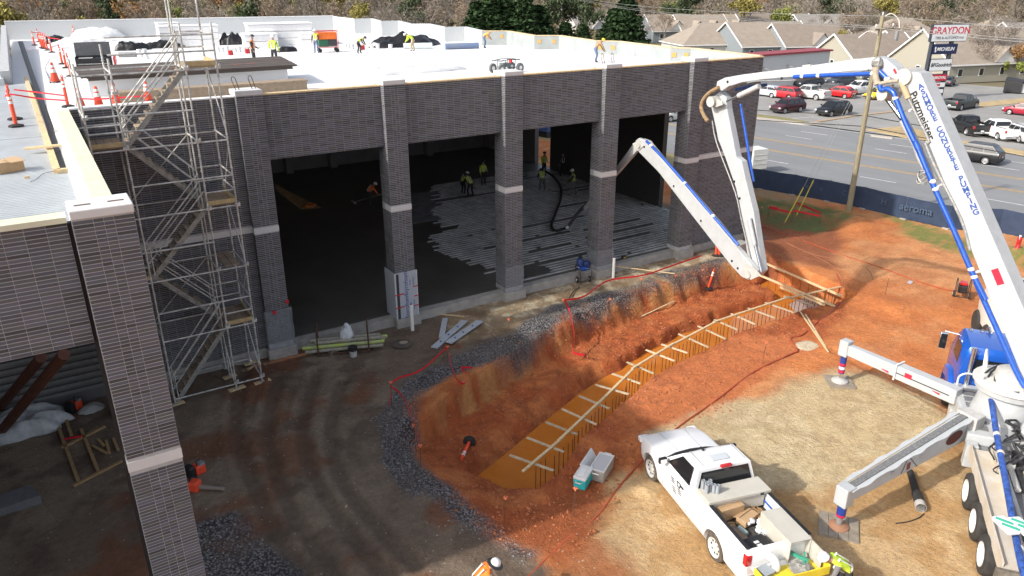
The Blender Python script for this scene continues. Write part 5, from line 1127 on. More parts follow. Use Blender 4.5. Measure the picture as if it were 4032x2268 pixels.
girder('link_plate', [(24.358,20.141,2.67), (24.351,19.909,3.139), (24.34,19.553,3.156), (24.33,19.236,3.018), (24.324,19.044,2.913), (24.339,19.517,2.559)], .31, .35, PUMPG, 0)
girder('link_plate', [(24.598,27.777,6.821), (24.582,27.269,7.066), (24.572,26.927,6.864), (24.583,27.299,6.562), (24.592,27.589,6.589)], .31, .34, PUMPG, 0)
# plate holes
for p, o in (((24.421,22.124,10.318), .205), ((24.335,19.408,10.731), .205), ((24.501,24.678,5.403), .305), ((24.441,22.758,4.253), .305), ((24.376,20.704,3.009), .305), ((24.365,20.334,2.795), .305), ((24.397,21.374,6.305), .0), ((24.385,20.97,5.67), .0), ((24.572,26.922,6.813), .305), ((24.605,27.985,6.813), .0), ((24.218,15.683,11.646), .205)):
    q = Vector(p); mb = MB(); mb.tube([q + BN * (o - .02), q + BN * (o + .006)], .055, 12); mb.build('plate_hole', BLACK, PUMP)
girder('edge_plate', [(24.31,18.589,11.224), (24.3,18.264,11.298), (24.3,18.272,11.343), (24.311,18.622,11.267)], .0, .12, PUMPG, 0)
REDP = M('red_stripe', (.55, .02, .05), .5)
girder('warning_stripe', [(24.195,14.946,11.451), (24.193,14.883,11.519), (24.19,14.771,11.358), (24.192,14.826,11.325)], .2, .206, REDP, 0); girder('warning_stripe', [(24.188,14.713,11.302), (24.186,14.665,11.327), (24.185,14.604,11.224), (24.186,14.66,11.198)], .2, .206, REDP, 0)
# lettering on the girder
IB = M('letter_blue', (.035, .085, .30), .5); IK = M('letter_black', (.02, .02, .022), .5)
word = 'ASHMORE CONCRETE PUMPING'
Lt = (Vector((24.077,11.186,7.495)) - T1).dot(ax) - .25; lx = ax.cross(BN) * -1
for i, ch in enumerate(word):
    if ch == ' ': continue
    t = (i + .3) / len(word); p = T1 + ax * (.25 + Lt * t) + up1 * (.16 + .02 * t * 4)
    text_mesh(ch, .235, IB, frame(p + BN * .304, (-ax).cross(BN), -ax), PUMP, 'letter', depth=.003, sx=1.15, offset=.007)
text_mesh('Putzmeister', .36, IK, frame(T1 + ax * 1.15 + BN * .303 - up1 * .16, ax, up1), PUMP, 'lettering', depth=.003, sx=.95, offset=.008)
q = Vector((24.046,10.203,5.838)) + BN * .305; text = MB(); text.beam(q - ax * .25, q + ax * .25, .006, .22, 0, up1); text.build('warning_label', REDP, PUMP)
# outriggers
STRP = M('outrigger_blue', (.02, .05, .26), .45, var=.2)
def outrigger(root, mid, foot, zr, zt, hr, ht, lab):
    a = Vector(W(*root, zr)); b = Vector(W(*foot, zt)); m_ = a.lerp(b, mid)
    mb = MB(); mb.beam(a, m_ + (b - a) * .03, .42, hr, 0, (0, 0, 1), .40, (hr + ht) / 2 + .05); o = mb.build('outrigger_arm', PUMPW, PUMP, bev=.03)
    mb = MB(); mb.beam(m_, b, .32, (hr + ht) / 2 - .03, 0, (0, 0, 1), .26, ht); mb.build('outrigger_extension', PUMPW, PUMP, bev=.03)
    c = Vector((b.x, b.y, 0)); g = gz(b.x, b.y)
    mb = MB(); mb.cbox((b.x, b.y, zt + .02), (.36, .36, ht + .22), math.atan2((b - a).y, (b - a).x)); mb.build('outrigger_head', PUMPW, PUMP, bev=.03)
    mb = MB(); mb.tube([c + Vector((0, 0, .42)), c + Vector((0, 0, zt - .05))], .115, 14); lg = mb.build('outrigger_leg', STRP, PUMP, smooth=True)
    for z, m in ((.46, REDP), (.60, WHITE), (.74, REDP)): 
        mb = MB(); mb.lathe([(.117, z), (.117, z + .11)], c, 14); mb.build('leg_band', m, lg)
    mb = MB(); mb.tube([c + Vector((0, 0, g + .08)), c + Vector((0, 0, .45))], .06, 10); mb.build('leg_rod', CHROME, PUMP)
    mb = MB(); mb.lathe([(.30, g + .07), (.30, g + .11), (.12, g + .2)], c, 14); mb.build('foot_plate', PUMPG, PUMP)
    return a, b
a, b = outrigger((.75, 1.15), .48, (3.14, 4.59), 1.46, 1.46, .52, .40, 'front')
d = (b - a).normalized(); sd_ = d.cross(Vector((0, 0, 1))).normalized()
if sd_.y > 0: sd_ = -sd_
mb = MB(); q = a.lerp(b, .5); mb.tube([q + sd_ * .24 + Vector((0, 0, -.28)), q + sd_ * .24 + Vector((0, 0, .30)), q - sd_ * .24 + Vector((0, 0, .30))], .03, 7); mb.build('guard_loop', WHITE, PUMP)
mb = MB(); mb.beam(a.lerp(b, .05) + sd_ * .215, a.lerp(b, .5) + sd_ * .21, .012, .03); mb.build('arm_slot', BLACK, PUMP)
for t, s in ((.12, .3), (.56, .3)): mb = MB(); mb.beam(a.lerp(b, t) + sd_ * .213 - Vector((0, 0, .1)), a.lerp(b, t + .06) + sd_ * .207 - Vector((0, 0, .08)), .01, .07, w2=.01, h2=.02); mb.build('arrow_mark', REDP, PUMP)
mb = MB(); mb.beam(a.lerp(b, .36) + sd_ * .215 + Vector((0, 0, .06)), a.lerp(b, .42) + sd_ * .213 + Vector((0, 0, .06)), .01, .17); mb.build('warning_label', REDP, PUMP)
# rear outrigger: deep plate arm with scalloped flanges
a = Vector(W(-1.25, 1.3, 1.42)); b = Vector(W(-5.7, 4.58, 1.12)); d = (b - a).normalized(); sd2 = d.cross(Vector((0, 0, 1))).normalized()
if sd2.x > 0: sd2 = -sd2
mb = MB(); mb.beam(a, b, .34, .80, 0, (0, 0, 1), .26, .40); mb.build('outrigger_arm', M('arm_grey', (.47, .50, .52), .5, var=.08, sc=2), PUMP, bev=.02)
for s in (-1, 1):
    n = 40; mb = MB(); prev = None
    for i in range(n + 1):
        t = i / n; w_ = .10 + .05 * max(0, sin(t * 30)) ; h = .40 + (.20 - .40) * t + .02; p = a.lerp(b, t) + Vector((0, 0, h)); q = [p + sd2 * s * (.17 - .04 * t) , p + sd2 * s * (.17 - .04 * t + w_)]
        if prev: mb.hexa([prev[0], prev[1], q[1], q[0]] + [v + Vector((0, 0, .025)) for v in (prev[0], prev[1], q[1], q[0])])
        prev = q
    mb.build('flange', PUMPW, PUMP)
mb = MB(); mb.beam(a.lerp(b, .0) + Vector((0, 0, .425)), a.lerp(b, .95) + Vector((0, 0, .222)), .2, .03); mb.build('arm_tread', TREAD, PUMP)
for t in (.42, .66):
    q = a.lerp(b, t) + sd2 * .17; mb = MB(); mb.tube([q - sd2 * .02, q + sd2 * .02], .07, 12); mb.build('arm_boss', PUMPW, PUMP)
q = a.lerp(b, .12) + sd2 * .172; mb = MB(); 
mb.extr([q + d * (.42 * cos(t)) + Vector((0, 0, .20 * sin(t))) for t in np.linspace(0, 2 * pi, 18, endpoint=False)], sd2 * .012); mb.build('arm_opening', M('dark_red_inside', (.10, .025, .02), .8), PUMP)
for t0, t1 in (((.58, -.22), (.54, .3)), ((.54, .3), (.44, -.28))):
    mb = MB(); mb.beam(a.lerp(b, t0[0]) + sd2 * .165 + Vector((0, 0, t0[1])), a.lerp(b, t1[0]) + sd2 * .168 + Vector((0, 0, t1[1])), .012, .014); mb.build('plate_seam', BLACK, PUMP)
mb = MB(); mb.beam(a.lerp(b, .51) + sd2 * .168 - Vector((0, 0, .08)), a.lerp(b, .535) + sd2 * .166 - Vector((0, 0, .08)), .012, .22); mb.build('warning_label', M('label_maroon', (.22, .05, .04), .6), PUMP)
g = gz(b.x, b.y); c = Vector((b.x, b.y, 0))
mb = MB(); mb.cbox((b.x, b.y, 1.12), (.38, .38, .60), math.atan2(d.y, d.x)); mb.build('outrigger_head', PUMPW, PUMP, bev=.03)
mb = MB(); mb.tube([c + Vector((0, 0, .42)), c + Vector((0, 0, .86))], .125, 14); lg = mb.build('outrigger_leg', STRP, PUMP, smooth=True)
mb = MB(); mb.lathe([(.127, .43), (.127, .5)], c, 14); mb.build('leg_band', REDP, lg)
mb = MB(); mb.tube([c + Vector((0, 0, g + .08)), c + Vector((0, 0, .44))], .085, 12); mb.build('leg_rod', STEEL, PUMP)
mb = MB(); mb.lathe([(.28, g + .075), (.27, g + .10), (.13, g + .16)], c, 16); mb.build('foot_plate', M('rust_ring', (.33, .17, .10), .8), PUMP)
mb = MB(); mb.extr([tuple(a.lerp(b, .0))] and [W(-1.5, 1.0, 1.0), W(-1.0, 1.5, 1.0), W(-.75, 1.2, 1.0), W(-1.1, .7, 1.0)], (0, 0, .9)); mb.build('hinge_block', PUMPG, PUMP, bev=.03)
# timber pads under the outrigger feet stay where they lie
for (fx, fy), s, rz, lab in (((3.14, 4.59), .95, .3, 'timber outrigger mat under the front outrigger foot near the blue cab'), ((-5.7, 4.58), 1.05, .0, 'square grey outrigger mat under the rear outrigger foot by the pickup')):
    p = W(fx, fy, 0); t = thing('outrigger_mat', lab, 'outrigger mat', (p[0], p[1], gz(p[0], p[1]) - .01), PA + rz); k = 4
    for i in range(k): mb = MB(); mb.box((-s / 2, -s / 2 + i * s / k + .006, .0), (s / 2, -s / 2 + (i + 1) * s / k - .006, .075 + .006 * (i % 2))); mb.build('timber', M('muddy_timber', (.27, .23, .18), .9, var=.3, sc=4), t)
# wheels
TYRE = M('truck_tyre', (.035, .033, .031), .92, var=.4, sc=6)
def truck_wheel(x, y, s=1):
    c = Vector(W(x, y, .53)); axm = Matrix((WX, Vector((0, 0, 1)), WY_ * s)).transposed()
    mb = MB(); mb.lathe([(.30, -.14), (.50, -.14), (.53, -.09), (.53, .09), (.50, .13), (.33, .14), (.30, .02)], c, 24, 0, axm); w_ = mb.build('wheel', TYRE, PUMP, smooth=True)
    mb = MB(); mb.lathe([(.28, .0), (.33, .13), (.325, .155), (.30, .15), (.27, .10), (.14, .03), (.12, .09), (.05, .10)], c, 20, 0, axm); mb.build('rim', M('bright_rim', (.78, .78, .78), .3, .2), w_, smooth=True)
for x in (-3.30, -4.72, -6.10):
    truck_wheel(x, 1.12); truck_wheel(x, -1.12, -1)
truck_wheel(2.9, 1.05); truck_wheel(2.9, -1.05, -1)
FEND = M('dusty_fender', (.60, .57, .52), .6, col2=(.50, .41, .29), sc=1.6)
wpart('fender', [((-7.4, .62, 1.22), (-2.1, 1.12, 1.25)), ((-7.4, 1.12, 1.0), (-2.1, 1.15, 1.40)), ((-7.4, .58, 1.22), (-2.1, .62, 1.42))], FEND)
wpart('mud_bracket', [((-2.05, .9, .55), (-1.75, 1.22, 1.3))], PUMPW, bev=.02)
wpart('rear_step', [((-8.6, .1, .7), (-7.6, 1.2, .76)), ((-7.6, .3, .9), (-7.5, 1.3, 1.3))], M('dirty_steel', (.17, .15, .12), .8, .2, var=.4))
for k, (y, z, x0, x1, r, m) in enumerate(((.42, 1.3, -6.6, -2.6, .07, PUMPG), (.25, 1.32, -4.0, -2.2, .08, PUMPG), (-.35, 1.36, -7.0, -1.9, .09, PUMPW), (-.6, 1.36, -7.0, -1.9, .09, PUMPW), (-.85, 1.36, -7.0, -1.9, .08, PUMPG), (.05, 1.28, -7.6, -2.0, .06, DSTEEL))):
    mb = MB(); mb.tube([W(x0, y, z), W(x1, y, z)], r, 12); mb.build('spare_pipe', m, PUMP, smooth=True)
mb = MB(); mb.tube([W(-6.62, .42, 1.3), W(-6.60, .42, 1.3)], .055, 12); mb.build('pipe_mouth', RUST, PUMP)
wpart('tray', [((-3.0, .15, 1.2), (-2.0, .6, 1.5)), ((-2.9, -1.1, 1.16), (-1.9, -.1, 1.7))], PUMPG, bev=.03)
wpart('tool_heap', [((-2.8, .2, 1.5), (-2.6, .5, 1.56)), ((-2.45, .25, 1.5), (-2.2, .5, 1.62))], GREY)
mb = MB(); rg = random.Random(8)
for k in range(26):
    x = rg.uniform(-3.6, -1.2); y = rg.uniform(-1.0, .3); p = [W(x + rg.uniform(-.5, .5), y + rg.uniform(-.5, .5), 1.25 + rg.uniform(0, .75)) for _ in range(4)]; mb.tube(smooth_path(p, 4), rg.uniform(.02, .05), 6)
mb.build('hose_tangle', DSTEEL, PUMP)
mb = MB(); mb.ball(W(-1.6, -.65, 1.9), .62, (1.0, .9, .5), 16, 8); mb.build('water_tank', PUMPW, PUMP, smooth=True)
bp = [(23.498,9.45,2.2), (22.828,9.004,2.1), (21.877,8.357,1.9), (20.21,7.227,1.7), (18.729,6.274,1.6), (17.51,5.464,1.5), (16.826,4.934,1.4)]
mb = MB(); mb.tube(smooth_path(bp, 3), .085, 12); mb.build('delivery_pipe', M('worn_blue_pipe', (.03, .08, .30), .5, var=.7, sc=9), PUMP, smooth=True)
for p in (bp[2], (21.182,7.872,1.8), (17.979,5.729,1.5), bp[0]): mb = MB(); mb.ball(p, .115, (1, 1, 1), 10, 6); mb.build('pipe_clamp', PUMPG, PUMP, smooth=True)
mb = MB(); mb.tube(smooth_path([W(-7.2, .2, 1.1), W(-7.6, 0, 1.5), W(-8.0, -.5, 1.6)], 4), .4, 14); mb.build('hopper', PUMPG, PUMP, smooth=True)
# two printed sacks lie on the rear pipes
for k, (p, lb) in enumerate((((18.138,6.194,1.75), 'white and green printed sack left of the worn blue pipe on pump truck'), ((18.423,5.968,1.75), 'white and green printed sack right of the worn blue pipe on pump truck'))):
    t = thing('printed_sack', lb, 'sack', p, PA + .5, 'printed sacks on the pump truck'); mb = MB(); mb.cbox((0, 0, .06), (.62, .34, .13)); mb.build('sack_body', WBAG, t, bev=.05)
    for x in (-.12, .1): mb = MB(); mb.beam((x - .15, -.13, .128), (x + .12, .13, .128), .10, .006); mb.build('green_print', M('print_green', (.05, .42, .27), .6), t)
# cab
BC = M('cab_blue', (.012, .10, .48), .25, .15, var=.1, coat=.6)
def cring(x, zt, w0, w1, zb=.95): return [W(x, w0, zb), W(x, w0 * 1.02, zb + .9), W(x, w1, zt - .22), W(x, w1 * .86, zt), W(x, -w1 * .86, zt), W(x, -w1, zt - .22), W(x, -w0 * 1.02, zb + .9), W(x, -w0, zb)]
mb = MB(); mb.loft([cring(1.75, 2.66, 1.08, 1.02), cring(1.85, 2.82, 1.10, 1.06), cring(3.0, 2.86, 1.10, 1.06), cring(3.55, 2.78, 1.10, 1.04), cring(3.95, 1.9, 1.10, 1.0)]); cab = mb.build('cab', BC, PUMP, smooth=True)
mb = MB(); mb.extr([W(2.35, 1.09, 1.95), W(3.35, 1.09, 1.95), W(3.25, 1.045, 2.55), W(2.4, 1.045, 2.55)], tuple(WY_ * .035)); mb.build('side_window', GLASS, cab)
mb = MB(); mb.extr([W(1.74, -.75, 2.0), W(1.74, .75, 2.0), W(1.74, .7, 2.45), W(1.74, -.7, 2.45)], tuple(-WX * .03)); mb.build('rear_window', GLASS, cab)
mb = MB(); mb.extr([W(3.6, -.95, 2.68), W(3.6, .95, 2.68), W(3.97, .95, 1.98), W(3.97, -.95, 1.98)], tuple(WX * .03)); mb.build('windscreen', GLASS, cab)
for k, y in enumerate((-.8, -.45, -.1, .15, .4, .75)): mb = MB(); mb.ball(W(3.3, y, 2.84), .07, (1.2, 1, .9), 8, 4, half=True); mb.build('marker_light', CHROME, cab, smooth=True)
mb = MB(); mb.tube([W(3.0, .2, 2.9), W(3.45, .2, 2.92)], [.03, .08], 10); mb.build('air_horn', CHROME, cab)
for s in (1, -1):
    mb = MB(); mb.loft([[W(2.0 + .0, s * .78, .6), W(2.0, s * 1.22, .6), W(2.0, s * 1.24, .8), W(2.0, s * .78, .9)], [W(2.3, s * .78, .9), W(2.3, s * 1.26, .95), W(2.3, s * 1.24, 1.2), W(2.3, s * .78, 1.3)], [W(2.9, s * .78, 1.08), W(2.9, s * 1.28, 1.12), W(2.9, s * 1.22, 1.38), W(2.9, s * .78, 1.45)], [W(3.6, s * .78, .9), W(3.6, s * 1.26, .95), W(3.6, s * 1.22, 1.25), W(3.6, s * .78, 1.35)], [W(3.9, s * .78, .5), W(3.9, s * 1.2, .5), W(3.9, s * 1.18, .7), W(3.9, s * .78, .8)]]); mb.build('front_fender', BC, PUMP, smooth=True)
    mb = MB(); mb.tube([W(3.3, s * 1.05, 2.6), W(3.4, s * 1.5, 2.62)], .03, 7); mb.build('mirror_arm', CHROME, PUMP)
    mb = MB(); c = Vector(W(3.4, s * 1.5, 2.25)); mb.cbox(c, (.12, .24, .62), PA); mr_ = mb.build('mirror', CHROME, PUMP, bev=.03); mb = MB(); mb.cbox(c - WX * .062, (.01, .2, .55), PA); mb.build('mirror_glass', GLASS, mr_)
wpart('bumper', [((3.95, -1.15, .5), (4.1, 1.15, .85))], CHROME, bev=.03)
mb = MB(); mb.tube([W(1.62, .85, 1.5), W(1.62, .85, 2.9)], .07, 10); mb.build('exhaust', CHROME, PUMP, smooth=True)
mb = MB(); mb.tube(smooth_path([W(1.35, 1.15, 1.5), W(1.3, 1.15, 1.95), W(1.35, .8, 2.05), W(1.4, .4, 1.6)]), .03, 7); mb.build('grab_rail', WHITE, PUMP)
# mixer truck standing beyond the pump
mt = Vector((31.67,12.9,0)); MX = thing('mixer_truck', 'white mixer truck rear body with red lamps standing beyond the blue cab', 'mixer truck', tuple(mt + Vector((1.2, .2, 0))), radians(40))
mb = MB(); mb.loft([[(x, y * s_, z) for y, z in ((-1.1, .6), (-1.15, 1.5), (-.95, 2.2), (-.5, 2.45), (.5, 2.45), (.95, 2.2), (1.15, 1.5), (1.1, .6))] for x, s_ in ((-1.3, .85), (-1.0, 1), (1.0, 1), (1.4, .8))]); mb.build('body', M('mixer_white', (.66, .63, .56), .5, var=.12), MX, smooth=True)
for y in (-.75, -.1, .6): mb = MB(); mb.ball((-1.18 - .05 * (y < 0), y, 1.75), .07, (1, .7, 1.4), 8, 5); mb.build('lamp', RED, MX)
mb = MB(); mb.box((-.9, -.3, 2.44), (-.4, .1, 2.5)); mb.box((.2, -.6, 2.4), (.9, .6, 2.52)); mb.build('vent', DSTEEL, MX)
for x in (-.8, .8):
    for y in (-1.05, 1.05): mb = MB(); wheel(mb, (x, y, .5), .5, .3); ww = mb.build('wheel', TYRE, MX, smooth=True)
# end hose of the boom, lying on the floor strips
mb = MB(); mb.tube(smooth_path([(25.317,32.402,2.6), (25.564,33.699,1.6), (25.389,34.275,0.75), (25.317,34.439,0.55)], 4), .10, 10); mb.build('end_pipe', M('muddy_pipe', (.12, .12, .12), .6, .2), PUMP, smooth=True)
mb = MB(); mb.tube(smooth_path([(25.354,34.49,0.55), (24.56,34.423,0.53), (24.923,35.391,0.53), (26.249,36.941,0.53), (28.522,39.554,0.55), (30.414,42.15,0.6), (31.456,44.513,0.75), (31.315,45.375,1)], 5), .085, 8); tag(mb.build('placing_hose', RUBBER), 'thick black placing hose snaking over ribbed floor to green vested worker', 'hose')
mb = MB(); mb.ball((25.253,34.246,0.66), .11, (1, 1, 1), 8, 6); mb.build('hose_clamp', WHITE, PUMP, smooth=True)
# ---------------------------------------------------------------- vehicles
def booled(mb, cutters):
    me = bpy.data.meshes.new('b'); me.from_pydata(mb.v, [], mb.f); ob = bpy.data.objects.new('b', me); COL.objects.link(ob)
    bm = bmesh.new(); bm.from_mesh(me); bmesh.ops.recalc_face_normals(bm, faces=bm.faces); bm.to_mesh(me); bm.free(); cs = []
    for c in cutters:
        m2 = bpy.data.meshes.new('c'); m2.from_pydata(c.v, [], c.f); o2 = bpy.data.objects.new('c', m2); COL.objects.link(o2)
        bm = bmesh.new(); bm.from_mesh(m2); bmesh.ops.recalc_face_normals(bm, faces=bm.faces); bm.to_mesh(m2); bm.free()
        md = ob.modifiers.new('x', 'BOOLEAN'); md.operation = 'DIFFERENCE'; md.object = o2; md.solver = 'EXACT'; cs.append(o2)
    r = bpy.data.meshes.new_from_object(ob.evaluated_get(bpy.context.evaluated_depsgraph_get()))
    for o in cs + [ob]: bpy.data.objects.remove(o)
    return r
TAIL = M('tail_lamp', (.45, .01, .015), .25, coat=.5); LAMP = M('head_lamp', (.7, .72, .74), .12, .2); RIM = M('alloy_rim', (.48, .48, .49), .35, .6); PLATE = M('plate', (.7, .7, .7), .5); WELL = M('wheel_well', (.012, .012, .012), .95)
KINDS = dict(
    suv=dict(L=4.8, W=1.88, wb=2.8, hood=1.02, belt=1.10, roof=1.70, cab=(-2.32, -1.75, .55, 1.35), r=.37, fr=.95),
    hatch=dict(L=4.4, W=1.80, wb=2.65, hood=.95, belt=1.02, roof=1.55, cab=(-2.05, -1.35, .35, 1.25), r=.33, fr=.88),
    sedan=dict(L=4.8, W=1.84, wb=2.78, hood=.88, belt=.95, roof=1.44, cab=(-1.75, -1.0, .30, 1.20), r=.33, fr=.92, trunk=.98),
    coupe=dict(L=4.75, W=1.92, wb=2.8, hood=.84, belt=.92, roof=1.34, cab=(-1.65, -.75, .10, 1.0), r=.36, fr=.95, trunk=.98),
    pickup=dict(L=5.85, W=2.0, wb=3.7, hood=1.18, belt=1.24, roof=1.90, cab=(-.85, -.72, .62, 1.42), r=.41, fr=.95, bed=(-2.82, -.92), doors=2),
    workpickup=dict(L=5.83, W=2.0, wb=3.55, hood=1.17, belt=1.22, roof=1.90, cab=(-.42, -.30, .52, 1.30), r=.40, fr=.97, bed=(-2.84, -.46), doors=1, hero=True))
def vehicle(kind):
    p = KINDS[kind]; L, Wd = p['L'] / 2, p['W'] / 2; fx = L - p['fr']; rx = fx - p['wb']; c0, c1, c2, c3 = p['cab']; hd = p['hood']; bl = p['belt']; bed = p.get('bed')
    tr = p.get('trunk', bl + .02); rail = bl + .10 if bed else tr
    t = thing('parked_car' if not bed else 'pickup_truck', 'x', 'car' if not bed else 'pickup truck')
    st = [(-L, .50, .92, rail - .16, .42), (-L + .06, .36, .96, rail - .02, .36), (-L + .35, .28, 1., rail, .30), (c0 - .02, .26, 1., rail if bed else bl, .26), (c0 + .25, .25, 1., bl, .25), (c3 - .3, .25, 1., bl, .25), (c3 + .1, .25, 1., hd + .03, .25), (fx + .15, .26, .995, hd, .28), (L - .62, .26, .985, hd - .03, .3), (L - .38, .27, .955, hd - .07, .32), (L - .2, .29, .905, hd - .13, .34), (L - .07, .34, .83, hd - .23, .4), (L, .42, .72, hd - .38, .46)]
    mb = MB(); rings = []
    for x, zb, k, zt, _ in st:
        w_ = Wd * k; m_ = (zb + zt) / 2; half = [(0, zb), (w_ * .90, zb), (w_ * .98, zb + .14), (w_, m_), (w_ * .985, zt - .14), (w_ * .93, zt - .03), (w_ * .84, zt), (0, zt + (.025 if x > c3 else 0))]
        rings.append([(x, y, z) for y, z in half] + [(x, -y, z) for y, z in reversed(half[1:-1])])
    mb.loft(rings); cut = []
    for x in (fx, rx):
        for s in (1, -1): c = MB(); c.tube([(x, s * (Wd - .32), p['r']), (x, s * (Wd + .2), p['r'])], p['r'] + .075, 20); cut.append(c)
    if bed: c = MB(); c.box((bed[0] + .06, -Wd + .16, .82), (bed[1] - .02, Wd - .16, 2.2)); cut.append(c)
    me = booled(mb, cut); me.name = 'body'; me.materials.clear(); me.materials.append(WHITE); me.polygons.foreach_set('use_smooth', [True] * len(me.polygons)); me.set_sharp_from_angle(angle=radians(32))
    b = bpy.data.objects.new('body', me); COL.objects.link(b); b.parent = t
    # cabin
    w0, w1 = Wd * .955, Wd * .74; zr = p['roof']; zb = bl - .04
    R4 = lambda x, w_, z: [(x, w_, z), (x, -w_, z)]
    cab_ = MB(); k = .08
    rr = [[(c0, w0, zb), (c1, w1 + .05, zr - k), (c1 + .12, w1 - .04, zr), (c2 - .12, w1 - .04, zr), (c2 + .02, w1 + .04, zr - k), (c3, w0 * .96, zb)], None]
    rr[1] = [(x, -y, z) for x, y, z in rr[0]]
    mid = [(x, 0, z + (.03 if 0 < i < 5 else 0)) for i, (x, y, z) in enumerate(rr[0])]
    cab_.loft([rr[0], mid, rr[1]]); bm_ = bmesh.new()
    co = cab_.build('cabin', WHITE, t, smooth=True); bm_.from_mesh(co.data); bmesh.ops.recalc_face_normals(bm_, faces=bm_.faces); bm_.to_mesh(co.data); bm_.free()
    def pane(nm, q, out):
        mb = MB(); mb.extr([tuple(np.array(v) + np.array(out) * .006) for v in q], tuple(np.array(out) * .012)); return mb.build(nm, GLASS, co)
    def lerp(a, b_, s): return tuple(np.array(a) * (1 - s) + np.array(b_) * s)
    A_, B_ = (c3, w0 * .96, zb), (c2 + .02, w1 + .04, zr - k)
    pane('windscreen', [(lerp(A_, B_, s)[0], y * (lerp(A_, B_, s)[1] - .06), lerp(A_, B_, s)[2]) for s, y in ((.14, 1), (.97, 1), (.97, -1), (.14, -1))], (.7, 0, .7))
    A_, B_ = (c0, w0, zb), (c1, w1 + .05, zr - k)
    pane('rear_window', [(lerp(A_, B_, s)[0], y * (lerp(A_, B_, s)[1] - .1), lerp(A_, B_, s)[2]) for s, y in ((.22, 1), (.9, 1), (.9, -1), (.22, -1))], (-.9, 0, .3))
    zl, zh = bl + .05, zr - k - .05; wl = w0 + (w1 + .05 - w0) * (zl - zb) / (zr - k - zb); wh = w0 + (w1 + .05 - w0) * (zh - zb) / (zr - k - zb)
    f = lambda z, a, b_: a + (b_ - a) * (z - zb) / (zr - k - zb)
    nd = p.get('doors', 3 if kind == 'suv' else 2); x0l, x0h, x1l, x1h = f(zl, c0, c1) + .12, f(zh, c0, c1) + .12, f(zl, c3, c2) - .16, f(zh, c3, c2) - .10
    if kind == 'workpickup': x0l += .12; x0h += .12
    for s in (1, -1):
        for i in range(nd):
            a, b_ = i / nd + (.02 if i else 0), (i + 1) / nd - (.02 if i < nd - 1 else 0)
            q = [(x0l + (x1l - x0l) * a, s * wl, zl), (x0l + (x1l - x0l) * b_, s * wl, zl), (x0h + (x1h - x0h) * b_, s * wh, zh), (x0h + (x1h - x0h) * a, s * wh, zh)]; pane('side_window', q, (0, s * .95, .25))
        for i in range(min(nd, 2)):
            xx = x0l + (x1l - x0l) * (i + .15) / min(nd, 2); mb = MB(); mb.box((xx, s * (Wd * .985) - .012, bl - .2), (xx + .18, s * (Wd * .985) + .03 * s, bl - .16)) if s > 0 else mb.box((xx, -Wd * .985 - .03, bl - .2), (xx + .18, -Wd * .985 + .012, bl - .16)); mb.build('door_handle', BLACK, b)
        mb = MB(); mb.cbox((c3 - .28, s * (Wd + .12), bl + .12), (.12, .24, .18)); m_ = mb.build('mirror', BLACK, t, bev=.03); mb = MB(); mb.cbox((c3 - .345, s * (Wd + .12), bl + .12), (.008, .19, .13)); mb.build('mirror_glass', CHROME, m_)
        for x in (fx, rx):
            axm = Matrix(((1, 0, 0), (0, 0, 1), (0, s, 0))).transposed(); r = p['r']; c = (x, s * (Wd - .14), r)
            mb = MB(); mb.lathe([(r * .66, -.11), (r * .94, -.11), (r, -.06), (r, .06), (r * .94, .10), (r * .68, .115), (r * .62, .0)], c, 22, 0, axm); w_ = mb.build('wheel', RUBBER if not p.get('hero') else DUSTRUB, t, smooth=True)
            mb = MB(); mb.lathe([(r * .60, -.02), (r * .69, .10), (r * .68, .118), (r * .62, .108), (r * .55, .06), (r * .25, .075), (r * .12, .085), (.01, .08)], c, 20, 0, axm); ri = mb.build('rim', RIM if not p.get('hero') else M('steel_rim', (.62, .62, .60), .4, .2), w_, smooth=True)
            if p.get('hero'):
                mb = MB()
                for q in range(8): a = q * pi / 4; mb.tube([Vector(c) + axm @ Vector((r * .43 * cos(a), r * .43 * sin(a), .05)), Vector(c) + axm @ Vector((r * .43 * cos(a), r * .43 * sin(a), .078))], .03, 8)
                mb.build('rim_hole', BLACK, w_)
        mb = MB(); mb.box((L - .2, s * Wd * .82 - .17, hd - .36), (L - .035, s * Wd * .82 + .12, hd - .2)); mb.build('headlight', LAMP, t, bev=.02)
        mb = MB(); mb.box((-L - .008, s * Wd * .87 - .07, rail - .42), (-L + .14, s * Wd * .87 + (.10 if s > 0 else .10), rail - .12)) if bed else mb.box((-L - .01, s * Wd * .70 - .16, rail - .34), (-L + .12, s * Wd * .70 + .16, rail - .20)); mb.build('taillight', TAIL, t, bev=.02)
    mb = MB(); mb.box((L - .06, -Wd * .55, .55), (L + .012, Wd * .55, hd - .34)); mb.build('grille', BLACK, t, bev=.02)
    mb = MB(); mb.box((L - .12, -Wd * .82, .34), (L + .03, Wd * .82, .5)); mb.build('front_bumper', BLACK if not bed else CHROME, t, bev=.03)
    mb = MB(); mb.box((-L - .05, -Wd * .85, .42), (-L + .12, Wd * .85, .62)); mb.build('rear_bumper', BLACK if not bed else CHROME, t, bev=.03)
    mb = MB(); mb.box((-L - .06 - (.0 if bed else .0), -.16, .64 if bed else .66), (-L - .035, .16, .78)); mb.build('number_plate', PLATE, t)
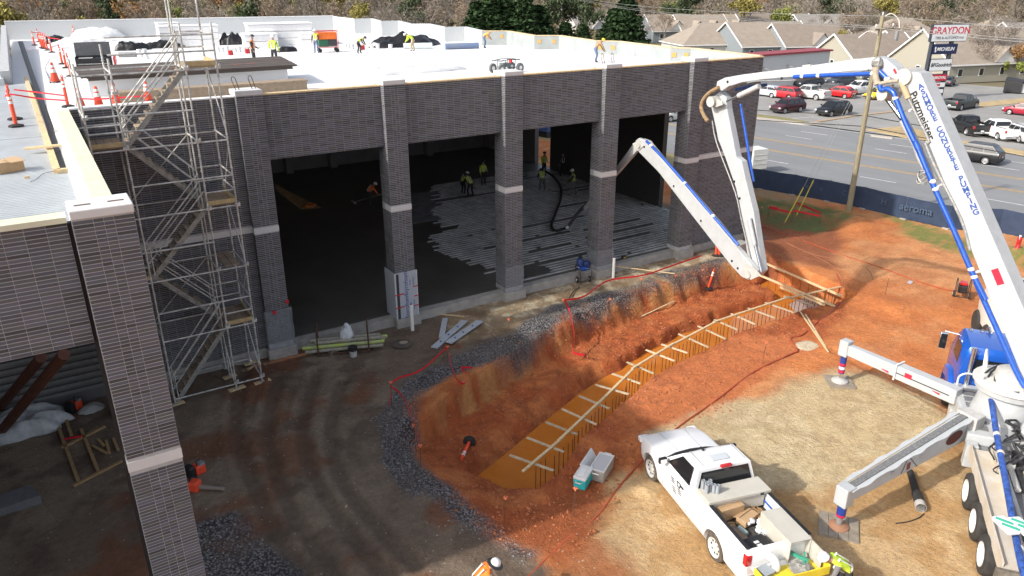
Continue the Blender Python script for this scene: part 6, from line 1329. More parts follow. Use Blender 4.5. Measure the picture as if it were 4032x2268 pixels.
    if bed:
        mb = MB(); mb.box((bed[0] + .07, -Wd + .17, .80), (bed[1] - .03, Wd - .17, .835))
        for q in range(9): y = -Wd + .25 + q * (2 * Wd - .5) / 8; mb.box((bed[0] + .08, y - .02, .835), (bed[1] - .04, y + .02, .85))
        mb.build('bed_liner', M('bed_liner', (.07, .065, .06), .8, var=.5, sc=5), t)
        for s in (1, -1): mb = MB(); mb.box((bed[0] + .03, s * (Wd - .13) - .045, rail + .004), (bed[1] - .02, s * (Wd - .13) + .045, rail + .03)); mb.build('rail_cap', BLACK, t)
    if kind in ('suv',):
        for s in (1, -1): mb = MB(); mb.tube([(c1 + .2, s * (w1 - .12), zr + .05), (c2 - .3, s * (w1 - .12), zr + .05)], .02, 6); mb.build('roof_rail', DSTEEL, t)
    return t
PROTO = {}
def place(kind, loc, rz, col, label, name=None, scale=1., cat=None):
    first = kind not in PROTO
    if first: PROTO[kind] = vehicle(kind)
    o = PROTO[kind] if first else dup(PROTO[kind], None)
    o.location = loc; o.rotation_euler = (0, 0, rz); o['label'] = label; o['group'] = 'vehicles parked across the road' if kind != 'workpickup' else 'x'
    if kind == 'workpickup': del o['group']
    if name: o.name = name
    if cat: o['category'] = cat
    o.scale = (scale,) * 3
    m = M('paint_' + '_'.join(str(int(c * 1000)) for c in col), col, .36, .0, coat=.25)
    for ch in o.children:
        if ch.name.split('.')[0] in ('body', 'cabin'): set_mat(ch, 0, m)
    return o
PW_ = (.72, .73, .74)
TRUCK = place('workpickup', (14.17, 11.84, gz(14.2, 11.8)), radians(75.3), PW_, 'white work pickup with tool chest and loaded open bed parked on tan ground', 'pickup_truck', 1.02)
tb = TRUCK
def loc_part(name, fn, mat, par, **k): mb = MB(); fn(mb); return mb.build(name, mat, par, **k)
LOGO = M('decal_grey', (.05, .055, .06), .5)
def decal(mb):
    y = 1.006
    for i in range(3):
        mb.cbox((.62 - .03 * i, y, 1.02 - .06 * i), (.20, .006, .022), m=Matrix.Rotation(.0, 3, 'Y')); mb.cbox((.50 - .03 * i, y, .78 - .06 * i), (.20, .006, .022)); mb.cbox((.22 - .02 * i, y, .88 - .06 * i), (.18, .006, .022))
    for a, b_ in (((.18, 1.10), (.36, 1.07)), ((.18, .96), (.36, .93)), ((.18, 1.10), (.21, .93)), ((.33, 1.10), (.36, .93))): mb.box((min(a[0], b_[0]), y - .003, min(a[1], b_[1])), (max(a[0], b_[0]), y + .003, max(a[1], b_[1])))
loc_part('door_decal', decal, LOGO, tb)
loc_part('third_brake_light', lambda mb: mb.box((-.40, -.16, 1.83), (-.30, .16, 1.90)), TAIL, tb, bev=.01)
loc_part('roof_panel', lambda mb: mb.cbox((-.05, .05, 1.95), (.26, .52, .03)), M('pale_panel', (.50, .53, .56), .3), tb, bev=.01)
loc_part('antenna', lambda mb: mb.cbox((.42, .28, 1.95), (.16, .05, .05)), BLACK, tb, bev=.01)
loc_part('cowl', lambda mb: mb.extr([(1.10, -.78, 1.24), (1.28, -.86, 1.215), (1.40, -.5, 1.222), (1.44, 0, 1.228), (1.40, .5, 1.222), (1.28, .86, 1.215), (1.10, .78, 1.24)], (0, 0, .012)), BLACK, tb)
for y in (-.36, .36): loc_part('hood_crease', lambda mb: mb.beam((1.5, y, 1.212), (2.55, y * 1.15, 1.15), .012, .012), M('seam_grey', (.33, .34, .35), .6), tb)
for y in (-.70, .70): loc_part('roof_seam', lambda mb: mb.beam((-.25, y * .90, 1.915), (.45, y * .90, 1.915), .016, .01), M('seam_grey', (.33, .34, .35), .6), tb)
loc_part('door_seam', lambda mb: (mb.beam((-.20, 1.001, .45), (-.22, .985, 1.2), .008, .01), mb.beam((1.12, .998, .45), (1.18, .96, 1.15), .008, .01)), M('seam_grey', (.33, .34, .35), .6), tb)
loc_part('tailgate', lambda mb: mb.box((-3.40, -.80, .80), (-2.92, .80, .86)), WHITE, tb, bev=.02)
TM = Matrix.LocRotScale(Vector(TRUCK.location), Matrix.Rotation(radians(75.3), 3, 'Z').to_quaternion(), Vector((1.02,) * 3))
def load(name, label, cat, x, y, z, rz=0., group=None): return thing(name, label, cat, tuple(TM @ Vector((x, y, z))), radians(75.3) + rz, group)
BEIGE = M('beige_metal', (.50, .475, .41), .55, .15, col2=(.58, .55, .48), sc=2)
o = load('crossbed_toolbox', 'beige metal crossbed toolbox behind cab of white pickup', 'toolbox', -.82, 0, 1.20)
loc_part('chest', lambda mb: mb.box((-.27, -.80, -.28), (.27, .80, .14)), BEIGE, o, bev=.015); loc_part('lid', lambda mb: mb.box((-.32, -.96, .14), (.31, .96, .24)), BEIGE, o, bev=.02); loc_part('latch', lambda mb: mb.box((-.335, -.72, .13), (-.318, -.62, .2)), DSTEEL, o)
PVG = M('grey_conduit', (.30, .33, .36), .5, var=.1)
for i in range(7): 
    o = load('conduit_offcut', 'short grey conduit offcut standing in the cluster on crossbed toolbox', 'conduit', -.74 + .10 * (i % 3) - .05 * (i // 3), .78 - .13 * (i // 3) - .05 * (i % 2), 1.442, 0, 'conduit offcuts on the toolbox')
    loc_part('pipe', lambda mb: mb.lathe([(.052, 0), (.052, .26), (.042, .26), (.042, .05)], n=12), PVG, o, smooth=True)
def carton(x, y, z, sx, sy, sz, rz, label, m=CARD):
    o = load('cardboard_carton', label, 'cardboard', x, y, z, rz); loc_part('carton', lambda mb: mb.cbox((0, 0, sz / 2), (sx, sy, sz)), m, o, bev=.01); loc_part('flap', lambda mb: mb.cbox((sx * .55, 0, sz * .9), (.2, sy * .95, .012), m=Matrix.Rotation(.5, 3, 'Y')), CARD, o); return o
carton(-1.18, .30, .88, .22, .75, .36, .1, 'torn brown carton leaning on front of crossbed toolbox'); carton(-1.45, -.05, .86, .3, .6, .2, .4, 'flattened brown carton lying behind crossbed toolbox'); carton(-1.62, .52, .86, .45, .32, .04, -.2, 'brown cardboard sheet lying at left of the pickup bed')
o = load('plywood_panel', 'grey plywood panel lying lengthways in pickup bed', 'plywood', -2.05, .48, .87, .1); loc_part('panel', lambda mb: mb.cbox((0, 0, .015), (1.05, .36, .03)), OLDWOOD, o)
o = load('foam_scrap', 'heap of crumpled white cups and foam in pickup bed', 'scrap', -1.85, -.10, .86); rg = random.Random(4)
for k in range(14): loc_part('white_cup', lambda mb: mb.ball((rg.uniform(-.28, .28), rg.uniform(-.24, .24), rg.uniform(.04, .16)), rg.uniform(.06, .10), (1, 1, .7), 7, 5, jit=.25), WBAG, o)
o = load('pipe_offcut', 'pale green pipe offcut beside the white foam heap', 'pipe', -1.78, .26, .92); loc_part('pipe', lambda mb: mb.tube([(-.15, 0, 0), (.15, .05, 0)], .055, 10), M('pale_green_pipe', (.33, .42, .42), .5), o)
o = load('wood_scraps', 'bundle of thin wooden strips and scraps at right of pickup bed', 'wood scraps', -1.45, -.52, .86)
for k in range(8): loc_part('wood_strip', lambda mb: mb.beam((rg.uniform(-.5, -.3), rg.uniform(-.2, .2), .03 + .015 * k), (rg.uniform(.3, .5), rg.uniform(-.2, .2), .03 + .015 * k), .03, .02), M('strip_wood', (.33, .20, .10), .8, objvar=.5), o)
o = load('blue_pole', 'bright blue pole lying along right side of pickup bed', 'pole', -1.5, -.80, 1.02); loc_part('pole', lambda mb: mb.tube([(-.45, 0, 0), (.45, 0, .05)], .022, 8), BLUE, o)
o = load('black_tool_case', 'black wheeled tool case with white labels at rear of pickup bed', 'tool case', -2.52, .42, .87, .12); loc_part('case', lambda mb: mb.box((-.30, -.42, 0), (.30, .42, .26)), BLACK, o, bev=.05); loc_part('label_sticker', lambda mb: (mb.box((.02, -.12, .262), (.1, .02, .265)), mb.box((-.1, -.12, .262), (-.02, .02, .265))), WHITE, o)
o = load('steel_cabinet', 'beige open ended steel cabinet lying at rear right of pickup bed', 'cabinet', -2.45, -.42, .87, .0)
loc_part('cabinet_shell', lambda mb: (mb.box((-.62, -.30, 0), (.62, -.28, .58)), mb.box((-.62, .28, 0), (.62, .30, .58)), mb.box((-.62, -.30, .58), (.62, .30, .60)), mb.box((.60, -.28, 0), (.62, .28, .58)), mb.box((-.62, -.28, 0), (.6, .28, .02))), BEIGE, o); loc_part('cabinet_door', lambda mb: mb.box((-1.05, -.315, 0), (-.63, -.295, .56)), M('dusty_door', (.42, .41, .36), .6, var=.2), o)
loc_part('green_tool', lambda mb: (mb.beam((-.85, -.1, .1), (-.5, .18, .16), .07, .08), mb.beam((-.95, .12, .08), (-.6, -.18, .14), .05, .05)), M('tool_green', (.05, .30, .20), .5), load('green_tools', 'green handled tools in mouth of beige steel cabinet', 'tools', -2.45, -.42, .9))
YB = M('yellow_bag', (.72, .58, .04), .55, var=.15, sc=3)
o = load('yellow_tub', 'yellow lined bin of fittings on open tailgate of pickup', 'bin', -3.22, .02, .86); loc_part('bin_wall', lambda mb: (mb.box((-.42, -.85, 0), (.10, .85, .03)), mb.box((-.45, -.85, .0), (-.42, .85, .24)), mb.box((-.45, -.87, 0), (.1, -.85, .28)), mb.box((-.45, .85, 0), (.1, .87, .2))), YB, o); loc_part('concrete_crumbs', lambda mb: mb.ball((-.15, -.3, .05), .3, (.8, 1, .4), 10, 6, jit=.2, half=True), M('grey_rubble', (.26, .25, .23), .9, var=.4), o)
o = load('pipe_fitting', 'grey white plastic pipe elbow standing on open tailgate', 'pipe fitting', -3.2, .32, .9); loc_part('elbow', lambda mb: mb.tube(smooth_path([(0, 0, 0), (0, 0, .16), (.06, .05, .28), (.2, .1, .3)], 4), .10, 14), PVC, o, smooth=True)
o = load('junction_box', 'small grey junction box beside pipe elbow on tailgate', 'junction box', -3.22, .62, .9, .2); loc_part('box', lambda mb: mb.cbox((0, 0, .05), (.3, .3, .09)), PVG, o, bev=.01); loc_part('box_lid', lambda mb: mb.cbox((0, 0, .10), (.32, .32, .015)), PVG, o)
# across the road
def pk(kind, p, deg, col, label, **k): return place(kind, (p[0], p[1], ZR + .045), radians(deg), col, label, **k)
DK = (.018, .02, .024)
pk('suv', (81.123,63.76,-1.45), 178, (.06, .012, .018), 'dark maroon parked car with pale headlights, nearest the road verge'); pk('suv', (84.028,59.166,-1.45), 178, (.010, .011, .014), 'black parked car right of the dark maroon one')
pk('hatch', (90.039,74.604,-1.45), 95, (.52, .55, .58), 'silver parked car half hidden by brick corner'); pk('suv', (90.344,71.871,-1.45), 95, (.42, .012, .022), 'dark red parked car left of silver pickup')
pk('pickup', (93.254,70.017,-1.45), 96, (.52, .52, .51), 'silver pickup truck showing its tailgate between two red cars'); pk('suv', (98.489,70.524,-1.45), 97, (.035, .04, .045), 'dark parked car squeezed between silver pickup and bright red car'); pk('hatch', (97.979,68.518,-1.45), 96, (.60, .015, .02), 'bright red parked car showing its rear')
pk('pickup', (103.573,69.016,-1.45), 172, (.74, .75, .75), 'white pickup truck side on beside utility pole'); pk('coupe', (101.367,64.477,-1.45), 172, (.80, .60, .01), 'low yellow sports car seen behind utility pole')
pk('suv', (103.385,78.025,-1.45), 170, (.03, .035, .045), 'dark blue parked car in back row under boom'); pk('suv', (109.368,76.526,-1.45), 170, (.05, .06, .075), 'grey parked car in back row right of the dark blue one'); pk('sedan', (118.606,76.665,-1.45), 170, DK, 'black parked car far back under the boom bend')
pk('pickup', (102.219,53.429,-1.45), 2, (.022, .028, .030), 'dark green pickup truck with lit red tail lamp near tall sign'); pk('sedan', (123.549,67.473,-1.45), 20, (.05, .065, .085), 'blue grey sedan parked behind tall sign')
pk('pickup', (86.266,44.002,-1.45), 58, (.012, .012, .013), 'black pickup truck with bed cover beside white one'); pk('pickup', (86.416,40.847,-1.45), 58, (.74, .74, .74), 'white pickup truck with black bed cover at right'); pk('suv', (86.734,38.702,-1.45), 58, (.48, .48, .49), 'silver parked car at right picture edge')
pk('hatch', (103.677,46.487,-1.45), 100, (.30, .012, .03), 'maroon car cut by right picture edge'); pk('suv', (134.194,80.719,-1.45), 150, (.70, .70, .70), 'white parked car behind boom bend'); pk('pickup', (138.919,75.711,-1.45), 175, (.55, .012, .02), 'red pickup truck behind upper sign boards'); pk('suv', (64.912,66.965,-1.45), 178, (.60, .60, .58), 'pale parked car seen through gap beside side wall')
rs_ = rc(79.1, 0); q = (72.827,36.042,-1.45); o = pk('suv', q, 101, (.014, .014, .016), 'black car with roof rack driving on the road behind boom', cat='car'); o.name = 'driving_car'; del o['group']
# ---------------------------------------------------------------- things on the site
def W2(p, dz=0.): return (p[0], p[1], gz(p[0], p[1]) + dz)
# footing formwork: long board, cross pieces and rebar pins
FW = thing('footing_formwork', 'long curved timber batten with cross pieces hung over orange water in footing trench', 'formwork', tuple(BOARD[3]), world=True)
for i in range(len(BOARD) - 1):
    a, b = Vector(BOARD[i]), Vector(BOARD[i + 1]); d = (b - a).normalized(); mb = MB(); mb.beam(a - d * .15 + Vector((0, 0, .045 + .03 * (i % 2))), b + d * .15 + Vector((0, 0, .045 + .03 * (i % 2))), .09, .045); mb.build('batten', WOOD, FW)
STK = M('crosspiece_wood', (.52, .42, .28), .8, var=.25, objvar=.25)
XP = [((10.878,17.555,-0.15), (11.615,16.104,-0.15)), ((11.913,18.1,-0.15), (12.474,16.763,-0.15)), ((12.994,18.559,-0.15), (13.463,17.353,-0.15)), ((13.984,18.965,-0.15), (14.395,17.498,-0.15)), ((15.061,19.38,-0.15), (15.445,18.078,-0.15)), ((16.087,19.716,-0.15), (16.701,18.486,-0.15)), ((17.185,20.064,-0.15), (17.601,18.873,-0.15)), ((18.3,20.5,-0.15), (18.573,19.191,-0.15)), ((19.688,20.922,-0.15), (20.006,19.549,-0.15)), ((20.592,20.967,-0.15), (20.958,19.781,-0.15)), ((21.915,21.325,-0.15), (22.072,19.683,-0.15)), ((23.225,21.464,-0.15), (23.279,19.863,-0.15)), ((24.345,21.563,-0.15), (24.412,20.23,-0.15)), ((25.489,21.624,-0.15), (25.52,20.218,-0.15)), ((26.653,21.645,-0.15), (26.826,20.207,-0.15)), ((27.858,21.666,-0.15), (28.069,20.105,-0.15)), ((29.251,21.714,-0.15), (29.51,20.233,-0.15))]
for i, (a, b) in enumerate(XP): mb = MB(); mb.beam(Vector(a), Vector(b), .085, .04); mb.build('crosspiece', STK, FW)
for s in np.arange(.35, BL - .3, .28):
    x, y = atsd(s, -.16 - .08 * (int(s * 10) % 3)); i = int(np.clip(np.searchsorted(_cum, s) - 1, 0, len(_seg) - 1)); mb = MB(); mb.tube([(x, y, -1.45), (x, y, -.10)], .014, 5); mb.build('rebar_pin', RUST, FW)
for a, b in (((32.036,25.266,-0.1), (31.538,20.134,-0.1)), ((30.36,24.349,-0.1), (30.201,19.552,-0.1)), ((29.997,22.555,-0.12), (29.926,19.89,-0.12))):
    mb = MB(); mb.beam(Vector(a), Vector(b), .06, .10); mb.build('end_board', WOOD, FW)
for t in np.linspace(.08, .92, 9): p = Vector((32.036,25.266,-0.1)).lerp(Vector((31.538,20.134,-0.1)), t); mb = MB(); mb.tube([(p.x, p.y, -1.4), (p.x, p.y, -.1)], .012, 5); mb.build('rebar_pin', RUST, FW)
mb = MB(); mb.extr([(p[0], p[1], -1.39) for p in ((31.085,22.696,-1.36), (32.751,22.895,-1.36), (32.517,21.612,-1.36), (30.285,21.438,-1.36))], (0, 0, .035)); mb.build('fresh_concrete', M('fresh_concrete', (.40, .30, .26), .5, var=.2, bump=.3, bsc=6), kind='structure')
# flagged rods with red tape
ROD = thing('flagged_rod', 'x', 'survey rod', group='rods with orange caps round the excavation'); mb = MB(); mb.tube([(0, 0, -.1), (0, 0, 1.05)], .012, 6); mb.build('rod', RUST, ROD); mb = MB(); mb.box((-.05, -.05, 1.0), (.05, .05, 1.02)); mb.lathe([(.022, .93), (.022, 1.0)], n=8); mb.build('safety_cap', M('cap_orange', (.85, .22, .10), .5), ROD)
RODS = [((8.759,22.182,0), 'flagged rod at left corner of excavation'), ((8.612,19.879,0), 'flagged rod at pointed corner of gravel where red tape bends down'), ((7.947,18.066,-0), 'flagged rod where low end of red tape is tied'), ((11.735,23.549,0), 'flagged rod behind foam strips at top of red tape'), ((8.82,14.541,0), 'lone flagged rod on clay edge at bottom'), ((15.107,24.418,0), 'flagged rod in straw beside lit patch'), ((18.323,24.917,0), 'flagged rod where tape drops into trench'), ((21.124,25.107,-0), 'flagged rod left of white pipe at trench edge'), ((23.374,25.527,0), 'flagged rod between white pipe and compressor side of trench'), ((25.681,25.553,0), 'flagged rod under the thin timber strip'), ((27.881,25.81,0), 'flagged rod by leaning delineators'), ((10.703,13.857,0), 'flagged rod in front of teal cooler'), ((22.728,17.421,0), 'rod in bare clay right of batten'), ((33.072,18.889,0), 'rod in bare clay beyond end boards'), ((38.398,31.108,-0.4), 'rod at left of taped square on grass')]
for i, (p, lb) in enumerate(RODS):
    o = ROD if i == 0 else dup(ROD); o.location = W2(p); o.rotation_euler = (RND.uniform(-.05, .05), RND.uniform(-.05, .05), i); o['label'] = lb
def top(i, h=.98): p = RODS[i][0]; return (p[0], p[1], gz(p[0], p[1]) + h)
tape([top(3), (10.212,22.655,0.85), (9.349,22.701,0.75), top(0, .9)], 'red caution tape from foam strips to left corner rod', .07); tape([top(0, .85), (8.849,21.248,0.8), top(1)], 'red caution tape between left corner rod and gravel point', .07); tape([top(1), top(2, .95)], 'red caution tape hanging from gravel point to low rod', .08)
tape([top(3), (11.537,22.771,0.5), (11.471,22.249,0.25), (11.554,21.84,0.25), (11.931,22.399,0.3), (12.004,22.915,0.3), (12.458,22.85,0.2)], 'red caution tape fallen in loops beside gravel', .08); tape([top(0, .7), (8.709,22.098,0.5), (8.573,21.972,0.2)], 'red caution tape tail hanging from left corner rod', .06)
tape([top(6), (18.779,25.133,0.3), (18.134,23.834,-0.3), (17.479,23.02,-0.55), (17.763,22.607,-0.6)], 'red caution tape dropping from rod into trench', .10); tape([top(6), (19.683,25.222,0.75), (21.737,26.049,0.8), (23.593,25.598,0.85), (25.852,25.781,0.9), (27.896,26.027,0.9)], 'red caution tape running along trench edge past white pipe', .08)
def stick(name, a, b, w_, h, mat, label, cat, r=None):
    mb = MB(); mb.tube([a, b], r, 8) if r else mb.beam(a, b, w_, h); return tag(mb.build(name, mat, smooth=bool(r)), label, cat)
stick('timber_strip', (24.065,28.306,0.35), (26.127,26.071,0.25), .04, .04, WOOD, 'thin pale timber strip leaning out from white pipe', 'timber'); stick('timber_strip', W2((23.076,25.027,0.1), .03), W2((25.548,25.362,0.1), .03), .06, .04, WOOD, 'pale timber strip lying on crest of trench', 'timber')
stick('timber_stake', (29.617,28.728,1), (29.485,28.163,0.05), .05, .04, WOOD, 'pale timber stake leaning at last bay column', 'timber'); stick('timber_lath', W2((28.483,20.183,-0.15), .03), W2((25.674,16.555,-0.1), .03), .06, .045, WOOD, 'left of two long timber laths lying on clay', 'timber'); stick('timber_lath', W2((28.358,19.75,-0.15), .04), W2((26.001,16.932,-0.1), .04), .06, .045, WOOD, 'right of two long timber laths lying on clay', 'timber')
stick('timber_strip', W2((13.631,28.656,0), .03), W2((14.681,27.569,0), .03), .06, .05, WOOD, 'timber strip lying by foam wrapped column', 'timber'); stick('timber_strip', W2((13.75,28.84,0), .05), W2((14.614,28.542,0.1), .1), .04, .04, OLDWOOD, 'weathered timber strip against grade beam', 'timber')
stick('timber_strip', W2((6.037,28.006,0), .03), W2((7.182,28.42,0), .03), .08, .04, OLDWOOD, 'weathered board lying beside plastic wrapped column', 'timber')
def pipe(p, h, label):
    mb = MB(); q = W2(p); mb.tube([(q[0], q[1], q[2] - .1), (q[0], q[1], q[2] + h)], .075, 14); o = mb.build('white_pipe', PVC, smooth=True); tag(o, label, 'pipe'); 
    mb = MB(); mb.tube([(0, 0, h + .09), (0, 0, h + .105)], .058, 12); mb.build('pipe_mouth', BLACK, o)
pipe((12.1,27.545,-0), 1.25, 'upright white plastic pipe in front of foam wrapped column'); pipe((23.508,27.79,0), 1.1, 'upright white plastic pipe by fourth bay column at trench edge')
# foam strips
for i, (a, b, w_, lb) in enumerate((((13.837,27.811,0.02), (12.778,26.116,0.02), .24, 'short pale foam strip lying left of two long ones'), ((14.433,27.065,0.02), (12.087,25.405,0.02), .30, 'middle long blue grey foam strip on the ground'), ((14.963,26.623,0.02), (12.769,25.45,0.02), .32, 'right long blue grey foam strip on the ground'))):
    mb = MB(); za = gz(a[0], a[1]) + .05 + .03 * i; zb_ = gz(b[0], b[1]) + .05 + .03 * i; mb.beam((a[0], a[1], za), (b[0], b[1], zb_), w_, .05); o = tag(mb.build('foam_strip', FOAM), lb, 'foam strip', 'foam strips on the ground')
    if i:
        for t in (.25, .55, .8): q = Vector((a[0], a[1], za)).lerp(Vector((b[0], b[1], zb_)), t) - o.location; mb = MB(); mb.cbox(q + Vector((0, 0, .027)), (.14, .07, .004), 1.2); mb.build('printed_mark', INK, o)
# pipe cradle with dirty pipes
CR = thing('pipe_cradle', 'rusty post cradle holding dirty plastic pipes beside open bay', 'pipe cradle', W2((8.793,27.06,0)), world=True)
pa = Vector(W2((7.794,27.291,0))); pb = Vector(W2((9.699,26.605,0))); dd = (pb - pa).normalized(); side = Vector((-dd.y, dd.x, 0))
if side.y < 0: side = -side
for p in (pa, pb):
    mb = MB(); mb.beam(p, p + Vector((0, 0, 1.25)), .05, .05); mb.beam(p + Vector((0, 0, .1)), p + side * .8 + Vector((0, 0, .1)), .05, .05); mb.beam(p + side * .8, p + side * .8 + Vector((0, 0, 1.2)), .05, .05); mb.build('cradle_frame', RUST, CR)
mb = MB(); mb.beam(pa + Vector((0, 0, .1)), pb + Vector((0, 0, .1)), .05, .05); mb.build('cradle_beam', RUST, CR)
DP = M('muddy_pvc', (.42, .41, .33), .7, col2=(.20, .18, .14), sc=5); LP = M('lime_painted_pipe', (.42, .58, .05), .6, col2=(.36, .35, .26), sc=3)
for k, (s, z, m, e0, e1) in enumerate(((.12, .22, DP, -.5, .9), (.30, .22, DP, -.4, .8), (.5, .22, DP, -.3, .9), (.68, .22, LP, -.2, 1.0), (.15, .38, LP, -.6, .95), (.36, .38, DP, -.4, 1.0), (.58, .38, LP, -.3, 1.1), (.2, .54, DP, -.1, .9), (.45, .54, DP, -.3, .8))):
    mb = MB(); mb.tube([pa + side * s + dd * e0 + Vector((0, 0, z)), pb + side * s + dd * (e1 - .3) + Vector((0, 0, z))], .078, 10); o = tag(mb.build('plastic_pipe', m, smooth=True), ['lowest front dirty pipe in the cradle', 'bottom dirty pipe behind the front one in cradle', 'third bottom pipe in cradle', 'lime painted pipe at back bottom of cradle', 'front lime painted pipe in cradle above the bucket', 'middle dirty pipe of second layer in cradle', 'back lime ended pipe of second layer in cradle', 'front pipe of top layer in cradle', 'back pipe of top layer under clear bag'][k], 'pipe', 'plastic pipes in the cradle')
heap('clear_bag', tuple(pa.lerp(pb, .58) + side * .45 + Vector((0, 0, .6))), .30, .26, .55, M('clear_bag', (.55, .57, .58), .3, var=.2, sc=6, spec=.8), 'crumpled clear plastic bag on top of pipe cradle', 'bag', 31, .7, 16)
def bucket(p, label, m, s=1.):
    t = thing('bucket', label, 'bucket', W2(p), 0, None, scale=s); mb = MB(); mb.lathe([(.13, 0), (.155, .34), (.165, .35), (.165, .38), (.145, .38), (.12, .03)], n=14); mb.build('pail', m, t, smooth=True); mb = MB(); mb.tube([(-.165, 0, .34), (-.1, -.12, .3), (0, -.17, .28), (.1, -.12, .3), (.165, 0, .34)], .006, 5); mb.build('handle', STEEL, t); return t
b_ = bucket((9.026,26.629,0), 'grey white bucket with dark stained rim in front of pipe cradle', M('stained_pail', (.48, .47, .45), .6, var=.15), 1.1); mb = MB(); mb.lathe([(.162, .24), (.17, .36), (.17, .385)], n=14); mb.build('dark_rim', BLACK, b_)
b2 = bucket((5.724,28.537,0), 'teal and white bucket at foot of scaffold', M('teal_pail', (.02, .30, .24), .5)); mb = MB(); mb.lathe([(.133, .02), (.145, .2)], n=14); mb.build('white_label', WHITE, b2)
t = thing('rubber_mat', 'round dusty rubber lid lying on mud right of pipe cradle', 'lid', W2((11.125,26.532,0), .01)); mb = MB(); mb.lathe([(.42, 0), (.43, .03), (.38, .045), (.02, .05)], n=22); mb.build('disc', DUSTRUB, t, smooth=True); mb = MB(); mb.ball((.1, .05, .045), .2, (1, .8, .08), 10, 4, half=True, jit=.2); mb.build('dried_mud', M('dried_mud', (.34, .28, .21), .95), t)
t = thing('concrete_block', 'hollow concrete block lying under pipe cradle', 'block', W2((8.381,27.204,0)), .3); mb = MB(); mb.box((-.2, -.1, 0), (.2, -.06, .19)); mb.box((-.2, .06, 0), (.2, .1, .19)); mb.box((-.2, -.06, 0), (-.16, .06, .19)); mb.box((.16, -.06, 0), (.2, .06, .19)); mb.box((-.02, -.06, 0), (.02, .06, .19)); mb.build('block', M('brown_block', (.17, .13, .10), .9), t)
# coolers
def cooler(p, rz, L, W_, H, body, lid, label, open_=False):
    t = thing('cooler', label, 'cooler', W2(p), rz); l, w_ = L / 2, W_ / 2
    mb = MB(); mb.loft([[(-l * .92, -w_ * .92, 0), (l * .92, -w_ * .92, 0), (l * .92, w_ * .92, 0), (-l * .92, w_ * .92, 0)], [(-l, -w_, H), (l, -w_, H), (l, w_, H), (-l, w_, H)]]); mb.build('tub', body, t, bev=.03)
    if open_:
        mb = MB(); mb.box((-l * .98, -w_ * .98, H), (l * .98, -w_ * .84, H + .02)); mb.box((-l * .98, w_ * .84, H), (l * .98, w_ * .98, H + .02)); mb.box((-l * .98, -w_ * .84, H), (-l * .88, w_ * .84, H + .02)); mb.box((l * .88, -w_ * .84, H), (l * .98, w_ * .84, H + .02)); mb.build('rim', lid, t)
        mb = MB(); mb.box((-l * .87, -w_ * .82, H + .002), (l * .87, w_ * .82, H + .005)); mb.build('inner_liner', M('liner_grey', (.46, .46, .47), .5), t); mb = MB(); mb.cbox((0, w_ + .16, H * .72), (L * .98, .05, W_ * .95), m=Matrix.Rotation(radians(-35), 3, 'X')); mb.build('lid', lid, t, bev=.02)
    else: mb = MB(); mb.box((-l * 1.02, -w_ * 1.02, H), (l * 1.02, w_ * 1.02, H + .09)); mb.build('lid', lid, t, bev=.025); mb = MB(); mb.cbox((-.05, .02, H + .10), (L * .5, W_ * .45, .02)); mb.lathe([(.05, H + .09), (.05, H + .12)], (-.08, 0, 0), 10); mb.build('lid_tray', WHITE, t)
    for s in (1, -1): mb = MB(); mb.tube([(s * l, -w_ * .5, H * .82), (s * (l + .10), -w_ * .4, H * .9), (s * (l + .10), w_ * .4, H * .9), (s * l, w_ * .5, H * .82)], .02, 6); mb.build('handle', lid, t)
COOLW = M('cooler_white', (.66, .65, .63), .5, var=.08)
cooler((11.982,15.07,-0.1), radians(32), .70, .40, .36, M('cooler_teal', (.03, .46, .47), .45), COOLW, 'teal cooler with white lid beside bigger open grey cooler'); cooler((12.806,15.204,-0.1), radians(32), 1.0, .50, .42, M('cooler_grey', (.38, .35, .31), .55, var=.15), COOLW, 'larger grey white cooler standing open behind teal one', True)
# fallen and leaning delineators
o = dup(DEL, label='delineator post fallen on red clay with its base up', group='orange delineator posts on the ground'); a = Vector(W2((10.632,19.825,-0.15), .12)); b = Vector(W2((9.687,18.789,-0.15), .08)); o.location = a; o.rotation_euler = (b - a).to_track_quat('Z', 'Y').to_euler()
for k, (x, y, x2, y2, lb) in enumerate(((1860, 1215, 1890, 1020, 'orange delineator post leaning alone at trench edge'), (1915, 1055, 1930, 935, 'left orange delineator post tied in red tape'), (1945, 1055, 1945, 935, 'right orange delineator post tied in red tape'))):
    o = dup(DEL, label=lb, group='orange delineator posts on the ground'); p = [W2((28.374,25.791,0)), W2((30.4,27.316,0.1)), W2((30.567,27.21,0.1))][k]; o.location = p; o.rotation_euler = (.12 * (1 - k), .14, k)
heap('tape_bundle', W2((30.333,27.233,0.55), .85), .14, .14, .3, FLAG, 'bunch of red tape on tied delineators', 'tape', 41, .5, 10)
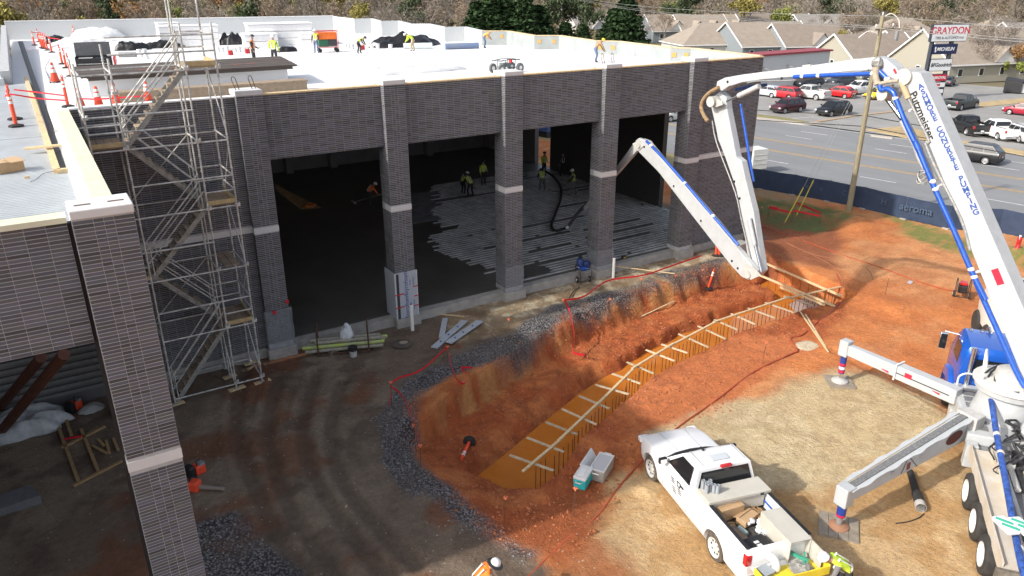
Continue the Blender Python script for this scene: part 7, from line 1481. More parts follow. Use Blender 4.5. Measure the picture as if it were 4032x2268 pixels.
# hoses
HOSE = M('rust_red_hose', (.40, .075, .03), .6, var=.2)
def hose(pts, r, label, m=HOSE): mb = MB(); mb.tube([W2(p, r * .8) for p in smooth_path(pts, 7)], r, 6); return tag(mb.build('hose', m, smooth=True), label, 'hose', None)
hose([(8.043,12.462,0), (9.516,12.979,0), (10.201,13.193,0), (11.27,13.501,0), (12.848,14.35,0), (14.358,14.985,-0), (16.441,15.73,0), (18.961,16.325,0), (21.965,17.116,0), (24.198,17.315,0), (24.856,17.408,0), (25.638,18.383,0), (26.4,18.37,0), (28.218,18.943,0), (29.989,19.416,0), (31.977,20.471,-0), (33.638,21.98,0)], .03, 'long red hose running from foreground past pickup to end boards')
hose([(37.589,30.293,-0.1), (37.23,27.191,-0.1), (36.801,23.93,0), (36.706,21.536,0), (36.431,19.469,0), (36.389,18.357,0), (36.606,17.548,0)], .025, 'red hose stretching across clay to pressure washer'); hose([(37.527,30.196,-0.1), (35.915,27.068,-0.1), (35.311,24.656,0), (36.223,22.835,0), (35.725,21.575,-0), (34.511,20.501,-0)], .018, 'thin hose curving over clay near taped square', M('brown_hose', (.30, .12, .06), .7)); hose([(38.417,28.706,-0.1), (37.473,28.022,-0.1), (36.351,27.504,-0.1), (35.702,26.738,-0.1), (35.258,24.903,-0), (34.453,22.762,0), (33.093,21.217,0), (31.724,20.381,0)], .018, 'thin brown hose looping down to end boards', M('brown_hose', (.30, .12, .06), .7))
hose([(19.291,8.597,-0), (18.98,8.571,0), (18.566,8.639,0), (18.216,8.777,0)], .02, 'short black hose tail lying under rear outrigger', BLACK)
# rubber end hose under the arm
t = thing('rubber_end_hose', 'thick black rubber end hose lying under rear outrigger', 'hose end', W2((20.018,9.307,0)), world=True); a = Vector(W2((20.672,9.904,0), .12)); b = Vector(W2((19.289,8.711,0), .14)); mb = MB(); mb.tube([a, a.lerp(b, .6), a.lerp(b, .62), b], [.10, .11, .14, .14], 12); mb.build('hose_body', RUBBER, t, smooth=True); mb = MB(); mb.tube([b - (b - a) * .12, b], .15, 12); mb.build('metal_collar', PUMPG, t, smooth=True)
# pressure washer on clay
def engine_cart(name, p, rz, label, cat, blue=False):
    t = thing(name, label, cat, W2(p), rz); mb = MB()
    for y in (-.28, .28): mb.tube(smooth_path([(-.45, y, .15), (-.5, y, .75), (-.2, y, .95), (.4, y, .75), (.45, y, .12)], 4), .02, 6)
    mb.tube([(-.45, -.28, .15), (-.45, .28, .15)], .02, 6); mb.tube([(.45, -.28, .12), (.45, .28, .12)], .02, 6); mb.build('frame', DSTEEL, t)
    mb = MB(); mb.cbox((0, 0, .45), (.5, .4, .36)); mb.build('engine', BLACK if not blue else M('engine_grey', (.22, .21, .2), .6, .3, var=.4), t, bev=.04); mb = MB(); mb.cbox((.05, 0, .70), (.36, .3, .14)); mb.build('fuel_tank', RED if not blue else BLUE, t, bev=.03)
    for y in (-.33, .33): mb = MB(); wheel(mb, (-.1, y, .16), .16, .08); w_ = mb.build('wheel', RUBBER, t, smooth=True); mb = MB(); wheel(mb, (-.1, y, .16), .08, .09); mb.build('hub', WHITE, w_)
    return t
engine_cart('pressure_washer', (36.17,16.929,-0), .5, 'black wheeled pressure washer with red tank alone on clay', 'pressure washer'); engine_cart('air_compressor', (21.876,28.195,0), 1.2, 'small engine with blue tank in front of fourth bay column', 'compressor', True)
for p, h, lb in (((22.173,28.873,0.1), .95, 'taller blue drum standing against grade beam'), ((22.505,28.755,0.1), .8, 'shorter blue drum beside the taller one')):
    q = W2(p); t = thing('blue_drum', lb, 'drum', q); mb = MB(); mb.lathe([(.18, .1), (.19, .35), (.2, .36), (.19, .37), (.19, h - .05), (.15, h)], n=14); mb.build('barrel', M('drum_blue', (.03, .06, .20), .5, var=.3), t, smooth=True); mb = MB(); mb.lathe([(.192, h * .55), (.192, h * .6)], n=14); mb.build('hoop', M('pale_hoop', (.4, .45, .55), .5), t)
mb = MB(); mb.tube(smooth_path([(21.223,27.6,0.05), (20.573,27.261,0.05), (19.863,26.603,0.1)], 5), .025, 6); tag(mb.build('black_hose', BLACK), 'black hose curving from engine to trench edge', 'hose')
t = thing('cordless_drill', 'yellow and black cordless tool lying on slab edge in last bay', 'tool', (25.04,28.825,0.44)); mb = MB(); mb.cbox((0, 0, .08), (.3, .1, .12)); mb.build('tool_body', BLACK, t, bev=.02); mb = MB(); mb.cbox((.02, -.06, .05), (.16, .02, .06)); mb.build('tool_grip', M('tool_yellow', (.6, .40, .03), .5), t)
mb = MB(); mb.cbox((31.916,27.036,0.25), (.9, .6, .7), .1); o = tag(mb.build('concrete_pier', CONC, bev=.02), 'square pale concrete pier behind boom joint at building corner', 'pier')
# clay clutter
for p, s, lb in (((25.569,17.505,0), .55, 'flat pale stone slab on clay right of laths'),): mb = MB(); q = W2(p); mb.ball(q, s, (1, .75, .08), 14, 4, jit=.12, half=True); tag(mb.build('flat_stone', M('pale_stone', (.50, .41, .28), .9, var=.25, sc=5, bump=.3)), lb, 'stone')
mb = MB(); q = W2((35.816,19.321,-0), .02); mb.cbox(q, (.5, .2, .02), .3); tag(mb.build('pale_sheet', M('lilac_sheet', (.48, .45, .50), .6)), 'pale lilac scrap sheet lying on clay left of pressure washer', 'scrap sheet')
HY = thing('fire_hydrant', 'red fire hydrant with white cap on grass at right edge', 'hydrant', W2((45.97,19.152,-0.5))); mb = MB(); mb.lathe([(.16, 0), (.12, .05), (.11, .55), (.14, .58), (.11, .7), (.05, .78)], n=12); mb.tube([(-.2, 0, .45), (.2, 0, .45)], .06, 8); mb.build('barrel', RED, HY, smooth=True); mb = MB(); mb.lathe([(.07, .74), (.06, .82), (.02, .84)], n=10); mb.build('cap', WHITE, HY)
t = thing('tape_square', 'red tape square on thin rods around guy wires on grass', 'tape barrier', W2((41.36,30.848,-0.5)), world=True)
qs = [W2((39.52,31.432,-0.5)), W2((40.456,30.274,-0.5)), W2((41.572,29.013,-0.5)), W2((42.703,31.796,-0.5))]
for q in qs: mb = MB(); mb.tube([q, (q[0], q[1], q[2] + .85)], .012, 6); mb.build('rod', RUST, t)
for a, b, h in ((0, 1, .65), (1, 2, .6), (2, 3, .75), (0, 3, .8)):
    if (a, b) == (0, 3): continue
    mb = MB(); mb.beam((qs[a][0], qs[a][1], qs[a][2] + .8), (qs[b][0], qs[b][1], qs[b][2] + h), .01, .12); mb.build('tape', FLAG, t)
mb = MB(); mb.beam((qs[0][0], qs[0][1], qs[0][2] + .85), (qs[0][0] + .5, qs[0][1] - .3, qs[0][2] + .75), .01, .14); mb.build('tape_tail', FLAG, t)
# under the wing
BRC = M('brown_steel', (.13, .055, .035), .7, .2, var=.3)
stick('steel_brace', (-3.126,27.281,0.2), (-0.621,21.431,5), 0, 0, BRC, 'nearer rust brown steel raking brace under the wing', 'brace', .16); stick('steel_brace', (-3.04,28.325,0.6), (-1.191,22.476,4.6), 0, 0, BRC, 'farther rust brown steel raking brace under the wing', 'brace', .15)
heap('white_tarpaulin', W2((-2.541,27.59,0)), 1.5, .95, .75, M('dirty_white_sheet', (.45, .46, .46), .6, var=.2), 'dirty white tarpaulin bundle on ground under the wing', 'tarpaulin', 51, .55)
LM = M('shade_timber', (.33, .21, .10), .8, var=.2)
PF = thing('timber_rack', 'rough rectangular timber frame lying on dark ground under the wing', 'timber frame', W2((-1.055,24.356,0)), world=True)
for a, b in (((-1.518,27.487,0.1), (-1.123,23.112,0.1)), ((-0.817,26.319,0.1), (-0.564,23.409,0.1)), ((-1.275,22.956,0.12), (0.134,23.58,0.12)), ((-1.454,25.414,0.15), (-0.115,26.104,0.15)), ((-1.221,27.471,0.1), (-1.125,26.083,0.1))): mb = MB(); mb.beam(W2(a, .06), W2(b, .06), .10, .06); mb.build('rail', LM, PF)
mb = MB(); mb.beam(W2((-1.333,25.86,0), .12), W2((-0.833,25.697,0), .14), .06, .05); tag(mb.build('tape_wrap', FLAG), 'red tape bunched across timber frame under the wing', 'tape')
for k, (a, b) in enumerate((((-0.595,25.062,0), (-0.233,24.329,0)), ((-0.391,25.381,0), (-0.262,24.853,0)), ((-0.168,25.165,0), (-0.159,24.283,0)), ((0.046,25.182,0), (0.101,24.334,-0)))): stick('timber_offcut', W2(a, .04), W2(b, .04), .09, .05, LM, ['longest timber offcut left of the loose pile by wing column', 'small upper timber offcut by wing column', 'middle timber offcut by wing column', 'timber offcut closest to wing column'][k], 'timber')
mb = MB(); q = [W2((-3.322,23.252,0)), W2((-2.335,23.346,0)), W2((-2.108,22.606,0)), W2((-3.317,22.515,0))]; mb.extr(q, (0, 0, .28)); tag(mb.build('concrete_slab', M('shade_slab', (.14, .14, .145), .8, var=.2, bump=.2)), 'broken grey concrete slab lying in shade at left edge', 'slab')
bx = thing('blue_barrel', 'blue barrel in shade behind brown braces under the wing', 'barrel', W2((-2.537,29.509,0.1))); mb = MB(); mb.lathe([(.26, 0), (.29, .1), (.29, .75), (.24, .86)], n=16); mb.build('drum', M('barrel_blue', (.02, .06, .25), .5), bx, smooth=True); mb = MB(); mb.lathe([(.25, .86), (.25, .88)], n=16); mb.build('lid', WHITE, bx)
def blower(p, rz, label, nozzle=True, pack=True):
    t = thing('leaf_blower', label, 'leaf blower', W2(p), rz)
    mb = MB(); mb.cbox((0, 0, .18), (.34, .3, .34)); mb.build('engine_housing', ORANGE, t, bev=.06)
    if pack: mb = MB(); mb.cbox((-.28, 0, .2), (.2, .36, .42)); mb.build('back_pad', BLACK, t, bev=.06); mb = MB(); mb.cbox((.06, -.02, .34), (.2, .24, .08)); mb.build('cover', GREY, t, bev=.02)
    if nozzle: mb = MB(); mb.tube(smooth_path([(.1, 0, .15), (.4, .05, .12), (.85, .12, .09)], 4), [.07] + [.055] * 7 + [.05], 10) if False else mb.tube([(.1, 0, .15), (.45, .05, .12), (.9, .12, .09)], [.075, .06, .055], 10); mb.build('nozzle', M('nozzle_grey', (.24, .2, .17), .7), t, smooth=True)
    mb = MB(); mb.tube([(-.1, -.1, .34), (-.05, 0, .46), (.1, .05, .44)], .02, 6); mb.build('handle', BLACK, t)
blower((2.109,21.695,0), .3, 'orange and black backpack blower on mud right of wing column', False); blower((1.821,20.858,0), -.75, 'orange blower with long grey nozzle on mud below backpack one', True, False); blower((-0.834,28.016,0), .8, 'red motor tool lying in shade behind the wing column', False)
heap('white_cloth', W2((-0.396,27.654,0)), .45, .3, .25, M('shade_cloth', (.45, .45, .44), .8), 'small white cloth bundle in shade beside red motor tool', 'cloth', 61, .6, 14)
t = thing('concrete_rake', 'long float handle held by orange worker in leftmost bay', 'float', (17.906,47.11,0.5), world=True); mb = MB(); mb.tube([(16.852,46.79,0.47), (18.235,45.167,1.2)], .025, 6); mb.build('handle', STEEL, t); mb = MB(); mb.beam((16.9,47.316,0.45), (16.854,46.406,0.45), .15, .04); mb.build('blade', STEEL, t)
heap('orange_debris', (14.049,47.497,0.43), .5, .3, .25, M('orange_debris', (.5, .16, .04), .8, var=.4, sc=8), 'orange debris heap at end of sunlit strip in leftmost bay', 'debris', 71, .6, 14)
mb = MB(); mb.cbox(W2((5.379,17.702,0), .02), (.12, .04, .03), .9); tag(mb.build('wood_chip', WOOD), 'small pale wood chip on open mud', 'wood chip')
# ---------------------------------------------------------------- beyond the site
# blue screened construction fence
FP = [(45.152,39.093,-0.7), (45.84,37.5,-0.7), (46.571,35.115,-0.7), (47.234,32.598,-0.7), (47.698,30.072,-0.7), (47.814,27.11,-0.7), (48.178,24.363,-0.7), (50.17,22.229,-0.8), (50.624,19.739,-0.8)]
FN_ = thing('construction_fence', 'dark blue screened construction fence with steel posts between site and road', 'fence', tuple(FP[4]), world=True)
def screen_mat():
    m = M('blue_screen', (.020, .036, .075), .8, col2=(.032, .052, .10), sc=1.4, bump=.7, bsc=2.2); return m
MESH = screen_mat(); FH = 1.52
for i in range(len(FP) - 1):
    a = Vector((FP[i][0], FP[i][1], gz(*FP[i][:2]) + .05)); b = Vector((FP[i + 1][0], FP[i + 1][1], gz(*FP[i + 1][:2]) + .05)); n = 14; m = 6; mb = MB(); rg = random.Random(i); nn = Vector((-(b - a).y, (b - a).x, 0)).normalized()
    for r in range(m + 1):
        for k in range(n + 1):
            p = a.lerp(b, k / n) + Vector((0, 0, FH * r / m - (.05 * sin(pi * k / n) if r == m else 0))) + nn * (.06 * sin(pi * k / n) + rg.uniform(-.03, .03)); mb.v.append(tuple(p))
    for r in range(m):
        for k in range(n): q = r * (n + 1) + k; mb.f.append((q, q + 1, q + n + 2, q + n + 1)); mb.m.append(0)
    mb.build('screen_panel', MESH, FN_, smooth=2)
    mb = MB(); mb.tube([a - nn * .0 + nn * .09, a + nn * .09 + Vector((0, 0, FH + .06))], .03, 7); mb.build('post', M('fence_post', (.34, .35, .36), .5, .3), FN_)
    mb = MB(); mb.cbox(a + nn * .09 + Vector((0, 0, .0)), (.4, .4, .08)); mb.build('post_foot', CONC, FN_)
PRN = M('faded_print', (.065, .10, .16), .8)
for s, sz, p0, p1, t in (('C', .5, 3, 4, .2), ('H', .6, 4, 5, .25), ('aeroma', .7, 5, 6, .0), ('e', .5, 2, 3, .55), ('w', .5, 2, 3, .15), ('v', .55, 7, 8, .4)):
    a = Vector((FP[p0][0], FP[p0][1], gz(*FP[p0][:2]) + .05)); b = Vector((FP[p1][0], FP[p1][1], gz(*FP[p1][:2]) + .05)); d = (b - a).normalized(); nn = Vector((-d.y, d.x, 0))
    if nn.x > 0: nn = -nn
    text_mesh(s, sz, PRN, frame(a.lerp(b, t + .25) + Vector((0, 0, .85)) + nn * .13, d, (0, 0, 1)), FN_, 'faded_print', depth=.002)
# utility pole at the fence with guy wires
def tubeobj(name, pts, r, mat, label=None, cat=None, par=None, n=6): mb = MB(); mb.tube(pts, r, n); return tag(mb.build(name, mat, par, smooth=True), label, cat)
POLEW = M('pole_wood', (.27, .24, .16), .85, var=.3, sc=4, stretch=(4, 4, .5), bump=.2)
pp = (46.582,30.373,-0.6); ph = 12.7
UP = thing('utility_pole', 'tall weathered wooden utility pole with wires standing at blue fence', 'utility pole', (pp[0], pp[1], gz(*pp[:2])), world=True); pz = gz(*pp[:2])
mb = MB(); mb.tube([(pp[0], pp[1], pz - .2), (pp[0], pp[1], pz + ph)], [.20, .12], 12); mb.build('shaft', POLEW, UP, smooth=True)
P_ = Vector((pp[0], pp[1], pz)); RD = Vector((.195, -.981, 0))
mb = MB(); mb.beam(P_ + Vector((-.6, 0, ph - .8)), P_ + Vector((1.4, 0, ph - .8)), .1, .1); mb.build('crossarm', POLEW, UP)
mb = MB(); mb.tube(smooth_path([P_ + Vector((0, 0, ph - .1)), P_ + Vector((.4, -.3, ph + .15)), P_ + Vector((.8, -.6, ph - .2)), P_ + Vector((.9, -.7, ph - .7))]), .03, 6); mb.tube(smooth_path([P_ + Vector((0, 0, ph - 1.1)), P_ + Vector((-.6, .4, ph - .9)), P_ + Vector((-1.1, .7, ph - 1.3))]), .025, 6); mb.build('jumper', WHITE, UP)
for k, (dx, dz) in enumerate(((0, .05), (1.3, -.65), (-.5, -.65))): mb = MB(); mb.lathe([(.05, 0), (.06, .1), (.03, .2)], P_ + Vector((dx, 0, ph + dz)), 8); mb.build('insulator', M('insulator_grey', (.5, .5, .52), .4), UP)
mb = MB(); mb.lathe([(.12, 0), (.14, .1), (.14, .5), (.05, .6)], P_ + Vector((1.2, -.4, ph - 1.5)), 10); mb.build('cutout', GREY, UP)
WIRE = M('wire', (.26, .26, .25), .6); WIRED = M('dark_wire', (.03, .03, .03), .7)
hp = (114.552,164.981,0); HP = Vector((hp[0], hp[1], ZR)); 
for k, (dz, dx, mt_) in enumerate(((ph, 0, WIRE), (ph - .7, 1.3, WIRE), (ph - .7, -.5, WIRE), (ph - 6.2, 0, WIRED), (ph - 6.9, 0, WIRED))):
    a = P_ + Vector((dx, 0, dz)); tubeobj('overhead_wire', sag(a, a + RD * 62 + Vector((0, 0, .4 if k < 3 else 0)), 1.0), .018 if k < 3 else .028, mt_, ['uppermost overhead wire from wooden pole towards right', 'overhead wire from crossarm end towards right', 'inner overhead wire towards right', 'upper black cable sagging right of wooden pole', 'lower black cable sagging right of wooden pole'][k], 'wire')
    b = (HP + Vector((0, 0, 13.2 - .2 * k))) if k < 3 else a - RD * 60
    tubeobj('overhead_wire', sag(a, b, 1.2), .018 if k < 3 else .028, mt_, ['uppermost overhead wire from wooden pole to transformer poles', 'overhead wire from crossarm to transformer poles', 'lowest overhead wire to transformer poles', 'upper black cable sagging across parking lot', 'lower black cable sagging across parking lot'][k], 'wire')
for k, (q, lb) in enumerate((((('r8'), 365, 770), 'left'), ((('r8'), 475, 692), 'right'))):
    g_ = ((39.727,30.265,-0.45), (42.089,31.214,-0.5))[k]; e = (g_[0], g_[1], gz(*g_[:2])); tp = Vector(e).lerp(P_ + Vector((0, 0, ph - 2)), .98)
    tubeobj('guy_wire', [e, tuple(tp)], .008, STEEL, lb + ' steel guy wire running from grass up to wooden pole', 'wire'); d = (tp - Vector(e)).normalized(); tubeobj('guy_guard', [tuple(Vector(e) + d * .1), tuple(Vector(e) + d * 2.6)], .035, M('guard_yellow', (.60, .50, .04), .5), lb + ' yellow plastic guy guard rising from grass near fence', 'guy guard')
# twin pole with transformers behind the roof parapet
TP = thing('transformer_poles', 'twin pole frame carrying grey transformers behind the roof parapet', 'utility pole', tuple(HP), world=True)
for dx in (0, 1.9):
    mb = MB(); mb.tube([HP + Vector((dx, -dx * .6, 0)), HP + Vector((dx, -dx * .6, 13.4))], .14, 8); mb.build('shaft', M('pole_grey', (.48, .47, .45), .9), TP, smooth=True)
for z in (13.0, 12.4): mb = MB(); mb.beam(HP + Vector((-1.0, .6, z)), HP + Vector((3.4, -2.0, z)), .12, .12); mb.build('crossarm', POLEW, TP)
for dx in (-.45, .75, 2.5):
    mb = MB(); mb.lathe([(.28, 8.5), (.3, 8.6), (.3, 10.1), (.2, 10.25), (.06, 10.3), (.06, 10.6)], HP + Vector((dx, -dx * .6, 0)), 12); mb.build('transformer', M('transformer_grey', (.52, .53, .53), .45), TP, smooth=True)
for p, h, lb in (((12.238,246.092,4), 8.6, 'leftmost distant utility pole behind rear parapet'), ((16.949,246.472,4), 8.3, 'second distant utility pole behind rear parapet'), ((28.3,242.56,4), 8.0, 'distant utility pole left of scaffold top')):
    t = thing('distant_pole', lb, 'utility pole', (p[0], p[1], ZR), group='distant utility poles'); mb = MB(); mb.tube([(0, 0, 0), (0, 0, h + 1.5)], .16, 7); mb.build('shaft', M('pole_pale', (.38, .36, .32), .9), t); mb = MB(); mb.beam((-1.2, .4, h + 1.0), (1.2, -.4, h + 1.0), .12, .12); mb.build('crossarm', M('pole_pale', (.38, .36, .32), .9), t)
# shop pylon sign
sb = (106.391,58.689,-1.46); sr = (106.722,60.288,-1.46); SG = thing('pylon_sign', 'tall dark pylon sign with stacked tyre and automotive boards by parking lot', 'sign', (sb[0], sb[1], ZR), world=True)
Cc = Vector((sb[0], sb[1], ZR)); su = Vector((cam.matrix_world.to_3x3() @ Vector((1, 0, 0))).xy.to_3d()).normalized(); su = (Matrix.Rotation(radians(14), 3, 'Z') @ su); sn = Vector((su.y, -su.x, 0))
if sn.dot(cam.location - Cc) < 0: sn = -sn
NAVY = M('sign_navy', (.012, .018, .07), .4); SIGNW = M('sign_white', (.66, .67, .68), .4); SRED = M('sign_red', (.50, .015, .04), .4); SDK = M('sign_frame', (.03, .035, .05), .5)
for x in (-3.1, 0.0): mb = MB(); mb.beam(Cc + su * x, Cc + su * x + Vector((0, 0, 8.2)), .42, .42); mb.build('sign_post', SDK, SG)
def board(x0, x1, z0, z1, m, txt=None, tm=None, size=.5, sub=None, sm=None, ssz=.3, dz=0., skew=0.):
    c = Cc + su * ((x0 + x1) / 2) + Vector((0, 0, (z0 + z1) / 2)); mb = MB(); mb.cbox(c, (x1 - x0, .5, z1 - z0), math.atan2(su.y, su.x)); o = mb.build('sign_board', SDK if m is not NAVY else NAVY, SG); mb = MB(); mb.cbox(c + sn * .24, (x1 - x0 - .14, .06, z1 - z0 - .14), math.atan2(su.y, su.x)); mb.build('sign_face', m, o)
    if txt: text_mesh(txt, size, tm, frame(c + sn * .285 + Vector((0, 0, dz)), su, (0, 0, 1)), o, 'lettering', depth=.004, offset=.016, shear=skew)
    if sub: text_mesh(sub, ssz, sm, frame(c + sn * .285 + Vector((0, 0, -.62)), su, (0, 0, 1)), o, 'lettering', depth=.004)
    return c, o
board(-3.55, 2.1, 7.9, 10.1, SIGNW, 'GRAYDON', SRED, 1.25, 'TIRE & AUTOMOTIVE', SDK, .48, .28)
c, o = board(-2.9, .9, 6.3, 7.6, NAVY, 'MICHELIN', SIGNW, .62, skew=.25); mb = MB(); mb.ball(c + sn * .27 - su * 1.55 + Vector((0, 0, .1)), .2, (1, .3, 1.2), 8, 5); mb.ball(c + sn * .27 - su * 1.5 - Vector((0, 0, .25)), .2, (1, .3, .9), 8, 5); mb.build('white_emblem', SIGNW, o)
board(-2.95, .55, 4.1, 5.7, SIGNW, 'BFGoodrich', SDK, .66, skew=.2); board(-2.6, .25, 2.75, 3.7, SRED, 'UNIROYAL', SIGNW, .5); board(-2.5, .2, 1.9, 2.65, SIGNW, 'TIRES', SRED, .4); board(-2.4, .1, 1.1, 1.75, SIGNW)
# white shop building and container
SBD = thing('shop_building', 'long low white shop building with red roof edge behind brick corner', 'building', (100, 86, ZR), world=True)
mb = MB(); mb.box((90.0, 79, ZR), (109.0, 82, 3.6)); mb.build('wall', M('shop_white', (.56, .57, .57), .7, var=.05), SBD); mb = MB(); mb.box((89.7, 78.7, 3.6), (109.3, 82.3, 3.85)); mb.build('red_coping', M('coping_maroon', (.28, .03, .04), .5), SBD)
for x in (93.5, 99, 104): mb = MB(); mb.beam((x, 78.9, 2.0), (x + .5, 78.2, 1.7), .3, .2); mb.build('wall_lamp', GREY, SBD)
cw = (51.881,42.779,-0.9); t = thing('white_container', 'white ribbed container box standing behind blue fence at brick corner', 'container', (cw[0] + .3, cw[1] + .9, -1.0), radians(-12), scale=.66); mb = MB(); mb.box((-1.1, -1.1, 0), (1.1, 1.1, 2.6)); mb.build('box', M('container_white', (.68, .68, .67), .5), t)
for z in (.7, 1.3, 1.9): mb = MB(); mb.beam((-1.0, -1.12, z), (.95, -1.12, z), .04, .05); mb.build('rib', WHITE, t)
for p, m, lb, s in (((123.875,57.796,-1.46), BLACK, 'black dumpster at far right of parking lot', (3.2, 2.2, 1.7)), ((124.054,56.588,-1.46), M('bin_grey', (.4, .4, .4), .6), 'grey bin beside black dumpster', (1.6, 2, 1.5))):
    t = thing('dumpster', lb, 'dumpster', (p[0], p[1], ZR), .4); mb = MB(); mb.box((-s[0] / 2, -s[1] / 2, .15), (s[0] / 2, s[1] / 2, s[2])); mb.build('bin', m, t, bev=.06); mb = MB(); mb.hexa([(-s[0] / 2, -s[1] / 2, s[2]), (s[0] / 2, -s[1] / 2, s[2]), (s[0] / 2, s[1] / 2, s[2]), (-s[0] / 2, s[1] / 2, s[2]), (-s[0] / 2, -s[1] / 2, s[2] + .1), (s[0] / 2, -s[1] / 2, s[2] + .1), (s[0] / 2, s[1] / 2, s[2] + .4), (-s[0] / 2, s[1] / 2, s[2] + .4)]); mb.build('lid', BLACK, t)
bt_ = thing('blue_container', 'blue skip seen through doorway at back of building', 'container', (46.5, 66, -.9), .3); mb = MB(); mb.box((-3, -1.5, .6), (3, 1.5, 3.6)); mb.build('skip_body', M('skip_blue', (.03, .07, .20), .5), bt_); mb = MB(); mb.box((-2.8, -1.3, 0), (2.8, 1.3, .6)); mb.build('skid', BLACK, bt_)
# houses
RF = [M('roof_taupe', (.29, .245, .20), .9, var=.12, sc=.9), M('roof_brown', (.24, .20, .165), .9, var=.12, sc=.9), M('roof_grey', (.27, .25, .23), .9, var=.12, sc=.9)]
WL = [M('siding_cream', (.52, .51, .47), .8), M('siding_grey', (.20, .225, .24), .8), M('siding_tan', (.33, .31, .25), .8)]; TRIM = M('trim_white', (.7, .7, .69), .6)
def house(p, yaw, w_, d_, rh, hip, rf, wl, label, dorm=0, wall=3.0, porch=False):
    t = thing('house', label, 'house', (p[0], p[1], ZR), yaw, 'houses beyond the parking lot'); x, y = w_ / 2, d_ / 2
    mb = MB(); mb.box((-x, -y, 0), (x, y, wall)); 
    if not hip:
        for s in (-1, 1): mb.add([(s * x, -y, wall), (s * x, y, wall), (s * x, 0, wall + rh)], [(0, 1, 2)])
    mb.build('wall', WL[wl], t)
    e = .45; hx = x - (y if hip else -e); z0 = wall - .12; mb = MB(); th = .14
    A_ = [(-x - e, -y - e, z0), (x + e, -y - e, z0), (x + e, y + e, z0), (-x - e, y + e, z0), (-hx, 0, wall + rh), (hx, 0, wall + rh)]
    F_ = [(0, 1, 5, 4), (2, 3, 4, 5)] + ([(1, 2, 5), (3, 0, 4)] if hip else [])
    mb.add(A_, F_); mb.add([(a, b, c - th) for a, b, c in A_], [tuple(reversed(f)) for f in F_]); mb.build('roof', RF[rf], t)
    mb = MB(); mb.beam((-x - e, -y - e, z0 - .05), (x + e, -y - e, z0 - .05), .12, .2); mb.beam((-x - e, y + e, z0 - .05), (x + e, y + e, z0 - .05), .12, .2)
    for s in (-1, 1):
        if hip: mb.beam((s * (x + e), -y - e, z0 - .05), (s * (x + e), y + e, z0 - .05), .12, .2)
        else:
            for q in (-1, 1): mb.beam((s * (x + e), q * (y + e), z0), (s * (x + e), 0, wall + rh), .1, .26)
    mb.build('trim', TRIM, t)
    for k in range(max(2, int(w_ / 4))):
        xx = -x + (k + .5) * w_ / max(2, int(w_ / 4)); mb = MB(); mb.box((xx - .5, -y - .05, 1.0), (xx + .5, -y + .02, 2.3)); wn = mb.build('window', TRIM, t); mb = MB(); mb.box((xx - .4, -y - .07, 1.1), (xx + .4, -y - .045, 2.2)); mb.build('pane', GLASS, wn)
    for s in (-1, 1): mb = MB(); mb.box((s * x - .04, -.5, 1.0), (s * x + .04, .5, 2.3)); wn = mb.build('window', TRIM, t); mb = MB(); mb.box((s * x - .06, -.4, 1.1), (s * x + .06, .4, 2.2)); mb.build('pane', GLASS, wn)
    for k in range(dorm):
        xx = (k - (dorm - 1) / 2) * w_ / max(dorm, 1) * .7; g = 1.9; zb = wall + .35; mb = MB(); mb.add([(xx - g, -y - .2, zb), (xx + g, -y - .2, zb), (xx, -y - .2, zb + 2.0)], [(0, 1, 2)]); mb.add([(xx - g, -y - .2, zb - .6), (xx + g, -y - .2, zb - .6), (xx + g, -y - .2, zb), (xx - g, -y - .2, zb)], [(0, 1, 2, 3)]); gb_ = mb.build('gable', TRIM if k % 2 == 0 else WL[1], t)
        mb = MB(); mb.add([(xx - g - .3, -y - .5, zb - .2), (xx, -y - .5, zb + 2.15), (xx, 0, zb + 2.15), (xx - g - .3, -1.2, zb - .2)], [(0, 1, 2, 3)]); mb.add([(xx + g + .3, -y - .5, zb - .2), (xx, -y - .5, zb + 2.15), (xx, 0, zb + 2.15), (xx + g + .3, -1.2, zb - .2)], [(3, 2, 1, 0)]); mb.build('gable_roof', RF[rf], gb_)
    mb = MB(); mb.tube([(x * .3, .6, wall + rh * .6), (x * .3, .6, wall + rh + .2)], .07, 6); mb.build('vent_pipe', GREY, t); return t
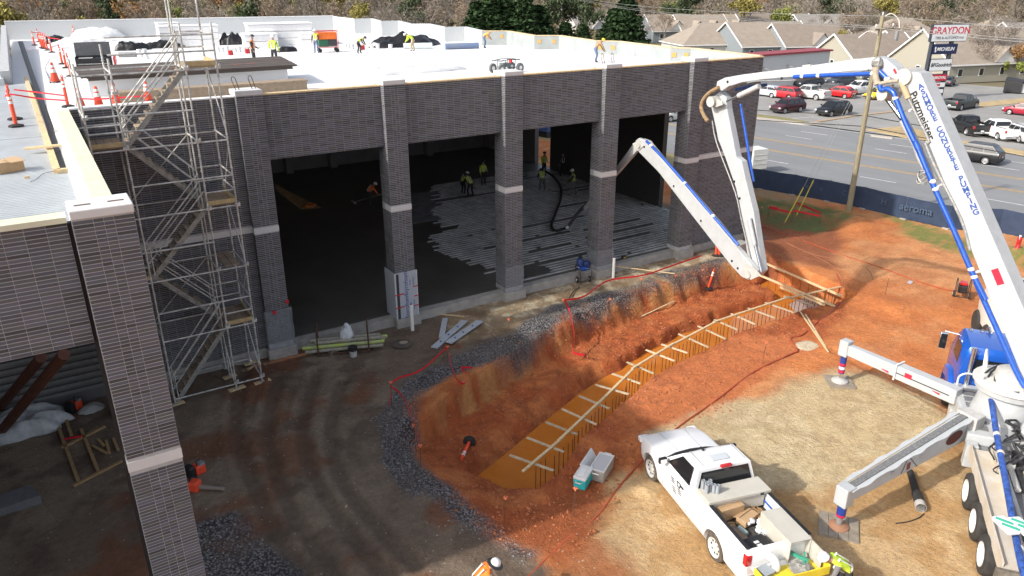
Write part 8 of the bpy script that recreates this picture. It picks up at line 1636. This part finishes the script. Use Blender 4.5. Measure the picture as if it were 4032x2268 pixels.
HS = [((127.945,123.417,1.5), -.35, 17, 12, 3.9, True, 0, 0, 'cream hip roofed house nearest the building, left of the big gable', 0), ((135.074,115.195,1.5), -.30, 17, 14, 4.3, False, 0, 1, 'house with broad taupe roof and grey gable right of the hip roofed one', 0),
      ((141.783,109.098,1.5), -.35, 16, 12, 4.0, False, 1, 1, 'house with brown roof behind shop building', 1), ((151.221,161.073,1.5), -.3, 14, 11, 3.9, False, 0, 1, 'left end house with grey gable above roof parapet', 1),
      ((157.641,156.88,1.5), -.3, 14, 11, 3.8, False, 0, 0, 'house with white gable dormer behind the hip roofed house', 2), ((166.367,154.078,1.5), -.3, 16, 11, 3.8, True, 0, 0, 'hip house with white dormer in second row', 1), ((176.027,150.726,1.5), -.3, 16, 11, 3.8, False, 1, 0, 'second row house with plain brown roof', 1), ((182.538,149.494,1.5), -.3, 16, 11, 3.6, False, 0, 0, 'second row house with small white gable by bare trees', 1),
      ((190.905,144.02,1.5), -.3, 15, 11, 3.6, False, 2, 1, 'second row house with grey roof left of utility pole', 1), ((179.762,112.079,1.5), -.3, 17, 12, 4.0, True, 0, 2, 'taupe roofed house right of utility pole top', 1), ((143.798,86.039,1.5), -.2, 15, 11, 3.8, False, 1, 1, 'dark gabled house behind pylon sign', 0),
      ((137.96,72.232,1.5), -.25, 22, 13, 5.0, False, 0, 2, 'large tan house with white gable right of pylon sign', 1), ((203.162,101.419,1.5), -.3, 17, 12, 3.8, True, 0, 2, 'far right house with taupe hip roof', 1), ((188.074,86.319,1.5), -.3, 17, 12, 4.0, False, 2, 1, 'grey gabled house at right picture edge', 0), ((135.794,175.833,1.5), -.2, 12, 10, 3.4, False, 2, 0, 'small pale house half hidden between dark evergreens', 1), ((130.229,86.811,1.5), -.3, 14, 11, 3.6, False, 1, 2, 'low house hidden behind thicket left of pylon sign', 0)]
for h in HS: house(*h)
# trees
def leafcloud(blobs, n, s0, s1, mat, seed, flat=.6):
    rg = np.random.default_rng(seed); V = []; T = []
    for i in range(n):
        b = blobs[rg.integers(len(blobs))]; d = rg.normal(size=3); d /= np.linalg.norm(d); r = rg.random() ** .4
        c = np.array(b[:3]) + d * r * np.array(b[3:6]); s = rg.uniform(s0, s1); u = rg.normal(size=3); u /= np.linalg.norm(u); w_ = np.cross(u, rg.normal(size=3)); w_ /= np.linalg.norm(w_); w_ *= flat
        V += [c - u * s, c + w_ * s, c + u * s, c - w_ * s]; T.append(rg.random())
    me = bpy.data.meshes.new('crown'); me.from_pydata([tuple(v) for v in V], [], [(4 * i, 4 * i + 1, 4 * i + 2, 4 * i + 3) for i in range(n)]); me.materials.append(mat); at = me.attributes.new('tone', 'FLOAT', 'FACE'); at.data.foreach_set('value', T); return me
def skeleton(h, seed, spread, levels=3):
    rg = random.Random(seed); mb = MB(); tips = []
    def br(p, d, l, r, lv):
        q = p + d * l; m_ = p.lerp(q, .5) + Vector((rg.uniform(-1, 1), rg.uniform(-1, 1), 0)) * l * .06; mb.tube([p, m_, q], [r, r * .8, r * .6], 5 if lv < 2 else 3, cap=False)
        if lv >= levels: tips.append(q); return
        for k in range(rg.randint(3, 4)):
            a = rg.uniform(0, 6.28); t = rg.uniform(.35, 1.0); nd = (d + Vector((cos(a), sin(a), rg.uniform(.0, .5))) * spread * rg.uniform(.6, 1.2)).normalized(); br(p.lerp(q, t), nd, l * rg.uniform(.55, .8), r * .5, lv + 1)
    br(Vector((0, 0, -.2)), Vector((rg.uniform(-.05, .05), rg.uniform(-.05, .05), 1)), h * .42, h * .016, 0); return mb, tips
BARK = M('bark_grey', (.20, .165, .135), .95, var=.25, objvar=.25); KT = {}
def tree_kind(name, h, seed, spread, col, n, s0, s1, flat, crown=None, lv=3, bark=BARK):
    mb, tips = skeleton(h, seed, spread, lv); t = thing('tree', 'x', 'tree'); o = mb.build('trunk', bark, t)
    blobs = crown or [(*q, h * .09, h * .09, h * .08) for q in tips]; m = M('leaf_' + name, col, .9, tone=.45, col2=None, spec=.1)
    c = bpy.data.objects.new('crown', leafcloud(blobs, n, s0, s1, m, seed, flat)); COL.objects.link(c); c.parent = t; KT[name] = [t, False]
tree_kind('bare_grey', 13, 1, .75, (.235, .20, .17), 1500, .22, .6, .09); tree_kind('bare_brown', 13, 2, .65, (.245, .19, .14), 1500, .22, .6, .10); tree_kind('bare_tall', 15, 3, .5, (.22, .19, .16), 1300, .2, .6, .09)
tree_kind('bud_green', 12, 4, .7, (.23, .25, .075), 1700, .16, .40, .5); tree_kind('bud_olive', 12, 5, .75, (.27, .235, .075), 1700, .18, .42, .45); tree_kind('rust', 12, 6, .7, (.30, .175, .08), 1500, .18, .40, .4); tree_kind('dark_pine', 14, 7, .5, (.065, .085, .045), 1900, .22, .5, .4); tree_kind('bush_green', 6, 8, .9, (.20, .23, .06), 1300, .12, .3, .6, lv=2)
cz_ = [(0, 0, 1.0 + k * 1.05, 3.3 * (1 - k / 11.5) + .3, 3.3 * (1 - k / 11.5) + .3, .9) for k in range(11)]
tree_kind('evergreen', 11.5, 9, .3, (.030, .055, .022), 5200, .18, .42, .5, cz_, 2)
DESC = dict(bare_grey='bare grey twigged tree', bare_brown='bare brown twigged tree', bare_tall='tall slender bare tree', bud_green='tree with fresh pale green leaf buds', bud_olive='tree with olive yellow spring foliage', rust='tree with rusty orange old leaves', dark_pine='dark green loose crowned tree', bush_green='low green bushy tree', evergreen='dense dark evergreen')
def tree(kind, x, y, s, label, group):
    t, used = KT[kind]
    o = t if not used else dup(t); KT[kind][1] = True; o.location = (x, y, ZR - .1); o.rotation_euler = (0, 0, RND.uniform(0, 6.28)); k = RND.uniform(.9, 1.12); q = 1.7 if kind == 'evergreen' else 1; o.scale = (s * k * q, s * k * q, s); o['label'] = label; o['group'] = group; return o
for i, (p, s, lb) in enumerate((((67.35,118.548,-1.5), 1.0, 'leftmost dark evergreen of the row behind right roof parapet'), ((69.029,116.53,-1.5), 1.06, 'second dark evergreen from left in row behind roof parapet'), ((71.761,115.727,-1.5), 1.02, 'third dark evergreen from left in row behind roof parapet'), ((73.226,112.913,-1.5), 1.08, 'fourth dark evergreen from left behind roof parapet'), ((75.96,113.041,-1.5), .95, 'dark evergreen left of the transformer poles'), ((80.909,111.794,-1.5), .72, 'shorter dark evergreen right of transformer poles'), ((83.499,110.137,-1.5), .7, 'short dark evergreen in gap between the tall ones'), ((87.948,107.29,-1.5), .9, 'dark evergreen left of the pointed rightmost one'), ((89.726,106.152,-1.5), 1.12, 'pointed rightmost dark evergreen above roof parapet'))): tree('evergreen', p[0], p[1], s, lb, 'dark evergreens behind the roof')
for k, p, s, lb in (('bare_brown', (149.888,105.424,-1.5), .85, 'bare brown tree in thicket left of utility pole'), ('bare_grey', (148.892,101.822,-1.5), .8, 'bare grey tree in thicket beside utility pole'), ('bud_olive', (145.631,103.918,-1.5), .55, 'low olive bush at shop end in thicket'), ('bare_tall', (155.986,117.018,-1.5), .7, 'thin bare tree above shop roof'), ('bare_brown', (151.881,95.829,-1.5), .7, 'bare brown tree above boom bend'), ('dark_pine', (146.217,89.365,-1.5), .5, 'dark shrubby tree left of pylon sign'), ('bare_brown', (193.409,110.879,-1.5), .85, 'bare tree behind top of pylon sign'), ('bare_grey', (139.838,74.09,-1.5), .9, 'bare tree at lot edge right of pylon sign'), ('bare_grey', (135.055,68.883,-1.5), .95, 'bare multi stemmed tree at lot edge in front of tan house'), ('bare_tall', (139.025,69.009,-1.5), .7, 'slim bare tree at lot edge right of tan house'), ('rust', (138.867,65.578,-1.5), .6, 'rusty leaved shrub tree at right lot edge'), ('bush_green', (136.603,66.165,-1.5), .7, 'green bush at lot edge below tan house'), ('bush_green', (138.118,63.505,-1.5), .7, 'green bush at right lot edge'), ('bare_grey', (160.24,178.842,-1.5), .75, 'bare grey tree left of the hip roofed house'), ('bare_brown', (144.278,154.925,-1.5), .7, 'bare brown tree hiding corner of hip roofed house'), ('bare_grey', (168.183,191.363,-1.5), .7, 'bare tree right of pointed evergreen'), ('bud_green', (252.928,252.302,-1.5), .85, 'bright green tree above roofs of second row houses'), ('bush_green', (280.048,252.985,-1.5), 1.3, 'fresh green tree right of pale one above roofs'), ('bud_green', (258.386,267.35,-1.5), .7, 'pale green tree above left end house'), ('bare_tall', (280.511,173.159,-1.5), .9, 'tall bare tree right of utility pole top'), ('bud_olive', (10.83,368.778,-1.5), 1.25, 'big olive yellow tree behind rear parapet at left'), ('bush_green', (0.542,375.546,-1.5), .9, 'low green bush behind rear parapet at far left'), ('bud_green', (133.12,257.177,-1.5), 1.25, 'tall yellow green tree left of evergreen row'), ('dark_pine', (134.983,324.39,-1.5), 1.2, 'dark loose crowned tree above middle of roof'), ('dark_pine', (143.771,296.445,-1.5), .9, 'dark tree left of tall yellow green one')): tree(k, p[0], p[1], s, lb, 'trees among and around the houses')
F2 = cam.matrix_world.to_3x3() @ Vector((0, 0, -1)); fa = math.atan2(F2.y, F2.x); rg = random.Random(77); cnt = 0
kinds = ['bare_grey'] * 5 + ['bare_brown'] * 4 + ['bare_tall'] * 4 + ['bud_green'] * 2 + ['bud_olive'] * 3 + ['rust'] * 1 + ['dark_pine'] * 2
for row, (dist, n) in enumerate(((158, 30), (196, 44), (236, 56), (285, 60))):
    for i in range(n):
        a = fa + radians(36.5) - radians(73) * (i + rg.uniform(.2, .8)) / n; side = (fa - a)
        if row == 0 and side > radians(2): continue
        if row == 1 and side > radians(10): continue
        d = dist * rg.uniform(.94, 1.06) / 1.0; k = rg.choice(kinds); x = cl.x + cos(a) * d; y = cl.y + sin(a) * d
        tree(k, x, y, rg.uniform(.8, 1.15) * (1 + .1 * row), DESC[k] + ' above ' + ('left half of white roof' if side < radians(-16) else 'middle of white roof' if side < radians(-2) else 'evergreens and nearest houses' if side < radians(14) else 'houses and utility pole at right') + (', near row' if row < 2 else ''), 'woodland trees along the top')
for k in list(KT):
    if not KT[k][1]:
        for c in list(KT[k][0].children): bpy.data.objects.remove(c)
        bpy.data.objects.remove(KT[k][0])
# far woodland mass and undergrowth
blobs = []
for i in range(420):
    a = fa + radians(37) - radians(74) * rg.random(); d = rg.choice((rg.uniform(175, 300), rg.uniform(300, 380))); h = rg.uniform(1.5, 4) if d < 300 else rg.uniform(6, 9)
    if d < 240 and fa - a > radians(8): continue
    blobs.append((cl.x + cos(a) * d, cl.y + sin(a) * d, ZR + h * .9, 5, 5, h))
for nm, col, q, n in (('undergrowth', (.17, .15, .085), blobs[::2], 26000), ('woodland', (.21, .175, .135), blobs[1::2], 26000)):
    me = leafcloud(q, n, .35, 1.0, M('leaf_' + nm, col, .95, tone=.5, spec=.1), 90, .45); o = bpy.data.objects.new(nm, me); COL.objects.link(o); o['kind'] = 'stuff'; o['label'] = 'brown ' + nm + ' reading as one mass behind the houses'
